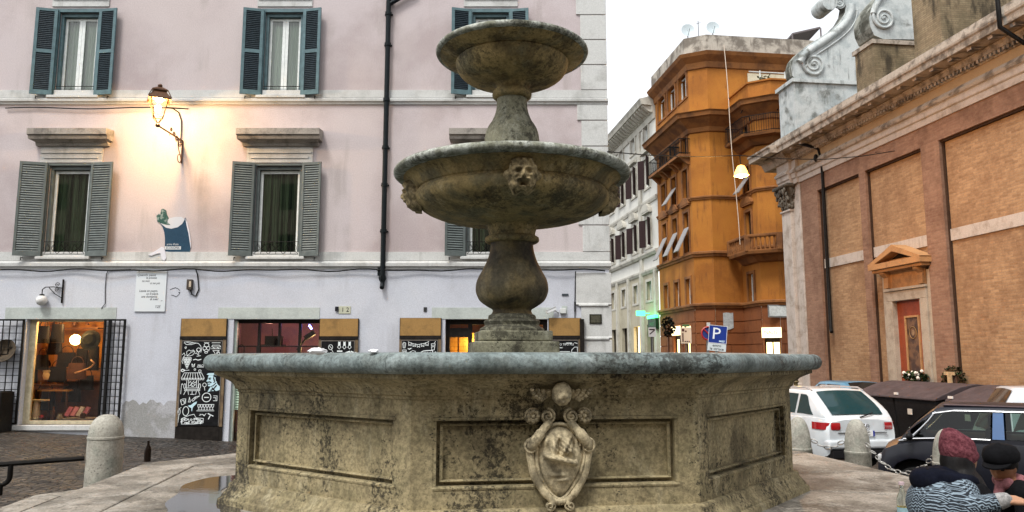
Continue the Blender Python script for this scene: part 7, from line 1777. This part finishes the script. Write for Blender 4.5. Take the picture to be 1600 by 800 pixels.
# ---------------------------------------------------------------- street signs
POLE = plain('grey galvanised pole',(.18,.18,.18),.5,metal=.4)
def face_to_cam(x,y,tilt=0): return Frame((x,y),tilt)
d_ = 16.0; c = at(1121,529,d_); sx_,sz2 = (1137-1105)/1189.5*d_*.5, 0
t = thing('parking_sign','blue parking sign with a white P and a lower text plate, tilted on its pole','sign',(c.x,c.y,gz(c.x,c.y)))
fr = Frame((c.x,c.y),radians(-12)); m_ = MB(); Mt = Matrix.Translation(c) @ Matrix.Rotation(radians(-12),4,'Z') @ Matrix.Rotation(radians(6),4,'Y')
m_.tube([(c.x,c.y+.05,gz(c.x,c.y)),(c.x-.02,c.y+.05,c.z+.2)],.03,8); m_.build('pole',POLE,t)
w0 = .185
m_ = MB(); m_.M = Mt; m_.box(-w0,w0,0,.012,-.10,.27); pl_ = m_.build('sign_plate',flat('traffic blue',(.012,.035,.22),.35),t); OFF[pl_] = OFF[t]
m_ = MB(); m_.M = Mt
for e in ((-w0,w0,.262,.27),(-w0,w0,-.10,-.092),(-w0,-w0+.008,-.092,.262),(w0-.008,w0,-.092,.262)): m_.box(e[0],e[1],-.004,0,e[2],e[3])
m_.build('white_border',flat('sign white',(.7,.72,.75),.4),pl_)
text_mesh('P',.34,Mt @ Matrix.Translation((-.03,-.004,.09)),'lettering',flat('sign white b',(.72,.75,.78),.4),pl_,.002,sx=1.05)
m_ = MB(); m_.M = Mt   # small tow symbol
m_.box(.035,.085,-.006,0,-.065,-.035); m_.box(.09,.11,-.006,0,-.075,-.03); m_.box(.115,.15,-.006,0,-.05,-.03); m_.box(.125,.14,-.006,0,-.08,-.03); m_.build('symbol',flat('sign pale blue',(.45,.58,.70),.4),pl_)
m_ = MB(); m_.M = Mt; m_.box(-w0,w0,0,.012,-.26,-.106); p2 = m_.build('text_plate',flat('plate grey white',(.55,.60,.60),.45),t)
text_mesh('entro\nle strisce',.082,Mt @ Matrix.Translation((0,-.002,-.18)),'lettering',flat('sign black',(.02,.02,.02),.5),p2,.0015,sx=.95,space_line=.85)
c = at(1106,521,d_+.25); t2 = thing('round_sign','round red rimmed no parking sign just behind the blue parking sign','sign',(c.x,c.y,c.z-.12)); m_ = MB(); m_.M = Matrix.Translation(c) @ Matrix.Rotation(pi/2,4,'X'); m_.lathe([(.0,.0),(.15,.0),(.15,.012),(.0,.012)],24); m_.build('disc',flat('sign blue disc',(.03,.05,.2),.4),t2); m_ = MB(); m_.tube([(c.x+.135*cos(a),c.y-.016,c.z+.135*sin(a)) for a in [2*pi*i/24 for i in range(24)]],.018,6,True); m_.tube([(c.x-.09,c.y-.016,c.z+.09),(c.x+.09,c.y-.016,c.z-.09)],.016,6); m_.build('red_rim',flat('sign red',(.4,.02,.02),.4),t2); m_ = MB(); m_.tube([(c.x,c.y+.04,gz(c.x,c.y)),(c.x,c.y+.04,c.z+.05)],.03,8); m_.build('pole',POLE,t2)
d_ = 24.0; c = at(1072,524,d_); t = thing('bus_stop_sign','white bus stop board under a small green cap in front of the lit orange shop','sign',(c.x,c.y,gz(c.x,c.y))); w0,h0 = 8.2/1189.5*d_,.25
m_ = MB(); m_.box(c.x-w0,c.x+w0,c.y,c.y+.04,c.z-h0,c.z+h0); b_ = m_.build('board',flat('board white',(.50,.56,.56),.5),t); m_ = MB(); m_.box(c.x-.1,c.x+.12,c.y-.0,c.y+.05,c.z+h0+.02,c.z+h0+.09); m_.build('cap',flat('green cap',(.05,.16,.08),.5),t); m_ = MB(); m_.tube([(c.x,c.y+.06,gz(c.x,c.y)),(c.x,c.y+.06,c.z+h0+.03)],.03,8); m_.build('pole',POLE,t)
m_ = MB(); 
for e in ((-.13,-.05,.12,.20),(-.03,.02,.1,.15),(-.12,-.08,-.2,.08)): m_.box(c.x+e[0],c.x+e[1],c.y-.004,c.y,c.z+e[2],c.z+e[3])
for k in range(3): m_.box(c.x-.05+.06*k,c.x-.01+.06*k,c.y-.004,c.y,c.z-.21,c.z-.17)
m_.build('board_marks',flat('board ink',(.06,.03,.04),.5),b_)
d_ = 40.0; c = at(1019,519,d_); t = thing('no_entry_board','small white board with a dark diagonal arrow by the dark sign of the cream building','sign',(c.x,c.y,c.z-.3)); m_ = MB(); m_.box(c.x-.19,c.x+.19,c.y,c.y+.03,c.z-.24,c.z+.24); b_ = m_.build('board',flat('board white b',(.5,.5,.5),.5),t); m_ = MB(); m_.M = Matrix.Translation((c.x,c.y-.003,c.z)) @ Matrix.Rotation(radians(-40),4,'Y'); m_.box(-.17,.17,-.002,.002,-.03,.03); m_.M = None; m_.box(c.x-.15,c.x+.15,c.y-.004,c.y,c.z+.1,c.z+.18); m_.build('arrow',flat('board ink b',(.05,.04,.04),.5),b_); m_ = MB(); m_.tube([(c.x,c.y+.05,gz(c.x,c.y)),(c.x,c.y+.05,c.z)],.03,6); m_.build('pole',POLE,t)
d_ = 32.0; c = at(1044,505,d_); t = thing('street_tree','small dark street plant in front of the orange shopfronts','plant',(c.x,c.y,gz(c.x,c.y))); random.seed(4); m_ = MB(); leafball(m_,(c.x,c.y,c.z-.15),(.28,.28,.45),160,.10); m_.build('leaves',plain('dark street leaves',(.02,.022,.015),.7,var=.4),t); m_ = MB(); m_.tube([(c.x,c.y,gz(c.x,c.y)),(c.x,c.y,c.z-.1)],.04,6); m_.build('stem',BROWNL,t); m_ = MB(); m_.lathe([(.18,0),(.25,.5),(.22,.5)],12,(c.x,c.y,gz(c.x,c.y)),True); m_.build('pot',ORT,t)
# gilded lamp seen under the rim on the right
c = at(1243,590,22.0); t = thing('gilded_lamp','small yellow gilded lantern post seen under the right end of the basin rim','lamp',(c.x,c.y,gz(c.x,c.y))); m_ = MB(); m_.tube([(c.x,c.y,gz(c.x,c.y)),(c.x,c.y,c.z-.1)],.06,8); m_.lathe([(.0,-.18),(.10,-.12),(.06,-.06),(.14,.02),(.17,.18),(.05,.25),(.0,.3)],10,tuple(c)); m_.build('post',plain('tarnished gilt',(.14,.11,.05),.5),t); m_ = MB(); m_.ball((c.x+.02,c.y-.1,c.z+.13),(.09,.09,.10),10,8); m_.build('bulb',glow('gilded bulb',(1,.75,.25),1.6),t)
# ---------------------------------------------------------------- bottles
p = on_z(1412,812,.583); t = thing('glass_bottle','clear glass bottle with a little amber drink standing on the right paving','bottle',tuple(p)); OFF[t] = Vector(p)
BG = NM('clear bottle glass'); BG.color((.8,.9,.88)); BG.set(Roughness=.03,Transmission_Weight=1.0,IOR=1.3)
m_ = MB(); m_.lathe([(.0,.003),(.034,.003),(.036,.02),(.036,.13),(.032,.15),(.016,.185),(.013,.22),(.016,.225),(.016,.24),(.012,.24)],20,tuple(p)); m_.build('glass',BG.mat,t,smooth=50)
m_ = MB(); m_.lathe([(.0,.008),(.032,.008),(.033,.085),(.0,.085)],16,tuple(p)); m_.build('drink',plain('amber drink',(.30,.24,.05),.2),t); m_ = MB(); m_.lathe([(.0368,.03),(.0368,.082)],20,tuple(p)); m_.build('label',plain('pale blue label',(.30,.46,.50),.6),t); m_ = MB(); m_.lathe([(.0175,.226),(.0175,.245),(.0,.246)],12,tuple(p)); m_.build('cap',plain('pale pink cap',(.55,.42,.45),.5),t)
p = on_z(230,721,.583); m_ = MB(); m_.lathe([(.0,.0),(.033,.0),(.034,.12),(.03,.14),(.014,.17),(.013,.215),(.0,.216)],18,tuple(p)); m_.build('beer_bottle',flat('dark brown glass',(.012,.008,.006),.12),smooth=50); o = bpy.data.objects['beer_bottle']; props(o,'small dark beer bottle left on the paving edge beyond the puddle','bottle')
# ---------------------------------------------------------------- people on the platform edge
SKIN = plain('warm skin',(.42,.22,.13),.55,var=.15,scale=12,bump=.05)
def fused(mb, name, mat, parent, vox=.012, sm=3):
    o = mb.build(name,mat,parent,smooth=180)
    r = o.modifiers.new('fuse','REMESH'); r.mode = 'VOXEL'; r.voxel_size = vox; r.use_smooth_shade = True
    s_ = o.modifiers.new('soft','SMOOTH'); s_.factor = .6; s_.iterations = sm
    return o
def head_shape(mb, c, yaw, pitch, s=1.0):
    """face looks along local +X"""
    R = Matrix.Translation(c) @ Matrix.Rotation(yaw,4,'Z') @ Matrix.Rotation(-pitch,4,'Y'); old = mb.M; mb.M = R
    def fn(d):
        q = 1.0
        if d.x > 0:
            y,z = d.y,d.z
            q += .20*gauss(y,z,0,-.12,.13,.20)-.09*gauss(abs(y),z,.33,.06,.14,.10)+.05*gauss(y,z,0,.22,.4,.12)+.05*gauss(abs(y),z,.4,-.25,.2,.2)+.06*gauss(y,z,0,-.46,.2,.07)-.05*gauss(y,z,0,-.38,.2,.03)+.10*gauss(y,z,0,-.80,.25,.14)
        return q
    mb.ball((0,0,0),(.095*s,.075*s,.118*s),36,28,fn)
    for s_ in (-1,1): mb.ball((-.005,s_*.074*s,-.01),(.022,.010,.034),8,8)
    mb.M = old; return R
def hand(mb, w, fd, up, s=1.0, curl=.6):
    """palm and five fingers from wrist w along fd, palm facing -up"""
    fd = Vector(fd).normalized(); up = Vector(up); sd = fd.cross(up).normalized(); up = sd.cross(fd).normalized(); w = Vector(w)
    for k in range(5): a = -.036+.018*k; mb.capsule(w+sd*a*.8*s+fd*.01*s,w+fd*.085*s+sd*a*s,.015*s,.013*s,8)
    for k,(a,l) in enumerate(((-.034,.072),(-.012,.082),(.011,.077),(.033,.060))):
        p = w+fd*.088*s+sd*a*s; d = fd.copy()
        for j in range(3):
            d = (d-up*curl*.45).normalized(); q = p+d*(l*(.45,.32,.24)[j]*s); mb.capsule(p,q,(.0098-.0011*j)*s,(.0092-.0012*j)*s,8); p = q
    p = w+fd*.025*s-sd*.034*s
    for j,(dx,dy,dz) in enumerate(((.5,-.75,-.3),(.8,-.3,-.45))): q = p+(fd*dx+sd*dy+up*dz).normalized()*(.042-.008*j)*s; mb.capsule(p,q,(.013-.002*j)*s,(.011-.002*j)*s,8); p = q
# knitted jumper with a black and white zigzag and diamond pattern
m = NM('patterned black and white knit'); o_ = m.sep(m.obj())
ax = m.math('ADD',m.math('MULTIPLY',o_[0],.85),m.math('MULTIPLY',o_[1],.5))
bz = m.math('ADD',o_[2],m.math('MULTIPLY',ax,.42))
al = m.math('SUBTRACT',ax,m.math('MULTIPLY',o_[2],.3))
def tri(v,f): return m.math('PINGPONG',m.math('MULTIPLY',v,f),.5)
wob = m.math('MULTIPLY',m.noise(m.obj(),9,3),.02)
bz = m.math('ADD',bz,wob)
z1 = m.math('ADD',m.math('MULTIPLY',bz,58.0),m.math('MULTIPLY',tri(al,60.0),1.1))
l1 = m.math('LESS_THAN',m.math('FRACT',z1),.40)
dia = m.math('ADD',tri(al,23.0),tri(bz,23.0)); l2 = m.math('LESS_THAN',m.math('FRACT',m.math('MULTIPLY',dia,3.2)),.36)
band = m.math('GREATER_THAN',m.math('FRACT',m.math('MULTIPLY',bz,12.0)),.45)
pat = m.math('ADD',m.math('MULTIPLY',l1,band),m.math('MULTIPLY',l2,m.math('SUBTRACT',1.0,band)))
kn = m.noise(m.obj(),160,2)
m.color(m.mix(m.math('MULTIPLY',pat,m.ramp(kn,.25,.5,.6,1)),(.022,.026,.032),(.23,.29,.34))); m.set(Roughness=.95,Specular_IOR_Level=.1); m.bump(kn,.5,.006)
KNIT = m.mat
BLKC = plain('black wool coat',(.006,.006,.007),.9,var=.3,scale=20,spec=.1); NAVYH = plain('dark navy hood',(.004,.005,.011),.9,var=.4,scale=14,spec=.1); HAIR = plain('black hair',(.005,.004,.004),.6,var=.3,scale=30,spec=.2); JEAN = plain('dark trousers',(.012,.014,.02),.9)
def m_beanie():
    m = NM('mauve ribbed wool'); o = m.sep(m.obj()); n = m.noise(m.obj(),60,4); m.color(m.mix(m.ramp(n,.3,.7),(.085,.022,.030),(.20,.065,.078)))
    a = m.node('ShaderNodeMath',operation='ARCTAN2'); m.link(o[1],a.inputs[0]); m.link(o[0],a.inputs[1])
    rib = m.math('PINGPONG',m.math('MULTIPLY',a.outputs[0],9.0),.5); m.set(Roughness=.95,Specular_IOR_Level=.1); m.bump(m.math('ADD',n,m.math('MULTIPLY',rib,.5)),.7,.01); return m.mat
# person one: back to the camera, sitting on the platform edge, turned to the right
D1 = 4.4
def A1(px,py,d=D1): return at(px,py,d)
hc = A1(1503,716)+Vector((0,.0,0)); seat = Vector((hc.x-.16,hc.y-.04,.36))
p1 = thing('person','person in a mauve beanie and patterned knit jumper reaching right, seen from behind','person',(seat.x,seat.y,.58),fixed=True); OFF[p1] = Vector((seat.x,seat.y,.58))
yaw1 = radians(25)
mb = MB(); head_shape(mb,hc,yaw1,radians(-12),.90)
nk = hc+Vector((-.035,-.005,-.10)); ch_ = Vector((hc.x-.13,hc.y-.01,hc.z-.26)); mb.capsule(hc+Vector((-.02,0,-.06)),nk+Vector((-.02,0,-.06)),.058,.065)
hips = seat+Vector((0,0,.09)); mb.capsule(hips+Vector((0,-.08,0)),hips+Vector((0,.08,0)),.13,.13); mb.capsule(hips,ch_,.13,.15); 
shR = Vector((hc.x-.10,hc.y-.165,hc.z-.165)); shL = Vector((hc.x-.04,hc.y+.17,hc.z-.165)); mb.capsule(shR,shL,.07,.07); mb.capsule(ch_,nk,.13,.07)
elR = A1(1511,796,4.14); wrR = A1(1570,781,4.06)
mb.capsule(shR,elR,.052,.042); mb.capsule(elR,wrR,.040,.026)
elL = shL+Vector((.13,.03,-.24)); wrL = elL+Vector((.22,-.02,.05)); mb.capsule(shL,elL,.05,.04); mb.capsule(elL,wrL,.038,.026)
hand(mb,wrR,(1,.1,-.05),(0,-.25,1),1.0,.45); hand(mb,wrL,(1,-.1,0),(0,.2,1),.95,.6)
for s_,dy in ((-1,-.10),(1,.10)):
    kn_ = seat+Vector((.36,.05+dy*1.1-.18,.06)); ft_ = kn_+Vector((.08,-.05,-.46)); mb.capsule(hips+Vector((.0,dy,-.0)),kn_,.085,.06); mb.capsule(kn_,ft_,.055,.04); mb.capsule(ft_+Vector((0,0,.03)),ft_+Vector((.15,-.05,.0)),.04,.032)
body1 = fused(mb,'body',SKIN,p1,.0085,2)
mb = MB()
mb.capsule(hips+Vector((-.01,-.10,.0)),hips+Vector((-.01,.10,.0)),.155,.155); mb.capsule(hips,ch_+Vector((0,-.02,0)),.155,.185); mb.capsule(ch_+Vector((-.02,-.09,.0)),ch_+Vector((.0,.09,.0)),.165,.15); mb.capsule(shR+Vector((-.01,0,-.02)),shL,.085,.08)
mb.capsule(shR,elR,.083,.062); mb.capsule(elR,elR.lerp(wrR,.80),.064,.046); mb.capsule(shL,elL,.075,.055); mb.capsule(elL,elL.lerp(wrL,.85),.055,.042)
fused(mb,'jumper',KNIT,body1,.014,3)
mb = MB(); cf = elR.lerp(wrR,.84)
mb.capsule(cf,elR.lerp(wrR,.98),.044,.040)
o = fused(mb,'cuff',plain('pale fleece cuff',(.34,.33,.32),.95,var=.4,scale=60,bump=.6),body1,.009,1)
mb = MB()     # hood and scarf lying on the shoulders
mb.ball(hc+Vector((-.14,-.02,-.095)),(.105,.125,.055),20,12,lambda d:1+.10*sin(7*d.x+5*d.y)+.07*sin(13*d.y+4)); mb.ball(hc+Vector((-.21,-.0,-.12)),(.075,.12,.075),16,10); mb.capsule(hc+Vector((-.13,-.13,-.10)),hc+Vector((-.03,-.13,-.11)),.045,.04); mb.capsule(nk+Vector((-.10,-.10,-.04)),nk+Vector((.02,-.10,-.06)),.045,.045)
fused(mb,'hood',NAVYH,body1,.012,3)
mb = MB()     # long hair and dark waistcoat front
mb.capsule(hc+Vector((-.035,-.01,-.01)),nk+Vector((-.01,-.03,-.05)),.088,.085); mb.capsule(nk+Vector((.0,-.07,-.02)),nk+Vector((.05,-.11,-.19)),.075,.055); mb.capsule(nk+Vector((.04,-.05,-.02)),nk+Vector((.13,-.10,-.22)),.065,.05); mb.capsule(nk+Vector((-.02,.06,-.02)),nk+Vector((.05,.1,-.18)),.06,.05)
fused(mb,'hair',HAIR,body1,.011,2)
mb = MB(); mb.capsule(ch_+Vector((.10,-.10,.05)),hips+Vector((.17,-.08,.05)),.115,.12); mb.capsule(ch_+Vector((.13,-.02,.05)),hips+Vector((.19,.05,.05)),.11,.12)
fused(mb,'dark_waistcoat',BLKC,body1,.014,3)
mb = MB()
for s_,dy in ((-1,-.10),(1,.10)):
    kn_ = seat+Vector((.36,.05+dy*1.1-.18,.06)); ft_ = kn_+Vector((.08,-.05,-.46)); mb.capsule(hips+Vector((.0,dy,-.0)),kn_,.105,.078); mb.capsule(kn_,ft_+Vector((0,0,.06)),.072,.055); 
fused(mb,'trousers',JEAN,body1,.014,3)
mb = MB()
for s_,dy in ((-1,-.10),(1,.10)):
    kn_ = seat+Vector((.36,.05+dy*1.1-.18,.06)); ft_ = kn_+Vector((.08,-.05,-.46)); mb.capsule(ft_+Vector((-.03,0,.02)),ft_+Vector((.17,-.055,.0)),.052,.042)
fused(mb,'shoe',BLKC,body1,.012,2)
BS = .88
bt = MB(); T_ = Matrix.Scale(.90,4,) if False else Matrix.Translation(hc+Vector((-.012,0,.018))) @ Matrix.Rotation(yaw1,4,'Z') @ Matrix.Rotation(radians(-20),4,'Y'); bt.M = T_
rings = []
for r_,z_,dx in ((.104,-.038,0),(.112,-.03,0),(.114,-.005,0),(.110,.012,0),(.113,.018,0),(.112,.05,-.002),(.103,.085,-.008),(.082,.122,-.016),(.058,.156,-.028),(.032,.182,-.04),(.005,.196,-.046)):
    rings.append([(dx*BS+r_*BS*cos(a)*(1+.03*sin(3*a+z_*60)),r_*BS*.92*sin(a)*(1+.03*cos(4*a+z_*45)),z_*BS+.006*sin(3*a+z_*50)) for a in [2*pi*i/36 for i in range(36)]])
bt.sweep(rings,True,False,True); bt.M = None
bo = bt.build('beanie',m_beanie(),body1,smooth=180); sb = bo.modifiers.new('thick','SOLIDIFY'); sb.thickness = .006; ss = bo.modifiers.new('round','SUBSURF'); ss.levels = 1; ss.render_levels = 1
# person two: lower, facing back to the left, in black with a cap and a pink scarf
D2 = 5.35
hc2 = at(1566,729,D2); seat2 = Vector((hc2.x+.26,hc2.y+.10,.30))
p2 = thing('person','person in black cap and coat with pink scarf, facing left at the right edge','person',(seat2.x,seat2.y,.2)); OFF[p2] = Vector((seat2.x,seat2.y,.2))
yaw2 = radians(180+38); mb = MB(); R2_ = head_shape(mb,hc2,yaw2,radians(-14),.98)
nk2 = hc2+Vector((.045,.02,-.11)); ch2 = Vector((seat2.x-.06,seat2.y,.66)); mb.capsule(hc2+Vector((.02,.01,-.06)),nk2,.055,.06); hip2 = seat2+Vector((0,0,.02)); mb.capsule(hip2,ch2,.13,.15); mb.capsule(ch2,nk2,.14,.08)
sa = nk2+Vector((.0,-.17,-.05)); sb_ = nk2+Vector((.10,.17,-.05)); mb.capsule(sa,sb_,.07,.07)
ea = sa+Vector((-.04,-.06,-.26)); wa = ea+Vector((-.20,.06,.04)); eb = sb_+Vector((-.02,.05,-.26)); wb_ = eb+Vector((-.22,-.1,.05))
for s0,e0,w0 in ((sa,ea,wa),(sb_,eb,wb_)): mb.capsule(s0,e0,.05,.042); mb.capsule(e0,w0,.038,.026); hand(mb,w0,(-1,.1,0),(0,0,1),.95,.6)
legs2 = []
for dy in (-.11,.11):
    kn_ = hip2+Vector((-.40,-.05+dy,.16)); ft_ = kn_+Vector((-.06,-.02,-.43)); legs2.append((kn_,ft_)); mb.capsule(hip2+Vector((0,dy,.03)),kn_,.085,.06); mb.capsule(kn_,ft_,.055,.04); mb.capsule(ft_,ft_+Vector((-.15,-.03,-.0)),.04,.032)
body2 = fused(mb,'body',plain('ruddy skin',(.27,.115,.055),.5,var=.15,scale=12),p2,.0085,2)
mb = MB(); mb.capsule(hip2,ch2,.165,.18); mb.capsule(ch2,nk2+Vector((.02,0,-.07)),.17,.11); mb.capsule(sa,sb_,.085,.085)
for s0,e0,w0 in ((sa,ea,wa),(sb_,eb,wb_)): mb.capsule(s0,e0,.075,.06); mb.capsule(e0,e0.lerp(w0,.85),.056,.044)
fused(mb,'coat',BLKC,body2,.014,3)
mb = MB()
for kn_,ft_ in legs2: mb.capsule(hip2+Vector((0,(kn_-hip2).y*.7,.03)),kn_,.105,.075); mb.capsule(kn_,ft_+Vector((0,0,.06)),.07,.052)
fused(mb,'trousers',JEAN,body2,.014,3)
mb = MB()
for kn_,ft_ in legs2: mb.capsule(ft_+Vector((.03,0,.02)),ft_+Vector((-.17,-.03,.0)),.052,.042)
fused(mb,'shoe',BLKC,body2,.012,2)
mb = MB(); mb.capsule(nk2+Vector((-.05,-.06,.01)),nk2+Vector((-.02,.07,.01)),.045,.045); mb.capsule(nk2+Vector((-.07,-.03,.0)),nk2+Vector((-.13,-.05,-.16)),.035,.03); mb.capsule(nk2+Vector((.05,-.05,.02)),nk2+Vector((.06,.06,.02)),.045,.045)
fused(mb,'scarf',plain('pink scarf',(.28,.11,.12),.9,var=.35,scale=30,bump=.5),body2,.011,2)
mb = MB(); mb.M = R2_
mb.ball((-.012,0,.045),(.112,.092,.092),20,14); mb.ball((-.03,0,.01),(.088,.088,.09),16,10); mb.M = None
fused(mb,'hair',HAIR,body2,.011,2)
mb = MB(); mb.M = R2_; rings = []
for r_,z_ in ((.112,.040),(.118,.052),(.120,.085),(.104,.125),(.06,.150),(.004,.158)): rings.append([(-.01+r_*1.08*cos(a),r_*.92*sin(a),z_+.01*cos(a)) for a in [2*pi*i/28 for i in range(28)]])
mb.sweep(rings,True,True,True); mb.add([(.09+.075*cos(a) if abs(a) < 1.4 else .05,.085*sin(a),.045-.012*cos(a)) for a in [-1.5+3*i/12 for i in range(13)]]+[(.09+.075*cos(a) if abs(a) < 1.4 else .05,.085*sin(a),.055-.012*cos(a)) for a in [-1.5+3*i/12 for i in range(13)]],[tuple(range(13)),tuple(range(25,12,-1))]+[(i+1,i,13+i,14+i) for i in range(12)]); mb.M = None
mb.build('cap',BLKC,body2,smooth=50)
for s_ in (-1,1):
    mb = MB(); mb.M = R2_; mb.ball((.082,s_*.030,.008),(.011,.013,.008),10,8); mb.M = None; mb.build('eye',flat('dark eye',(.02,.012,.01),.2),body2,smooth=180)
mb = MB(); mb.M = R2_; mb.capsule((.096,-.022,-.054),(.096,.022,-.054),.006,.006,6); mb.M = None; mb.build('lips',plain('lips',(.22,.06,.045),.5),body2,smooth=180)
